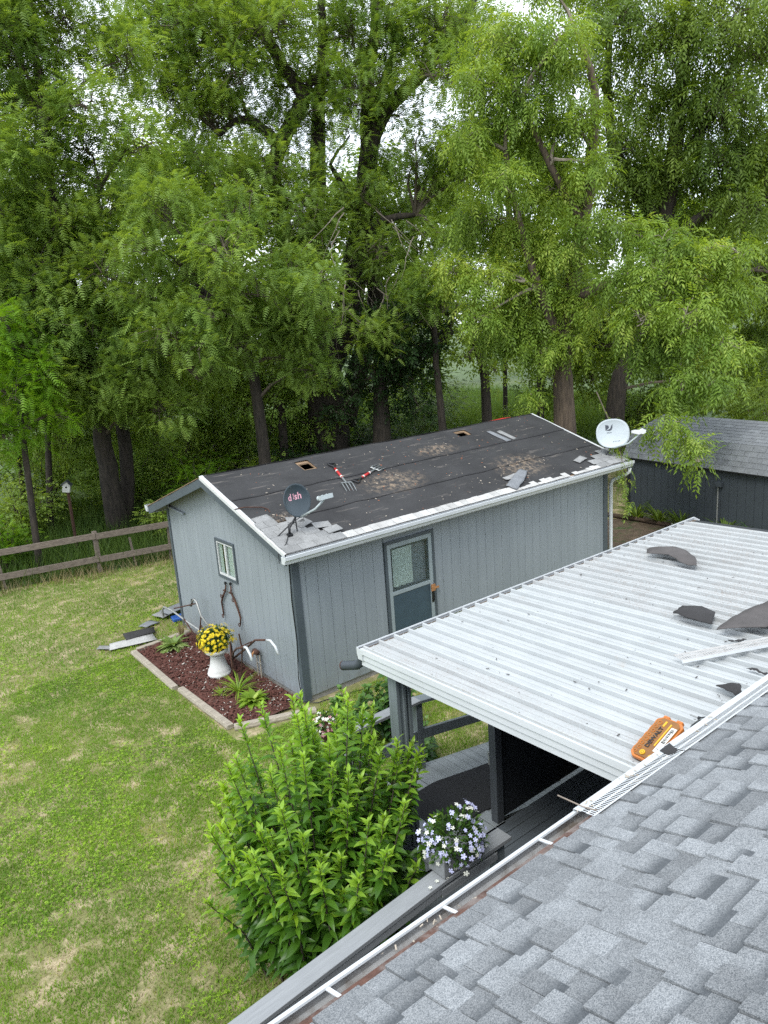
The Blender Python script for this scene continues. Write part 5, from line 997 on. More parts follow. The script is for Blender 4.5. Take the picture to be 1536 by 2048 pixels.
def loose_guard():
    mm = on_pat(5.20, 3.015, math.atan2(-.43, .90), .085); L = 1.75
    t = thing('gutter_guard', 'loose dirty white slotted gutter guard lying across the patio cover', 'gutter guard', mm.translation)
    mb = MB(); rows = ((-.045, -.012), (0, .033))
    def strip(a, b, xa, xb): mb.add([(xa, a, 0), (xb, a, 0), (xb, b, 0), (xa, b, 0)], [(0, 1, 2, 3)])
    strip(-.06, -.045, 0, L); strip(-.012, 0, 0, L); strip(.033, .055, 0, L)
    x = 0
    while x < L:
        for a, b in rows: strip(a, b, x, x+.009)
        x += .021
    mb.xf(mm).build('slotted_sheet', M['dirtywhite'], t, solid=.0015)
    mb = MB(); mb.add([(0, -.062, 0), (L, -.062, 0), (L, -.07, -.022), (0, -.07, -.022), (L, -.055, -.03), (0, -.055, -.03)], [(0, 1, 2, 3), (3, 2, 4, 5)])
    mb.xf(mm).build('folded_lip', M['white'], t, solid=.002)
loose_guard()

def tool_case():
    rot = Matrix.Rotation(R(-4.9), 4, 'Z') @ Matrix.Rotation(R(-24.7), 4, 'Y') @ Matrix.Rotation(R(-4.9), 4, 'X')
    mm = Matrix.Translation((3.959, 2.425, 2.596)) @ rot
    t = thing('tool_case', 'amber plastic tool case with a white sticker tilted against the house gutter', 'tool case', mm.translation)
    L, Wd = .36, .20
    def outline(i, ch=.03): a, b = L/2-i, Wd/2-i; return [(-a+ch, -b), (a-ch, -b), (a, -b+ch), (a, b-ch), (a-ch, b), (-a+ch, b), (-a, b-ch), (-a, -b+ch)]
    MB().prism(outline(.004), 'z', -.085, -.038).xf(mm).build('base', M['dark'], t, bev=.006)
    MB().prism(outline(0), 'z', -.038, -.008).xf(mm).build('lid', M['orange'], t, bev=.006)
    MB().prism(outline(.014), 'z', -.008, 0).xf(mm).build('lid_face', M['amber'], t, bev=.003)
    # ribs on the rim
    for k in range(5):
        x = -.13+k*.062; MB().box((x, Wd/2-.004, -.034), (x+.03, Wd/2+.003, -.010), mm).build('rim_lug', M['orange'], t, bev=.003)
    for s in (-.05, .05): MB().box((L/2-.004, s-.022, -.036), (L/2+.012, s+.022, -.006), mm).build('latch', M['orange'], t, bev=.003)
    # sockets showing through the lid
    for k in range(8):
        r = .013+.0012*(k % 4); MB().ring((-.145+k*.038, .062-.006*(k % 2), .002), r*.85, .0022, n=16, k=5).xf(mm).build('socket_ring', M['orange'], t)
    for x0, x1, y0, y1 in ((-.14, -.115, .008, .024), (.10, .145, .010, .024), (-.06, .135, -.030, -.020)): MB().box((x0, y0, -.001), (x1, y1, .003), mm).build('yellow_bar', M['yellow'], t, bev=.001)
    for x, y in ((-.135, .012), (-.148, -.062)): MB().ring((x, y, .003), .015, .005, n=18).xf(mm).build('yellow_ring', M['yellow'], t)
    me = text_mesh('DEWALT', .040, M['dark'], .001, .0012)
    for v in me.vertices: v.co = mm @ Vector((v.co.x*1.12+.0, v.co.y+.015, v.co.z+.003))-mm.translation
    link('lettering', me, t, mm.translation)
    st = MB().box((-.10, -.082, .0005), (.115, -.040, .002), mm).build('sticker', M['sticker'], t)
    r_ = random.Random(2); mb = MB(); x = -.02
    while x < .10:
        w = r_.uniform(.003, .009); mb.box((x, -.075+r_.choice([0, .008]), .0022), (x+w, -.047, .003), mm); x += w+r_.uniform(.003, .006)
    mb.box((-.075, -.066, .0022), (-.07, -.052, .003), mm); mb.build('printed_bars', M['dark'], st)
tool_case()
def drill():
    b = Vector((4.26, 2.33, pz(2.33)+.05))
    t = thing('power_drill', 'black and yellow drill lying behind the amber case against the gutter', 'drill', b)
    MB().tube([b+Vector((-.10, -.02, .03)), b+Vector((0, -.01, .05)), b+Vector((.08, 0, .05))], [.034, .04, .034], 12).build('motor_housing', M['dark'], t, smooth=True)
    MB().tube([b+Vector((.08, 0, .05)), b+Vector((.125, .005, .05)), b+Vector((.14, .007, .05))], [.034, .026, .014], 12).build('chuck', M['steel'], t, smooth=True)
    MB().tube([b+Vector((.02, -.02, .05)), b+Vector((.03, -.12, .06)), b+Vector((.03, -.14, .06))], [.026, .024, .03], 10).build('handle', M['yellow'], t, smooth=True)
drill()
def driver():
    p = Vector((4.50, 2.50, pz(2.5)+.045)); q = Vector((4.475, 2.37, pz(2.37)+.055)); d = (q-p).normalized()
    t = thing('screwdriver', 'black handled screwdriver lying against the house gutter past the amber case', 'screwdriver', p)
    MB().tube([p, p+d*.07], .006, 8).build('bit', M['galv'], t); MB().tube([p+d*.07, p+d*.09], .013, 10).build('collar', M['dark'], t)
    MB().tube([p+d*.095, p+d*.12, p+d*.2], [.016, .026, .026], 12).build('handle', M['dark'], t, smooth=True)
driver()
mb = MB(); r_ = random.Random(9)
for i in range(0, 32, 2):
    for y in (2.45, 3.4, 4.35, 5.15): mb.tube([(PX0+.023+i*.1822, y, pz(y)+.036), (PX0+.023+i*.1822, y, pz(y)+.041)], .006, 6)
tag(mb.build('roof_screw', M['galv'], patio), kind='stuff')
mb = MB()
for _ in range(110):
    x, y = r_.uniform(3.9, 9), r_.uniform(2.5, 5.2); a = r_.uniform(0, 6.28); s = r_.uniform(.004, .016); mtx = on_pat(x, y, a, .012)
    mb.box((-s, -.3*s, 0), (s, .3*s, .003), mtx)
tag(mb.build('roof_grit', M['paperwarm']), 'grit and felt crumbs on the patio cover', 'debris', kind='stuff')

# ------------------------------------------------------------------ fence
def fy(x): return 17.86-.24*(x-5.15)
fence = thing('fence', 'weathered two rail wooden fence at the back of the lawn', 'fence', (5.15, fy(5.15), 0))
def build_fence():
    P = fence; xs = [-4.6, -2.15, .3, 2.72, 5.15, 7.6, 10.0, 12.4]
    for x in xs: MB().box((x-.05, fy(x)+.02, -.05), (x+.05, fy(x)+.12, 1.02+random.uniform(-.02, .03))).build('fence_post', M['fence'], P, bev=.006)
    for a, b in zip(xs[:-1], xs[1:]):
        for z in (.92, .36):
            j = random.uniform(-.025, .025); MB().beam((a+.004, fy(a), z+j), (b-.004, fy(b), z+random.uniform(-.025, .025)), .036, .145).build('rail', M['fence'], P, bev=.004)
    for x, h, tl in ((5.95, .75, .06), (6.75, .85, -.05), (3.15, .62, .05), (8.5, .7, .03)): MB().beam((x, fy(x)+.05, -.05), (x-tl, fy(x)+.06, h), .045, .04, (0, 1, 0)).build('stake', M['fence'], P)
build_fence()

def birdhouse():
    b = Vector((5.25, 20.0, 0)); t = thing('birdhouse', 'small white birdhouse on a post beyond the fence', 'birdhouse', b)
    MB().tube([b, b+Vector((.02, 0, 1.75))], .04, 7).build('post', M['rust'], t)
    mtx = Matrix.Translation(b+Vector((.0, -.02, 1.82))) @ Matrix.Rotation(R(-25), 4, 'Z') @ Matrix.Rotation(R(12), 4, 'Y')
    MB().prism([(-.09, -.11), (.09, -.11), (.09, .08), (0, .17), (-.09, .08)], 'y', -.09, .09).xf(mtx).build('box', M['birdhouse'], t)
    for s in (-1, 1): MB().add([mtx @ Vector(p) for p in ((0, -.13, .185), (0, .13, .185), (s*.125, .13, .065), (s*.125, -.13, .065))], [(0, 1, 2, 3)]).build('roof_board', M['shed2'], t, solid=.015)
    MB().tube([mtx @ Vector((0, -.088, .02)), mtx @ Vector((0, -.096, .02))], .024, 12).build('entrance_hole', M['dark'], t)
birdhouse()

# ------------------------------------------------------------------ dark shed
dark_shed = thing('garden_shed', 'dark grey garden shed with slate shingled barn roof behind the patio', 'shed', (16.5, 9.2, 0))
def build_dark_shed():
    P = dark_shed
    A = Vector((16.75, 11.22, 0)); B = Vector((16.16, 6.30, 0)); u = (B-A).normalized(); v = Vector((-u.y, u.x, 0))
    if v.x < 0: v = -v
    L = (B-A).length; m = Matrix((u, v, Vector((0, 0, 1)))).transposed().to_4x4(); m.translation = A       # x along the front, y into the shed
    D = 3.0; ze = 1.62
    ov, zb, yb, zr = .10, 2.13, .33, 2.46
    MB().box((.02, .02, .18), (L-.02, D-.02, ze+.03), m).build('wall', M['shed2'], P)
    n = 24
    for i in range(n):
        a, b = i*L/n, (i+1)*L/n; MB().box((a+.004, .0, .18), (b-.004, .02, ze-.02), m).build('siding_panel', M['shed2'], P)
    for i in range(8):
        MB().box((-.004+i*L/8+.01, -.02, .0), (i*L/8+L/8-.01, .16, .178), m).build('foundation_block', M['concrete'], P, bev=.01)
    MB().box((.0, D-.2, .0), (L, D, .178), m).build('foundation', M['concrete'], P)
    # gambrel ends and roof
    def sec(y): return y
    prof = [(-ov, ze-.05), (yb-ov+.0, zb), (D/2, zr), (D-yb+ov, zb), (D+ov, ze-.05)]
    end = [(0.0, ze-.04), (yb, zb-.04), (D/2, zr-.04), (D-yb, zb-.04), (D, ze-.04), (D, .18), (0.0, .18)]
    for a, b in ((-.012, .02), (L-.02, L+.012)): MB().prism(end, 'x', a, b).xf(m).build('gable', M['shed2'], P)
    MB().sheet(prof, 'x', -.10, L+.10).xf(m).build('roof', M['shingledark'], P, solid=.03)
    roof = [o for o in P.children if o.name.startswith('roof')][0]
    for x in (0.0, L-.09): MB().box((x-.016, -.016, .18), (x+.075, -.001, ze-.02), m).build('corner_board', M['shed2trim'], P)
    MB().box((-.1, -ov-.012, ze-.075), (L+.1, -ov+.006, ze-.035), m).build('eave_trim', M['shed2trim'], P)
    MB().box((-.02, -.018, ze-.10), (L+.02, -.002, ze-.022), m).build('eave_trim', M['shed2trim'], P)
    # shingles on both visible slopes
    cnt = 0
    def course(p, q, k, N, pale, tab):
        nonlocal cnt
        dy, dz = q[0]-p[0], q[1]-p[1]; sl_ = math.hypot(dy, dz); ang = math.atan2(dz, dy); e = sl_/N
        x = -.10-(tab/2 if k % 2 else 0)
        while x < L+.10:
            a, b = max(x, -.10), min(x+tab, L+.10)
            if b-a > .03:
                mm = m @ Matrix.Translation(((a+b)/2, p[0]+dy*k/N, p[1]+dz*k/N)) @ Matrix.Rotation(ang, 4, 'X')
                w = b-a-.012
                me = MB().add([(-w/2, -.006, .016), (w/2, -.006, .016), (w/2, e+.01, .016), (-w/2, e+.01, .016), (-w/2, -.006, .028), (w/2, -.006, .028), (w/2, e+.01, .020), (-w/2, e+.01, .020)],
                              [(0,3,2,1),(4,5,6,7),(0,1,5,4),(1,2,6,5),(2,3,7,6),(3,0,4,7)]).mesh('shingle', M['shingledark'])
                link('shingle', me, roof, mm.translation, mm); cnt += 1
            x += tab
    for k in range(5): course(prof[0], prof[1], k, 5, False, .31)
    for k in range(8): course(prof[1], prof[2], k, 8, True, .31)
    # light, its pipe
    px = 2.62
    MB().tube([m @ Vector((px, -.02, .2)), m @ Vector((px, -.02, 1.18))], .016, 6).build('conduit', M['galv'], P)
    MB().box((px-.03, -.11, 1.17), (px+.13, -.005, 1.27), m).build('wall_light', M['shed2'], P, bev=.01)
build_dark_shed()
mb = MB(); mb.tube([(16.35, 11.55, .06), (16.37, 10.7, .07), (16.38, 9.75, .06)], .06, 8)
tag(mb.build('edging_log', M['log'], smooth=True), 'round brown log edging the bed in front of the dark shed', 'log')
tag(MB().prism([(16.26, 9.46), (16.5, 9.44), (16.5, 9.68), (16.27, 9.7)], 'z', .0, .14).build('white_block', M['whitetrim'], bev=.015), 'small white block at the end of the brown log', 'block')

# ------------------------------------------------------------------ flower bed against the gable
BA, BB, BC, BD = Vector((3.93, 12.54, 0)), Vector((5.02, 12.66, 0)), Vector((3.95, 8.93, 0)), Vector((5.06, 8.46, 0))
bed = thing('flower_bed', 'mulched flower bed edged with pale timbers below the shed gable', 'flower bed', (4.5, 10.6, 0))
def build_bed():
    P = bed
    def timber(p, q):
        d = (q-p).normalized(); s = d.cross(Vector((0, 0, 1))); pr = [(-.05, .0), (-.058, .03), (-.045, .075), (.045, .075), (.058, .03), (.05, .0)]
        vs = [p+s*a+Vector((0, 0, z)) for a, z in pr]+[q+s*a+Vector((0, 0, z)) for a, z in pr]
        MB().add(vs, [tuple(range(6))[::-1], tuple(range(6, 12))]+[(i, (i+1) % 6, 6+(i+1) % 6, 6+i) for i in range(6)]).build('timber', M['timber'], P, bev=.006)
    mid = Vector((3.90, 10.55, 0))
    timber(BA, mid+Vector((-.02, .1, 0))); timber(mid+Vector((.03, .0, 0)), BC); timber(BA+Vector((.08, .03, 0)), BB); timber(BC+Vector((.03, -.05, 0)), BD)
    mb = MB(); V = []; F = []; nx, ny = 14, 40
    for i in range(nx+1):
        for j in range(ny+1):
            t = j/ny; y = 8.78+t*(12.58-8.78); x = 3.96+(5.055-3.96)*i/nx
            if y < 8.93: y = max(y, 8.93-(x-3.95)*.42+.04)
            V.append((x, y, .035+.015*math.sin(x*9+y*4)+random.uniform(0, .012)))
    for i in range(nx):
        for j in range(ny): a = i*(ny+1)+j; F.append((a, a+ny+1, a+ny+2, a+1))
    mul_ = mb.add(V, F).build('mulch', M['mulch'], P, smooth=True); tag(mul_, kind='stuff')
    def chips(name, m, n, smin, smax, clus=None):
        V = []; F = []
        for _ in range(n):
            if clus and random.random() < .75: c = random.choice(clus); x, y = random.gauss(c[0], c[2]), random.gauss(c[1], c[2])
            else: x, y = random.uniform(3.99, 5.04), random.uniform(8.8, 12.55)
            if not (3.99 < x < 5.04 and 8.93-(x-3.95)*.42+.06 < y < 12.55): continue
            s = random.uniform(smin, smax); mt = Matrix.Translation((x, y, .055+random.uniform(-.006, .012))) @ Euler((random.uniform(-.5, .5), random.uniform(-.4, .4), random.uniform(0, 6.3))).to_matrix().to_4x4()
            o = len(V); k = random.uniform(.3, .6)
            V += [mt @ Vector(p) for p in ((-s, -s*k, 0), (s, -s*k*.7, 0), (s*.9, s*k, 0), (-s*.8, s*k*.8, 0), (0, 0, s*.35))]; F += [(o, o+1, o+4), (o+1, o+2, o+4), (o+2, o+3, o+4), (o+3, o, o+4)]
        tag(MB().add(V, F).build(name, m, P), kind='stuff')
    chips('bark_chip', M['chip'], 3400, .014, .042)
    chips('pale_stone', M['chippale'], 330, .008, .026, [(4.2, 11.6, .25), (4.3, 10.9, .22), (4.3, 10.3, .2), (4.25, 9.3, .18), (4.7, 8.95, .18), (4.95, 9.6, .12), (4.5, 12.1, .2)])
build_bed()

def urn():
    b = Vector((4.60, 10.56, .05)); t = thing('flower_urn', 'white pedestal urn full of yellow chrysanthemums in the flower bed', 'flower urn', b)
    MB().lathe([(.185, 0), (.185, .05), (.165, .06), (.170, .10), (.150, .12), (.125, .22), (.108, .31), (.115, .33), (.10, .345), (.15, .37), (.185, .40), (.185, .445), (.16, .445), (.15, .42)], 28, b).build('pot', M['urn'], t, smooth=True)
    c = b+Vector((0, 0, .58))
    N = 900; d = rng.normal(size=(N, 3)); d[:, 2] = np.abs(d[:, 2])*1.1-.25; d /= np.linalg.norm(d, axis=1, keepdims=True)
    rr = rng.uniform(.6, 1.0, N)[:, None]*np.array([.27, .27, .235])
    pv = np.array([[0, 0, 0], [.5, -.22, .05], [1, 0, 0], [.5, .22, .05]]); pf = np.array([[0, 1, 2, 3]])
    V, F = scatter(pv, pf, basis(d+rng.normal(scale=.6, size=d.shape), rng.uniform(-1, 1, N)), d*rr, rng.uniform(.03, .055, N))
    o = link('foliage', fast_mesh('foliage', V, F, M['leaf_flower'], np.repeat(rng.random(N), 1)), t, c); tag(o, kind='stuff')
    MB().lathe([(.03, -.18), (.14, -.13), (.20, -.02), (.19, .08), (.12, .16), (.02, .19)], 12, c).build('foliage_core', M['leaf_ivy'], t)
    # blossoms
    mb = MB(); V = [(0, 0, .006)]; F = []
    for i in range(10):
        a = 6.2832*i/10; V += [(math.cos(a-.22)*.5, math.sin(a-.22)*.5, .10), (math.cos(a)*1.0, math.sin(a)*1.0, .02+.1*(i % 2)), (math.cos(a+.22)*.5, math.sin(a+.22)*.5, .10)]; F.append((0, 1+3*i, 2+3*i, 3+3*i))
    V += [(.2, 0, .2), (-.1, .17, .2), (-.1, -.17, .2)]; F.append((31, 32, 33))
    mb.add(V, F); fm = mb.mesh('blossom', M['yellowpetal'])
    r_ = random.Random(4); k = 0
    while k < 285:
        z = r_.uniform(-.45, 1); a = r_.uniform(0, 6.28); q = math.sqrt(1-z*z); dd = Vector((q*math.cos(a), q*math.sin(a), z))
        if dd.dot((CAM-c).normalized()) < -.45: continue
        lump = (1+.13*math.sin(3*a+2)*q+.09*math.sin(7*a+3*z))*r_.uniform(.86, 1.1); o = link('blossom', fm, t, c+Vector((dd.x*.275, dd.y*.275, dd.z*.235))*lump, (dd+Vector((r_.uniform(-.3, .3), r_.uniform(-.3, .3), .25))).to_track_quat('Z', 'Y').to_matrix().to_4x4())
        s = r_.uniform(.023, .034); o.scale = (s, s, s); k += 1
urn()

def plough_near():
    t = thing('garden_plough', 'rusty wheel hoe with white hand grips beside the flower urn', 'hand plough', (4.76, 10.2, .05))
    mw = Matrix.Rotation(R(90), 4, 'X') @ Matrix.Rotation(0, 4, 'Z'); mw = Matrix.Rotation(R(62), 4, 'Z') @ Matrix.Rotation(R(90), 4, 'X')
    wc = Vector((4.74, 10.33, .33)); wh = MB().ring(wc, .265, .013, mw, 36, 6).build('wheel', M['rust'], t, smooth=True)
    mb = MB()
    for k in range(6): a = 6.2832*k/6; mb.tube([wc, wc+mw @ Vector((.26*math.cos(a), .26*math.sin(a), 0))], .005, 5)
    mb.build('spoke', M['rust'], wh)
    h1 = [wc, Vector((4.76, 9.9, .62)), Vector((4.76, 9.5, .90)), Vector((4.76, 9.14, 1.01))]
    MB().tube(h1, .017, 6).build('handle', M['rust'], t, smooth=True)
    MB().tube([h1[-1], Vector((4.76, 9.02, 1.035)), Vector((4.76, 8.90, .98)), Vector((4.76, 8.83, .88))], .019, 8).build('grip', M['white'], t, smooth=True)
    MB().tube([wc, Vector((4.60, 9.95, .62)), Vector((4.45, 9.5, .87)), Vector((4.45, 9.24, .975))], .017, 6).build('handle', M['rust'], t, smooth=True)
    MB().tube([Vector((4.45, 9.24, .975)), Vector((4.45, 9.17, .98)), Vector((4.45, 9.08, .90)), Vector((4.45, 9.05, .82))], .019, 8).build('grip', M['white'], t, smooth=True)
    MB().tube([(4.62, 9.72, .98), (4.66, 9.76, .7), (4.70, 9.95, .30), (4.72, 10.05, .05)], .012, 6).build('shank', M['rust'], t)
    MB().tube([(4.76, 9.62, .84), (4.45, 9.55, .84)], .01, 6).build('cross_bar', M['rust'], t)
    MB().prism([(10.0, .04), (10.14, .03), (10.12, .16), (10.05, .2)], 'x', 4.70, 4.73).build('blade', M['rust'], t)
plough_near()
def plough_far():
    t = thing('garden_plough', 'old two handled plough leaning by the far corner of the gable', 'hand plough', (4.88, 12.2, .05))
    x = 4.85
    MB().tube([(x, 11.95, .78), (x, 11.86, .90), (x, 11.79, .95), (x, 11.70, .92), (x, 11.58, .70), (x+.05, 11.48, .55), (x+.1, 11.42, .42)], .018, 8).build('handle', M['galv'], t, smooth=True)
    MB().tube([(4.72, 13.0, .34), (4.72, 13.02, .46), (4.72, 12.92, .55), (4.74, 12.6, .56), (4.80, 12.15, .46), (4.88, 11.80, .36), (4.95, 11.62, .3)], .018, 8).build('handle', M['galv'], t, smooth=True)
    MB().tube([(4.75, 12.5, .62), (x, 11.68, .9)], .012, 6).build('cross_bar', M['rust'], t)
    MB().tube([(x, 11.97, .78), (x, 11.9, .84), (x, 11.88, .92)], .022, 6).build('grip', M['dark'], t)
    MB().tube([(4.78, 12.2, .5), (4.80, 12.02, .36), (4.84, 11.92, .2), (4.84, 11.90, .05)], .014, 6).build('shank', M['rust'], t)
    MB().tube([(x, 11.58, .70), (x, 11.66, .52), (x, 11.75, .36)], .012, 6).build('shank', M['rust'], t)
    MB().ring((4.9, 11.75, .27), .18, .012, Matrix.Rotation(R(75), 4, 'Z') @ Matrix.Rotation(R(90), 4, 'X'), 26).build('wheel', M['rust'], t, smooth=True)
plough_far()
def hame(pts, label):
    t = thing('harness_hame', label, 'harness hame', pts[0], 'old harness hames hung on the shed gable')
    MB().tube(pts, [.013, .016, .018, .017, .015, .012][:len(pts)], 8).build('bar', M['rust'], t, smooth=True)
    MB().tube([pts[0]+Vector((0, 0, .02)), pts[0]+Vector((-.01, 0, .055))], [.026, .02], 8).build('knob', M['dark'], t)
    m_ = Matrix.Rotation(R(90), 4, 'Y')
    for k in (2, len(pts)-1): MB().ring(pts[k]+Vector((-.02, .03 if k == 2 else 0, 0)), .028, .007, m_, 14).build('ring', M['rust'], t)
    MB().box((-.03, -.035, -.01), (.0, .035, .01), Matrix.Translation(pts[1])).build('clip', M['rust'], t)
xg = X0-.035
hame([Vector((xg, y, z)) for y, z in ((10.86, 1.37), (10.90, 1.27), (11.02, 1.14), (11.10, 1.02), (11.09, .88), (11.08, .78))], 'left curved harness hame on the gable under the window')
hame([Vector((xg, y, z)) for y, z in ((10.68, 1.40), (10.70, 1.28), (10.60, 1.17), (10.52, 1.03), (10.47, .90), (10.50, .78))], 'right longer harness hame on the gable under the window')
def standpipe():
    t = thing('water_tap', 'rusty tap on pale pipes against the gable beside the flower urn', 'tap', (5.02, 9.96, .05))
    for y in (10.02, 9.92): MB().tube([(5.01, y, .03), (5.02, y+.01, .44)], .012, 6).build('pipe', M['timber'], t)
    MB().tube([(5.015, 10.06, .30), (5.015, 9.88, .30)], .012, 6).build('clamp', M['galv'], t)
    MB().tube([(5.0, 10.05, .47), (4.99, 9.92, .485)], [.05, .04], 10).build('valve', M['rust'], t, smooth=True)
    MB().tube([(4.97, 9.99, .49), (4.93, 9.985, .47), (4.92, 9.985, .42)], .018, 8).build('spout', M['ochre'], t)
standpipe()

# ------------------------------------------------------------------ scraps on the lawn
def flat(x, y, a=0, lift=.04): return Matrix.Translation((x, y, lift)) @ Matrix.Rotation(a, 4, 'Z')
G3 = 'roofing scraps dropped on the lawn'
scrap('shingle_strip', 'long pale shingle strip on the lawn beside the flower bed', 'shingle strip', rect(.80, .32, .03, 21), M['starter'], flat(4.08, 12.98, -.22), .008, .012, G3, 21)
scrap('felt_scrap', 'black square of felt on the lawn beside the flower bed', 'felt scrap', rect(.62, .36, .05, 22), M['paper'], flat(4.32, 13.26, -.25, .055), .006, .014, G3, 22)
scrap('shingle_scrap', 'grey shingle scrap beyond the black felt on the lawn', 'shingle scrap', rect(.30, .24, .03, 23), M['shingledark'], flat(4.62, 13.62, .4), .008, .014, G3, 23)
scrap('shingle_scrap', 'grey shingle corner in front of the pale strip on the lawn', 'shingle scrap', rect(.42, .16, .03, 24), M['shinglepale'], flat(3.66, 13.08, -.9, .03), .008, .012, G3, 24)
G4 = 'scraps piled behind the shed corner'
for i, (x, y, z, a, m_, lab) in enumerate(((5.3, 13.9, .08, .3, 'shinglepale', 'pale shingle strip at the bottom of the pile behind the shed corner'), (5.45, 13.8, .13, .2, 'shingledark', 'grey shingle strip topping the pile behind the shed corner'))):
    scrap('shingle_strip', lab, 'shingle strip', rect(.9, .3, .03, 30+i), M[m_], flat(x, y, a, z), .008, .02, G4, 30+i)
tag(MB().prism([(5.02, 13.34), (5.4, 13.30), (5.45, 13.55), (5.06, 13.58)], 'z', .02, .09).build('folded_tarp', M['blue'], bev=.02), 'folded blue tarp on the grass behind the shed corner', 'tarp')

# ------------------------------------------------------------------ vegetation
def frond_pinnate(n=6, L=.27, l=.082, w=.036, droop=.3, tri=True):
    """feathery compound leaf: pairs of leaflets on an arching stalk"""
    V = []; F = []
    for i in range(n):
        t = (i+.7)/n; x = L*t; z = -droop*L*t*t; sc = math.sin(math.pi*min(1, .18+.82*t))**.5 if t > .5 else 1
        for s in (-1, 1):
            o = len(V); d = Vector((.45, s*.9, -.25)).normalized()*l*sc; p = Vector((x, 0, z)); q = Vector((-d.y, d.x, 0)).normalized()*w*.5
            V += [p, p+d*.5+q, p+d, p+d*.5-q] if not tri else [p+q*.6, p+d, p-q*1.1]
            F.append((o, o+1, o+2, o+3) if not tri else (o, o+1, o+2))
    return np.array([tuple(v) for v in V]), np.array(F)
def frond_pairs(n=5, L=.36, l=.115, w=.038, droop=.6, hang=.5):
    """drooping sprig of long leaflets, each a folded lozenge"""
    V = []; F = []
    for i in range(n):
        t = (i+.8)/n; x = L*t; z = -droop*L*t*t
        for s in ((-1, 1) if i < n-1 else (0,)):
            o = len(V); d = Vector((.55, s*.75, -hang)).normalized()*l; p = Vector((x, 0, z)); q = d.cross(Vector((0, 0, 1))).normalized()*w*.5
            V += [p, p+d*.45+q, p+d+Vector((0, 0, -.01)), p+d*.45-q]; F.append((o, o+1, o+2, o+3))
    return np.array([tuple(v) for v in V]), np.array(F)
P_LOC = frond_pinnate(); P_LONG = frond_pairs(); P_BROAD = frond_pairs(3, .28, .13, .075, .4, .3); P_FAR = frond_pairs(3, .6, .34, .20, .3, .2)

def crown_arrays(clumps, proto, per, size, droop, twigs, spread=1.0, tips=9, upl=.15):
    """twig tips through each clump, a handful of fronds fanned about every tip"""
    C = np.array(clumps); Ps = []; Ds = []; Ss = []; Ts = []
    for cx, cy, cz, r in C:
        tcl = rng.random(); nt = max(4, int(tips*r*r*4)); d = rng.normal(size=(nt, 3)); d /= np.linalg.norm(d, axis=1, keepdims=True)
        d[:, 2] += .35; d /= np.linalg.norm(d, axis=1, keepdims=True); rad = rng.uniform(.2, 1.0, nt)**.5
        tip = np.array([cx, cy, cz])+d*rad[:, None]*np.array([r, r, r*.78])
        for t in range(nt):
            if twigs is not None and rng.random() < .35:
                a = np.array([cx, cy, cz])+rng.normal(scale=.15*r, size=3); b = tip[t]; mid = (a+b)/2+np.array([0, 0, .12*r])
                twigs.append((a, mid, b))
        ti = np.repeat(np.arange(nt), per); n = len(ti)
        out_ = d[ti]*np.array([1, 1, .35])+rng.normal(scale=.75, size=(n, 3))*spread; out_[:, 2] -= droop
        Ps.append(tip[ti]+rng.normal(scale=.10, size=(n, 3))*size); Ds.append(out_); Ss.append(size*rng.uniform(.7, 1.25, n))
        tipt = rng.random(nt)
        Ts.append(np.clip(.38*tcl+.40*tipt[ti]+.22*rng.random(n), 0, 1))
    P = np.concatenate(Ps); D = np.concatenate(Ds); Sz = np.concatenate(Ss); T = np.concatenate(Ts)
    V, F = scatter(proto[0], proto[1], basis(D, rng.uniform(-.5, .5, len(P))), P, Sz)
    k = len(proto[1]); T = np.clip(np.repeat(T, k)+rng.uniform(-.12, .12, len(P)*k), 0, 1)
    return V, F, T
def limb(mb, pts, n=9):
    P = [Vector(p[:3]) for p in pts]; Rr = [p[3] for p in pts]; Q = []; q = []
    for i in range(len(P)-1):
        a, b = P[max(i-1, 0)], P[min(i+2, len(P)-1)]
        for k in range(3):
            t = k/3; p0, p1, p2, p3 = a, P[i], P[i+1], b
            Q.append(.5*((2*p1)+(p2-p0)*t+(2*p0-5*p1+4*p2-p3)*t*t+(3*p1-p0-3*p2+p3)*t**3)+Vector((random.uniform(-1, 1), random.uniform(-1, 1), 0))*Rr[i]*.12)
            q.append(Rr[i]+(Rr[i+1]-Rr[i])*t)
    Q.append(P[-1]); q.append(Rr[-1]); mb.tube(Q, q, n)
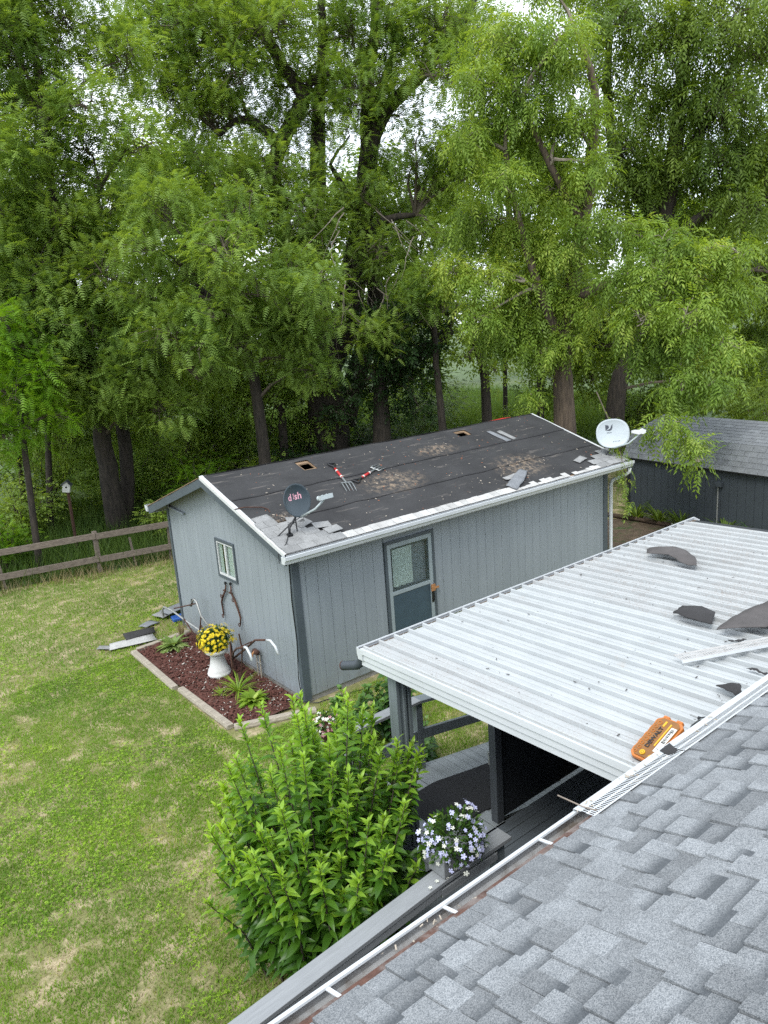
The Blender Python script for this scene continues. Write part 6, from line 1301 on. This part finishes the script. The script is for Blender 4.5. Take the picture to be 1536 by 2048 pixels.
def tree(key, name, label, cat, mat_l, proto, per, size, droop, tips, bark='bark', group=None, spread=1.0, bare=0, twig_on=True, hang=False):
    d = TREES[key]; b = d['stems'][0][0]
    t = thing(name, label, cat, (b[0], b[1], 0), group)
    mb = MB()
    for s in d['stems']: limb(mb, s)
    mb.build('trunk', M[bark], t, smooth=True)
    twigs = [] if twig_on else None
    V, F, T = crown_arrays(d['clumps'], proto, per, size, droop, twigs, spread, tips)
    o = link('crown', fast_mesh('crown', V-np.array([b[0], b[1], 0]), F, M[mat_l], T), t, (b[0], b[1], 0))
    if twig_on:
        bms = []; allp = [Vector(p[:3]) for s in d['stems'] for p in s[1:]]
        for c in d['clumps']:
            c_ = Vector(c[:3]); nr = min(allp, key=lambda p: (p-c_).length+max(0, p.z-c_.z)*.8)
            if (nr-c_).length > .3 and not (hang and c_.z < 5.2):
                mid = (nr+c_)/2+Vector((random.uniform(-.25, .25), random.uniform(-.25, .25), .12*(nr-c_).length))
                bm_ = MB(); bms.append(bm_); bm_.tube([nr, (nr+mid)/2+Vector((0, 0, .08)), mid, (mid+c_)/2+Vector((random.uniform(-.15, .15), 0, .05)), c_], [.055, .045, .034, .026, .015], 5, False)
        mb = MB()
        for bm_ in bms: bm_.build('branch', M['twig' if bark == 'bark' else 'palebark'], t)
        for a, m_, b_ in twigs: mb.tube([Vector(a), Vector(m_), Vector(b_)], [.014, .010, .004], 3, False)
        if mb.f: tag(mb.build('twig', M['twig' if bark == 'bark' else 'palebark'], t), kind='stuff')
    return t
DENS = 1.0
tree('A', 'locust_tree', 'feathery locust tree with three leaning trunks, left behind the fence', 'tree', 'leaf_locust', P_LOC, 9, 1.18, .1, 14*DENS, spread=1.3)
tree('B', 'locust_tree', 'slender forked locust with hanging feathery sprays behind the near end of the shed', 'tree', 'leaf_locust', P_LOC, 9, 1.12, .2, 14*DENS, spread=1.3)
tc_ = tree('C', 'locust_tree', 'large multi stemmed locust with dark crooked limbs towering behind the middle of the shed', 'tree', 'leaf_locust', P_LOC, 8, 1.2, .1, 9.6*DENS, spread=1.3)
tree('D', 'weeping_tree', 'yellow green tree with hanging sprays between the two sheds', 'tree', 'leaf_light', P_LONG, 8, .98, .55, 24*DENS, 'bark_pale', hang=True)
tree('E', 'shade_tree', 'tall darker tree with leaning trunk at the right behind the yellow green one', 'tree', 'leaf_dark', P_LONG, 6, 1.3, .6, 13*DENS)
tree('F', 'sapling', 'thin bare stemmed sapling behind the shed ridge, nearer the big locust', 'tree', 'leaf_back', P_BROAD, 4, 1.0, .3, 10)
tree('G', 'sapling', 'thin forked sapling standing behind the red pole on the ridge', 'tree', 'leaf_back', P_BROAD, 4, 1.0, .3, 10)
tree('H', 'young_tree', 'bright green young tree at the left edge in front of the fence trees', 'tree', 'leaf_young', P_LOC, 6, 1.05, .3, 20)
tree('I', 'understorey_tree', 'low bushy tree beyond the fence to the left of the shed', 'tree', 'leaf_back', P_LONG, 5, 1.1, .4, 11)
tree('J', 'understorey_tree', 'low bushy tree filling the gap left of the big locust trunk', 'tree', 'leaf_back', P_BROAD, 5, 1.0, .3, 11)
tree('K', 'ivy_thicket', 'dark ivy thicket right of the big locust trunk', 'shrub', 'leaf_ivy', P_BROAD, 6, .8, .2, 18)
tree('L', 'understorey_tree', 'spreading undergrowth tree low behind the fence and the near end of the shed', 'tree', 'leaf_back', P_BROAD, 5, 1.1, .3, 14)
tree('M', 'understorey_tree', 'taller undergrowth tree deeper in the wood left of the big locust', 'tree', 'leaf_back', P_BROAD, 5, 1.15, .3, 11)
tree('N', 'understorey_tree', 'undergrowth tree behind the yellow green tree and the dark garden shed', 'tree', 'leaf_dark', P_BROAD, 5, 1.3, .3, 9)
tree('O', 'understorey_tree', 'undergrowth tree at the left edge behind the bright young tree', 'tree', 'leaf_back', P_LOC, 6, 1.15, .3, 9)
BGL = {'bg-40': 'background tree at the far left edge behind the locusts', 'bg180': 'background tree seen between the left locust trunks', 'bg360': 'background tree behind the slender forked locust',
       'bg560': 'background tree just left of the big locust stems', 'bg820': 'background tree in the gap right of the big locust stems', 'bg1010': 'background tree behind the yellow green hanging sprays',
       'bg1250': 'background tree behind the leaning dark trunk at the right', 'bg1480': 'background tree at the right edge behind the dark shed'}
for k, lab in BGL.items(): tree(k, 'background_tree', lab, 'tree', 'leaf_back', P_BROAD, 5, 2.1, .3, 4.8, group='trees in the wood behind the fence', twig_on=False)
def far_wood():
    Vs = []; Fs = []; Ts = []; o = 0
    for cl in FAR:
        V, F, T = crown_arrays(cl, P_FAR, 4, 1.6, .2, None, 1.0, 1.1); Vs.append(V); Fs.append(F+o); Ts.append(T); o += len(V)
    ob = link('far_wood', fast_mesh('far_wood', np.concatenate(Vs), np.concatenate(Fs), M['leaf_far'], np.concatenate(Ts)))
    tag(ob, 'pale far wood along the horizon beyond the meadow', 'wood', kind='stuff')
far_wood()
# bare hanging twigs on the big locust
mb = MB(); b = TREES['C']['stems'][0][0]
for _ in range(46):
    p = Vector((random.uniform(12.6, 16.0), random.uniform(17.6, 20.6), random.uniform(5.2, 8.6))); pts = [p]; d = Vector((random.uniform(-.4, .4), random.uniform(-.4, .4), -.3))
    for k in range(5): d += Vector((random.uniform(-.28, .28), random.uniform(-.2, .2), -.1)); pts.append(pts[-1]+d*.42)
    mb.tube(pts, [.018, .015, .012, .009, .006, .003], 4, False)
mb.build('bare_twig', M['palebark'], tc_)

# sprays hanging over the far corner of the shed, part of the yellow green tree in front
def hanging_spray():
    t = thing('hanging_branch', 'leafy branch tip trailing over the far dish and downspout', 'branch', (12.6, 8.6, 2.9))
    pts = [Vector((13.6, 9.9, 3.6)), Vector((12.9, 9.0, 2.95)), Vector((12.45, 8.5, 2.55)), Vector((12.30, 8.28, 2.0)), Vector((12.33, 8.30, 1.5))]
    MB().tube(pts, [.014, .011, .008, .006, .003], 5).build('stem', M['twig'], t)
    P = []; 
    for _ in range(60):
        u = random.random()**.8*3.99; i = int(u); p = pts[i].lerp(pts[i+1], u-i); P.append(tuple(p+Vector((random.gauss(0, .10), random.gauss(0, .08), random.gauss(0, .05)))))
    P = np.array(P); n = len(P); D = rng.normal(size=(n, 3)); D[:, 2] = -.9
    V, F = scatter(P_LONG[0], P_LONG[1], basis(D, rng.uniform(-1, 1, n)), P, rng.uniform(.45, .75, n))
    o = link('foliage', fast_mesh('foliage', V-np.array([12.6, 8.6, 2.9]), F, M['leaf_light'], rng.random(len(F))), t, (12.6, 8.6, 2.9)); tag(o, kind='stuff')
hanging_spray()

# shrubs beyond the fence
def shrub(x, y, h, r, m, label, proto=None, n=420, size=.8, group='shrubs along the back fence'):
    t = thing('shrub', label, 'shrub', (x, y, 0), group); mb = MB(); tips = []
    for k in range(16):
        a = random.uniform(0, 6.28); q = r*random.uniform(.2, .95); tip = Vector((x+q*math.cos(a), y+q*math.sin(a), h*random.uniform(.55, 1.0)*(1-.25*(q/r)**2)))
        mb.tube([Vector((x+.1*math.cos(a), y+.1*math.sin(a), -.03)), Vector((x, y, 0)).lerp(tip, .55)+Vector((0, 0, .12*h)), tip], [.022, .013, .004], 5, False); tips.append(tip)
    mb.build('stem', M['twig'], t)
    P = []; D = []
    for _ in range(n):
        tip = random.choice(tips); u = random.uniform(.25, 1.03); p = Vector((x, y, .05)).lerp(tip, u)+Vector((random.gauss(0, .16*r), random.gauss(0, .16*r), random.gauss(0, .06*h)+.1*h*(1-u)))
        p.z = max(p.z, .08); P.append(tuple(p)); D.append((p.x-x+random.gauss(0, .4), p.y-y+random.gauss(0, .4), random.uniform(-.25, .5)))
    pr = proto or P_BROAD; n = len(P); V, F = scatter(pr[0], pr[1], basis(np.array(D), rng.uniform(-.6, .6, n)), np.array(P), rng.uniform(.6, 1.2, n)*size)
    o = link('foliage', fast_mesh('foliage', V-np.array([x, y, 0]), F, M[m], np.repeat(rng.random(n), len(pr[1]))), t, (x, y, 0)); tag(o, kind='stuff'); return t
shrub(8.6, 19.6, 2.3, 1.25, 'leaf_young', 'bright yellow green shrub rising behind the shed gable', P_LOC, 1100, .9)
shrub(11.0, 20.6, 1.9, 1.2, 'leaf_back', 'mid green shrub under the slender locust behind the ridge', None, 700)
shrub(2.6, 21.0, 2.4, 1.5, 'leaf_back', 'leafy shrub beyond the fence near the birdhouse', None, 900)
shrub(.3, 20.4, 2.2, 1.5, 'leaf_young', 'bright shrub beyond the fence at the left edge', P_LOC, 1200, .9)
shrub(4.6, 22.6, 2.1, 1.3, 'leaf_back', 'shrub between the birdhouse and the leaning trunks', None, 700)
shrub(13.2, 21.8, 2.4, 1.5, 'leaf_ivy', 'dark shrub at the foot of the big locust', None, 900)
shrub(19.2, 22.6, 2.6, 2.2, 'leaf_far', 'pale grey green shrub in the gap behind the ridge', None, 1100)
shrub(25.0, 28.0, 3.0, 2.8, 'leaf_far', 'second pale grey green shrub deeper in the gap behind the ridge', None, 1100)
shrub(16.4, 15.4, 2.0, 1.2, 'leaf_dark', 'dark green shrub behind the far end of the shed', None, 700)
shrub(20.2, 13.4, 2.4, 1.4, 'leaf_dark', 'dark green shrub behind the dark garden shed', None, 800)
shrub(22.6, 10.2, 3.2, 1.7, 'leaf_dark', 'tall olive shrub beyond the ridge of the dark garden shed', P_LONG, 1300, .9)

for x, y, h, r, m, lab, pr, n, s in (
    (-1.2, 21.6, 2.6, 1.6, 'leaf_back', 'broad shrub at the extreme left beyond the fence', None, 900, .85),
    (1.6, 23.0, 2.8, 1.7, 'leaf_back', 'rounded shrub behind the young tree at the left', None, 1000, .9),
    (3.6, 19.9, 1.5, .9, 'leaf_young', 'low bright shrub just left of the birdhouse post', P_LOC, 800, .8),
    (5.6, 24.6, 3.0, 1.7, 'leaf_back', 'tall shrub behind the leaning trunks', None, 1100, .9),
    (8.1, 23.4, 2.6, 1.4, 'leaf_back', 'shrub right of the leaning trunks', None, 900, .9),
    (7.4, 19.2, 1.3, .8, 'leaf_back', 'small shrub hugging the fence at the shed gable', None, 500, .7),
    (10.0, 24.2, 3.0, 1.7, 'leaf_back', 'tall shrub in the shade behind the near half of the ridge', None, 1100, .9),
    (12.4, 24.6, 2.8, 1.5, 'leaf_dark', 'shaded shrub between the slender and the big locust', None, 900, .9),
    (12.0, 19.4, 1.6, 1.0, 'leaf_back', 'low shrub touching the back of the shed', None, 600, .8),
    (16.0, 21.0, 2.6, 1.5, 'leaf_ivy', 'dark shrub right of the ivy thicket', None, 900, .9),
    (22.2, 19.0, 2.4, 1.8, 'leaf_back', 'leafy shrub left of the pale barked trunk', None, 1000, .9),
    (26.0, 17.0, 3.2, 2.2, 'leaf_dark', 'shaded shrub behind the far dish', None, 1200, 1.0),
    (28.0, 11.5, 3.6, 2.4, 'leaf_back', 'large shrub at the far right behind the dark garden shed', None, 1300, 1.0)):
    shrub(x, y, h, r, m, lab, pr, n, s)

# ------------------------------------------------------------------ grass
def hashn(x, y, s):
    """smooth value noise in numpy"""
    def h(i, j): q = np.sin(i*127.1+j*311.7+s*74.7)*43758.5453; return q-np.floor(q)
    i, j = np.floor(x), np.floor(y); u, v = x-i, y-j; u = u*u*(3-2*u); v = v*v*(3-2*v)
    return (h(i, j)*(1-u)+h(i+1, j)*u)*(1-v)+(h(i, j+1)*(1-u)+h(i+1, j+1)*u)*v
def fbm(x, y, s): return .5*hashn(x, y, s)+.3*hashn(x*2.1, y*2.1, s+1)+.2*hashn(x*4.3, y*4.3, s+2)
def fence_np(x): return 17.86-.24*(x-5.15)
def open_ground(x, y):
    shed_ = (x > 4.95) & (x < 12.4) & (y > 8.6) & (y < 13.1)
    bed_ = (x > 3.86) & (x < 5.2) & (y > 8.5) & (y < 12.65)
    deck_ = (x > 3.6) & (x < 9.4) & (y > 1.5) & (y < 6.02); ramp_ = (x > -2) & (x < 3.7) & (y < 3.72)
    return ~(shed_ | bed_ | deck_ | ramp_)
def seen(x, y, m=1.25):
    vx, vy, vz = x-CAM.x, y-CAM.y, -CAM.z
    z = vx*ax_f.x+vy*ax_f.y+vz*ax_f.z; a = (vx*ax_r.x+vy*ax_r.y+vz*ax_r.z)/z*1507.157/768; b = (vx*ax_d.x+vy*ax_d.y+vz*ax_d.z)/z*1507.157/1024
    return (z > 0) & (abs(a) < m+.1) & (abs(b) < m+.05)
def blades(name, m, n, box, h0, h1, w, keep, label, tintf=None, lean=.5):
    x = rng.uniform(box[0], box[1], n); y = rng.uniform(box[2], box[3], n); k = open_ground(x, y) & seen(x, y) & keep(x, y); x, y = x[k], y[k]; n = len(x)
    a = rng.uniform(0, 6.283, n); h = rng.uniform(h0, h1, n); le = rng.uniform(.1, lean, n)*h; b = rng.uniform(0, 6.283, n)
    wx, wy = np.cos(a)*w/2, np.sin(a)*w/2; z0 = np.zeros(n)
    V = np.stack([np.stack([x-wx, y-wy, z0], 1), np.stack([x+wx, y+wy, z0], 1), np.stack([x+np.cos(b)*le, y+np.sin(b)*le, h], 1)], 1).reshape(-1, 3)
    F = np.arange(3*n).reshape(-1, 3); T = tintf(x, y, n) if tintf else rng.random(n)
    tag(link(name, fast_mesh(name, V, F, m, np.clip(T, 0, 1))), label, 'grass', kind='stuff')
dryf = lambda x, y: .5*fbm(x*2.2+3, y*2.2, 5)+.5*fbm(x*5+1, y*5, 8)
gt = lambda x, y, n: .05+.75*fbm(x*.9, y*.9, 2)*rng.uniform(.5, 1.4, n)+np.clip((dryf(x, y)-.52)*4, 0, .6)*rng.random(n)
blades('grass', M['grass'], 320000, (-1.5, 6.5, 3.6, 12.5), .02, .055, .010, lambda x, y: rng.random(len(x)) > np.clip((dryf(x, y)-.50)*6, 0, .75), 'short worn lawn grass', gt, .9)
blades('grass', M['grass'], 150000, (-1.5, 14.5, 7.0, 18.4), .03, .06, .016, lambda x, y: (y < fence_np(x)+.1) & ((y > 12.4) | (x > 9) | (y < 8.7)) & (rng.random(len(x)) > np.clip((dryf(x, y)-.60)*7, 0, .8)) & ((x-14.6)**2+(y-9.9)**2 > 3), 'lawn grass farther back towards the fence', gt, .8)
def clover():
    n = 65000; x = rng.uniform(-1.5, 5.5, n); y = rng.uniform(3.6, 15, n)
    k = open_ground(x, y) & seen(x, y) & (fbm(x*1.1+9, y*1.1, 21) > .48) & (rng.random(n) < np.clip((fbm(x*1.1+9, y*1.1, 21)-.47)*9, 0, 1)); x, y = x[k], y[k]; n = len(x)
    V = []; pv = []
    for i in range(3):
        a = 2.094*i; o = len(pv); pv += [(0, 0, 0), (.6*math.cos(a-.5), .6*math.sin(a-.5), .1), (math.cos(a), math.sin(a), .05), (.6*math.cos(a+.5), .6*math.sin(a+.5), .1)]
    pf = np.array([[0, 1, 2, 3], [4, 5, 6, 7], [8, 9, 10, 11]])
    D = np.stack([rng.normal(size=n), rng.normal(size=n), rng.normal(scale=.3, size=n)], 1)
    V, F = scatter(np.array(pv), pf, basis(D), np.stack([x, y, rng.uniform(.015, .045, n)], 1), rng.uniform(.009, .023, n))
    tag(link('clover', fast_mesh('clover', V, F, M['clover'], np.repeat(rng.random(n), 3))), 'bright clover patches growing through the lawn', 'clover', kind='stuff')
clover()
blades('thatch', M['drygrass'], 80000, (-1.5, 6.5, 3.6, 14), .008, .028, .008, lambda x, y: (dryf(x, y) > .50) | (rng.random(len(x)) < .35), 'dead straw coloured grass in the bare lawn patches', None, 2.2)
blades('dry_grass', M['drygrass'], 22000, (-4, 12, 14.5, 20), .10, .42, .012, lambda x, y: (abs(y-fence_np(x)+.05) < .34+.1*np.sin(x*3)), 'dead tan grass along the foot of the fence', None, .8)
blades('tall_grass', M['tallgrass'], 52000, (-4, 16, 15, 27), .25, .85, .022, lambda x, y: (y > fence_np(x)+.05), 'tall green grass beyond the fence', None, .8)
blades('meadow_tufts', M['tallgrass'], 50000, (8, 40, 16, 44), .3, .9, .05, lambda x, y: (y > fence_np(np.minimum(x, 12))+3), 'rough meadow grass behind the trees', lambda x, y, n: .5+.5*rng.random(n), .8)

# ------------------------------------------------------------------ garden plants
def leaf_mesh(name, L, w, m, fold=.18, curl=.25, tint=.5, n=5):
    """single blade: midrib fold, pointed tip, arched along its length"""
    V = []; F = []
    for i in range(n+1):
        t = i/n; x = L*t; hw = w*.5*(math.sin(math.pi*t**.8)**.9 if 0 < t < 1 else .02); z = L*(.35*t-curl*2*t*t)
        V += [(x, -hw, z+fold*hw*1.4), (x, 0, z), (x, hw, z+fold*hw*1.4)]
    for i in range(n): a = 3*i; F += [(a, a+3, a+4, a+1), (a+1, a+4, a+5, a+2)]
    V = np.array(V); F = np.array(F); me = fast_mesh(name, V, F, m, np.full(len(F), tint)); me.shade_smooth(); return me, V, F
def rosette(label, x, y, m, L, w, n, cat='hosta', name='hosta', tilt=(.15, .9), z=.05, group=None, curl=.3):
    t = thing(name, label, cat, (x, y, z), group); ms = [leaf_mesh('leaf', L*s, w*s, M[m], curl=curl, tint=tt)[0] for s, tt in ((1, .45), (.85, .7), (.7, .98), (1.1, .25))]
    for k in range(n):
        a = 2.4*k+random.uniform(-.3, .3); e = random.uniform(*tilt)
        mt = Matrix.Translation((x+.02*math.cos(a), y+.02*math.sin(a), z)) @ Matrix.Rotation(a, 4, 'Z') @ Matrix.Rotation(-e, 4, 'Y') @ Matrix.Rotation(random.uniform(-.3, .3), 4, 'X')
        o = link('leaf', random.choice(ms), t, mt.translation, mt)
    return t
rosette('variegated pale edged hosta at the far end of the flower bed', 4.50, 12.12, 'leaf_hosta', .26, .10, 80, tilt=(.1, 1.25), curl=.42)
rosette('lime green hosta at the near end of the flower bed', 4.52, 9.30, 'leaf_lime', .21, .10, 84, tilt=(.1, 1.25), curl=.42)
rosette('arching strap leaved lily behind the lime hosta', 4.50, 9.74, 'leaf_lime', .34, .018, 64, 'lily', 'lily', (.5, 1.3), curl=.42)
rosette('thin seedling tuft in the mulch beside the lily', 4.28, 9.85, 'leaf_lime', .16, .02, 12, 'seedling', 'seedling', (.3, 1.0))
rosette('dry stalked clump at the far corner of the gable', 4.75, 12.35, 'drygrass', .34, .02, 22, 'dry plant', 'dry_plant', (.9, 1.4), curl=.1)
for i, (x, y, lab) in enumerate(((16.45, 10.75, 'dark strap leaved clump at the left end of the dark shed wall'), (16.4, 10.1, 'dark strap leaved clump next right along the dark shed wall'), (16.3, 9.45, 'dark strap leaved clump just left of the wall light pipe'), (16.2, 8.3, 'dark strap leaved clump right of the wall light pipe'), (16.0, 7.5, 'brighter leafy clump at the right edge by the dark shed'))):
    rosette(lab, x, y, 'leaf_dark' if i < 4 else 'leaf_plant', .62, .045, 46, 'lily', 'lily', (.6, 1.35), z=0, group='lily clumps along the dark shed', curl=.36)

def leafy_bush(name, label, cat, x, y, stems, h, rx, ry, m, L, w, per, pitch, nind, zlo=.15, tipcap=.6):
    """upright stems with whorls of leaves; the nearest leaves are single parts"""
    t = thing(name, label, cat, (x, y, 0)); mb = MB(); items = []
    ms = []; arr = []
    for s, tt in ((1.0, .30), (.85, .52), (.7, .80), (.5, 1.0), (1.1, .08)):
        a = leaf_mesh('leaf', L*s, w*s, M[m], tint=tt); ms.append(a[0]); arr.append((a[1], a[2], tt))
    for k in range(stems):
        a = random.uniform(0, 6.2832); q = math.sqrt(random.random()); bx, by = x+rx*.58*q*math.cos(a), y+ry*.58*q*math.sin(a)
        tip = Vector((x+rx*q*math.cos(a)+random.gauss(0, .05), y+ry*q*math.sin(a)+random.gauss(0, .05), h*(1-.40*q*q)*random.uniform(.60, 1.06)))
        base = Vector((bx, by, -.02)); mid = base.lerp(tip, .5)+Vector((-.06*math.cos(a), -.06*math.sin(a), .05))
        pts = [base, base.lerp(mid, .5), mid, mid.lerp(tip, .5), tip]; mb.tube(pts, [.012, .010, .008, .006, .003], 5, False)
        Lg = (tip-base).length; z = Lg*zlo; j = 0
        while z < Lg:
            u = z/Lg; p = base.lerp(mid, u*2) if u < .5 else mid.lerp(tip, u*2-1)
            for c in range(per):
                an = 6.2832*c/per+j*1.45+random.uniform(-.5, .5); top = u > .88
                e = random.uniform(.05, .5) if not top else random.uniform(.5, 1.2); e -= .5*(1-u)
                kind = 3 if u > .93 else 2 if u > .80 else random.choice([0, 1, 1, 2]) if u > .5 else random.choice([0, 4, 4])  # lower leaves tinted darker to paint the shaded inside; tips paler
                mt = Matrix.Translation(p) @ Matrix.Rotation(an, 4, 'Z') @ Matrix.Rotation(-e, 4, 'Y') @ Matrix.Rotation(random.uniform(-.6, .6), 4, 'X') @ Matrix.Scale(random.uniform(.6, 1.15), 4)
                items.append((mt, kind, (p-CAM).length-.7*p.z))
            z += pitch*random.uniform(.7, 1.2)*(1.0 if u < .85 else .55); j += 1
    mb.build('stem', M['twig'], t)
    items.sort(key=lambda i: i[2])
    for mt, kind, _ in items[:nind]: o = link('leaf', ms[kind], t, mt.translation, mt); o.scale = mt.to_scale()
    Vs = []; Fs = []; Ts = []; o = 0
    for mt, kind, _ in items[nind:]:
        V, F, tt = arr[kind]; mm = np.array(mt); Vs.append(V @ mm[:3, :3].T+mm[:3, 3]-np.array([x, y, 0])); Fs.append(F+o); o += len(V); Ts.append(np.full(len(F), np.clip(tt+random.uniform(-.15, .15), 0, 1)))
    if Vs:
        me = fast_mesh('foliage', np.concatenate(Vs), np.concatenate(Fs), M[m], np.concatenate(Ts)); me.shade_smooth()
        tag(link('foliage', me, t, (x, y, 0)), kind='stuff')
    return t
leafy_bush('bush', 'large bright green lanceolate leaved bush in front of the deck', 'bush', 2.86, 4.90, 118, 2.35, 1.10, .98, 'leaf_bush', .17, .056, 2, .043, 285)
leafy_bush('garden_plant', 'dull green broad leaved plant at the shed corner, left of its twin', 'plant', 4.82, 7.25, 22, .95, .38, .36, 'leaf_plant', .15, .11, 3, .085, 120)
leafy_bush('garden_plant', 'dull green broad leaved plant half hidden by the patio gutter end', 'plant', 5.45, 7.15, 22, 1.1, .40, .36, 'leaf_plant', .15, .11, 3, .085, 120)
leafy_bush('garden_plant', 'low leafy plant on the grass beyond the deck rail', 'plant', 5.35, 6.45, 14, .55, .35, .28, 'leaf_plant', .12, .07, 3, .08, 60)

def flower_mesh(name, m):
    V = [(0, 0, .0)]; F = []
    for i in range(5):
        a = 1.2566*i; o = len(V); V += [(.55*math.cos(a-.55), .55*math.sin(a-.55), .12), (.98*math.cos(a-.25), .98*math.sin(a-.25), .06), (.98*math.cos(a+.25), .98*math.sin(a+.25), .06), (.55*math.cos(a+.55), .55*math.sin(a+.55), .12)]
        F.append((0, o, o+1, o+2, o+3))
    return MB().add(V, F).mesh(name, m)
def potted(name, label, cat, c, pot, r, hh, nleaf, petals, nfl, fs, leafs, sag=.0, group=None):
    t = thing(name, label, cat, c, group); c = Vector(c)
    if pot == 'terracotta': MB().lathe([(.07, 0), (.095, .12), (.105, .13), (.105, .15), (.09, .15), (.085, .13)], 20, c).build('pot', M['terracotta'], t, smooth=True); base = c+Vector((0, 0, .17))
    else:
        MB().box((c.x-.21, c.y-.09, c.z), (c.x+.21, c.y+.09, c.z+.15)).build('planter_box', M['rail'], t, bev=.008); base = c+Vector((0, 0, .20))
    P = []; D = []
    for _ in range(nleaf):
        z = random.uniform(-.5, 1); a = random.uniform(0, 6.28); q = math.sqrt(max(0, 1-z*z)); s = random.uniform(.4, .98); P.append((base.x+q*math.cos(a)*r*s, base.y+q*math.sin(a)*r*.8*s, base.z+z*hh*s)); D.append((math.cos(a)*q+random.gauss(0, .5), math.sin(a)*q+random.gauss(0, .5), z+random.gauss(0, .4)))
    pv = np.array([[0, 0, 0], [.5, -.24, .06], [1, 0, 0], [.5, .24, .06]]); V, F = scatter(pv, np.array([[0, 1, 2, 3]]), basis(np.array(D), rng.uniform(-1, 1, nleaf)), np.array(P), rng.uniform(.6, 1.2, nleaf)*leafs)
    tag(link('foliage', fast_mesh('foliage', V-np.array(c), F, M['leaf_flower'], rng.random(nleaf)), t, c), kind='stuff')
    fms = [flower_mesh('flower', M[p]) for p in petals]; k = 0
    while k < nfl:
        z = random.uniform(-.55, 1); a = random.uniform(0, 6.28); q = math.sqrt(1-z*z); d = Vector((q*math.cos(a), q*math.sin(a), z))
        if d.dot((CAM-base).normalized()) < -.3: continue
        lump = (1+.16*math.sin(3*a+1)+.10*math.sin(5*a)*z)*random.uniform(.78, 1.12); p = base+Vector((d.x*r*1.04*lump, d.y*r*.86*lump, d.z*hh*1.0*lump)); o = link('flower', random.choice(fms), t, p, (d+Vector((random.gauss(0, .35), random.gauss(0, .35), .2))+(CAM-base).normalized()*.5).to_track_quat('Z', 'Y').to_matrix().to_4x4())
        s = random.uniform(.7, 1.25)*fs; o.scale = (s, s, s); k += 1
potted('flower_planter', 'rail planter overflowing with pale violet and white pansies above the ramp rail', 'planter', (3.34, 3.72, 1.262), 'box', .25, .22, 1000, ['violetpetal', 'violetpetal', 'whitepetal'], 140, .021, .05)
potted('flower_pot', 'brown clay pot of pink and cream flowers on the rail corner', 'flower pot', (3.66, 5.93, 1.235), 'terracotta', .14, .13, 260, ['pinkpetal', 'whitepetal', 'whitepetal'], 60, .018, .05)
# fallen pansy petals on the rail
fm = flower_mesh('petal', M['whitepetal'])
t = thing('fallen_petals', 'few pale petals dropped on the ramp rail below the planter', 'petals', (3.2, 3.65, 1.26))
for x, y in ((3.62, 3.68), (3.16, 3.64), (3.08, 3.66), (3.0, 3.645)):
    o = link('petal', fm, t, (x, y, 1.262), Matrix.Rotation(random.uniform(0, 6), 4, 'Z')); o.scale = (.018,)*3
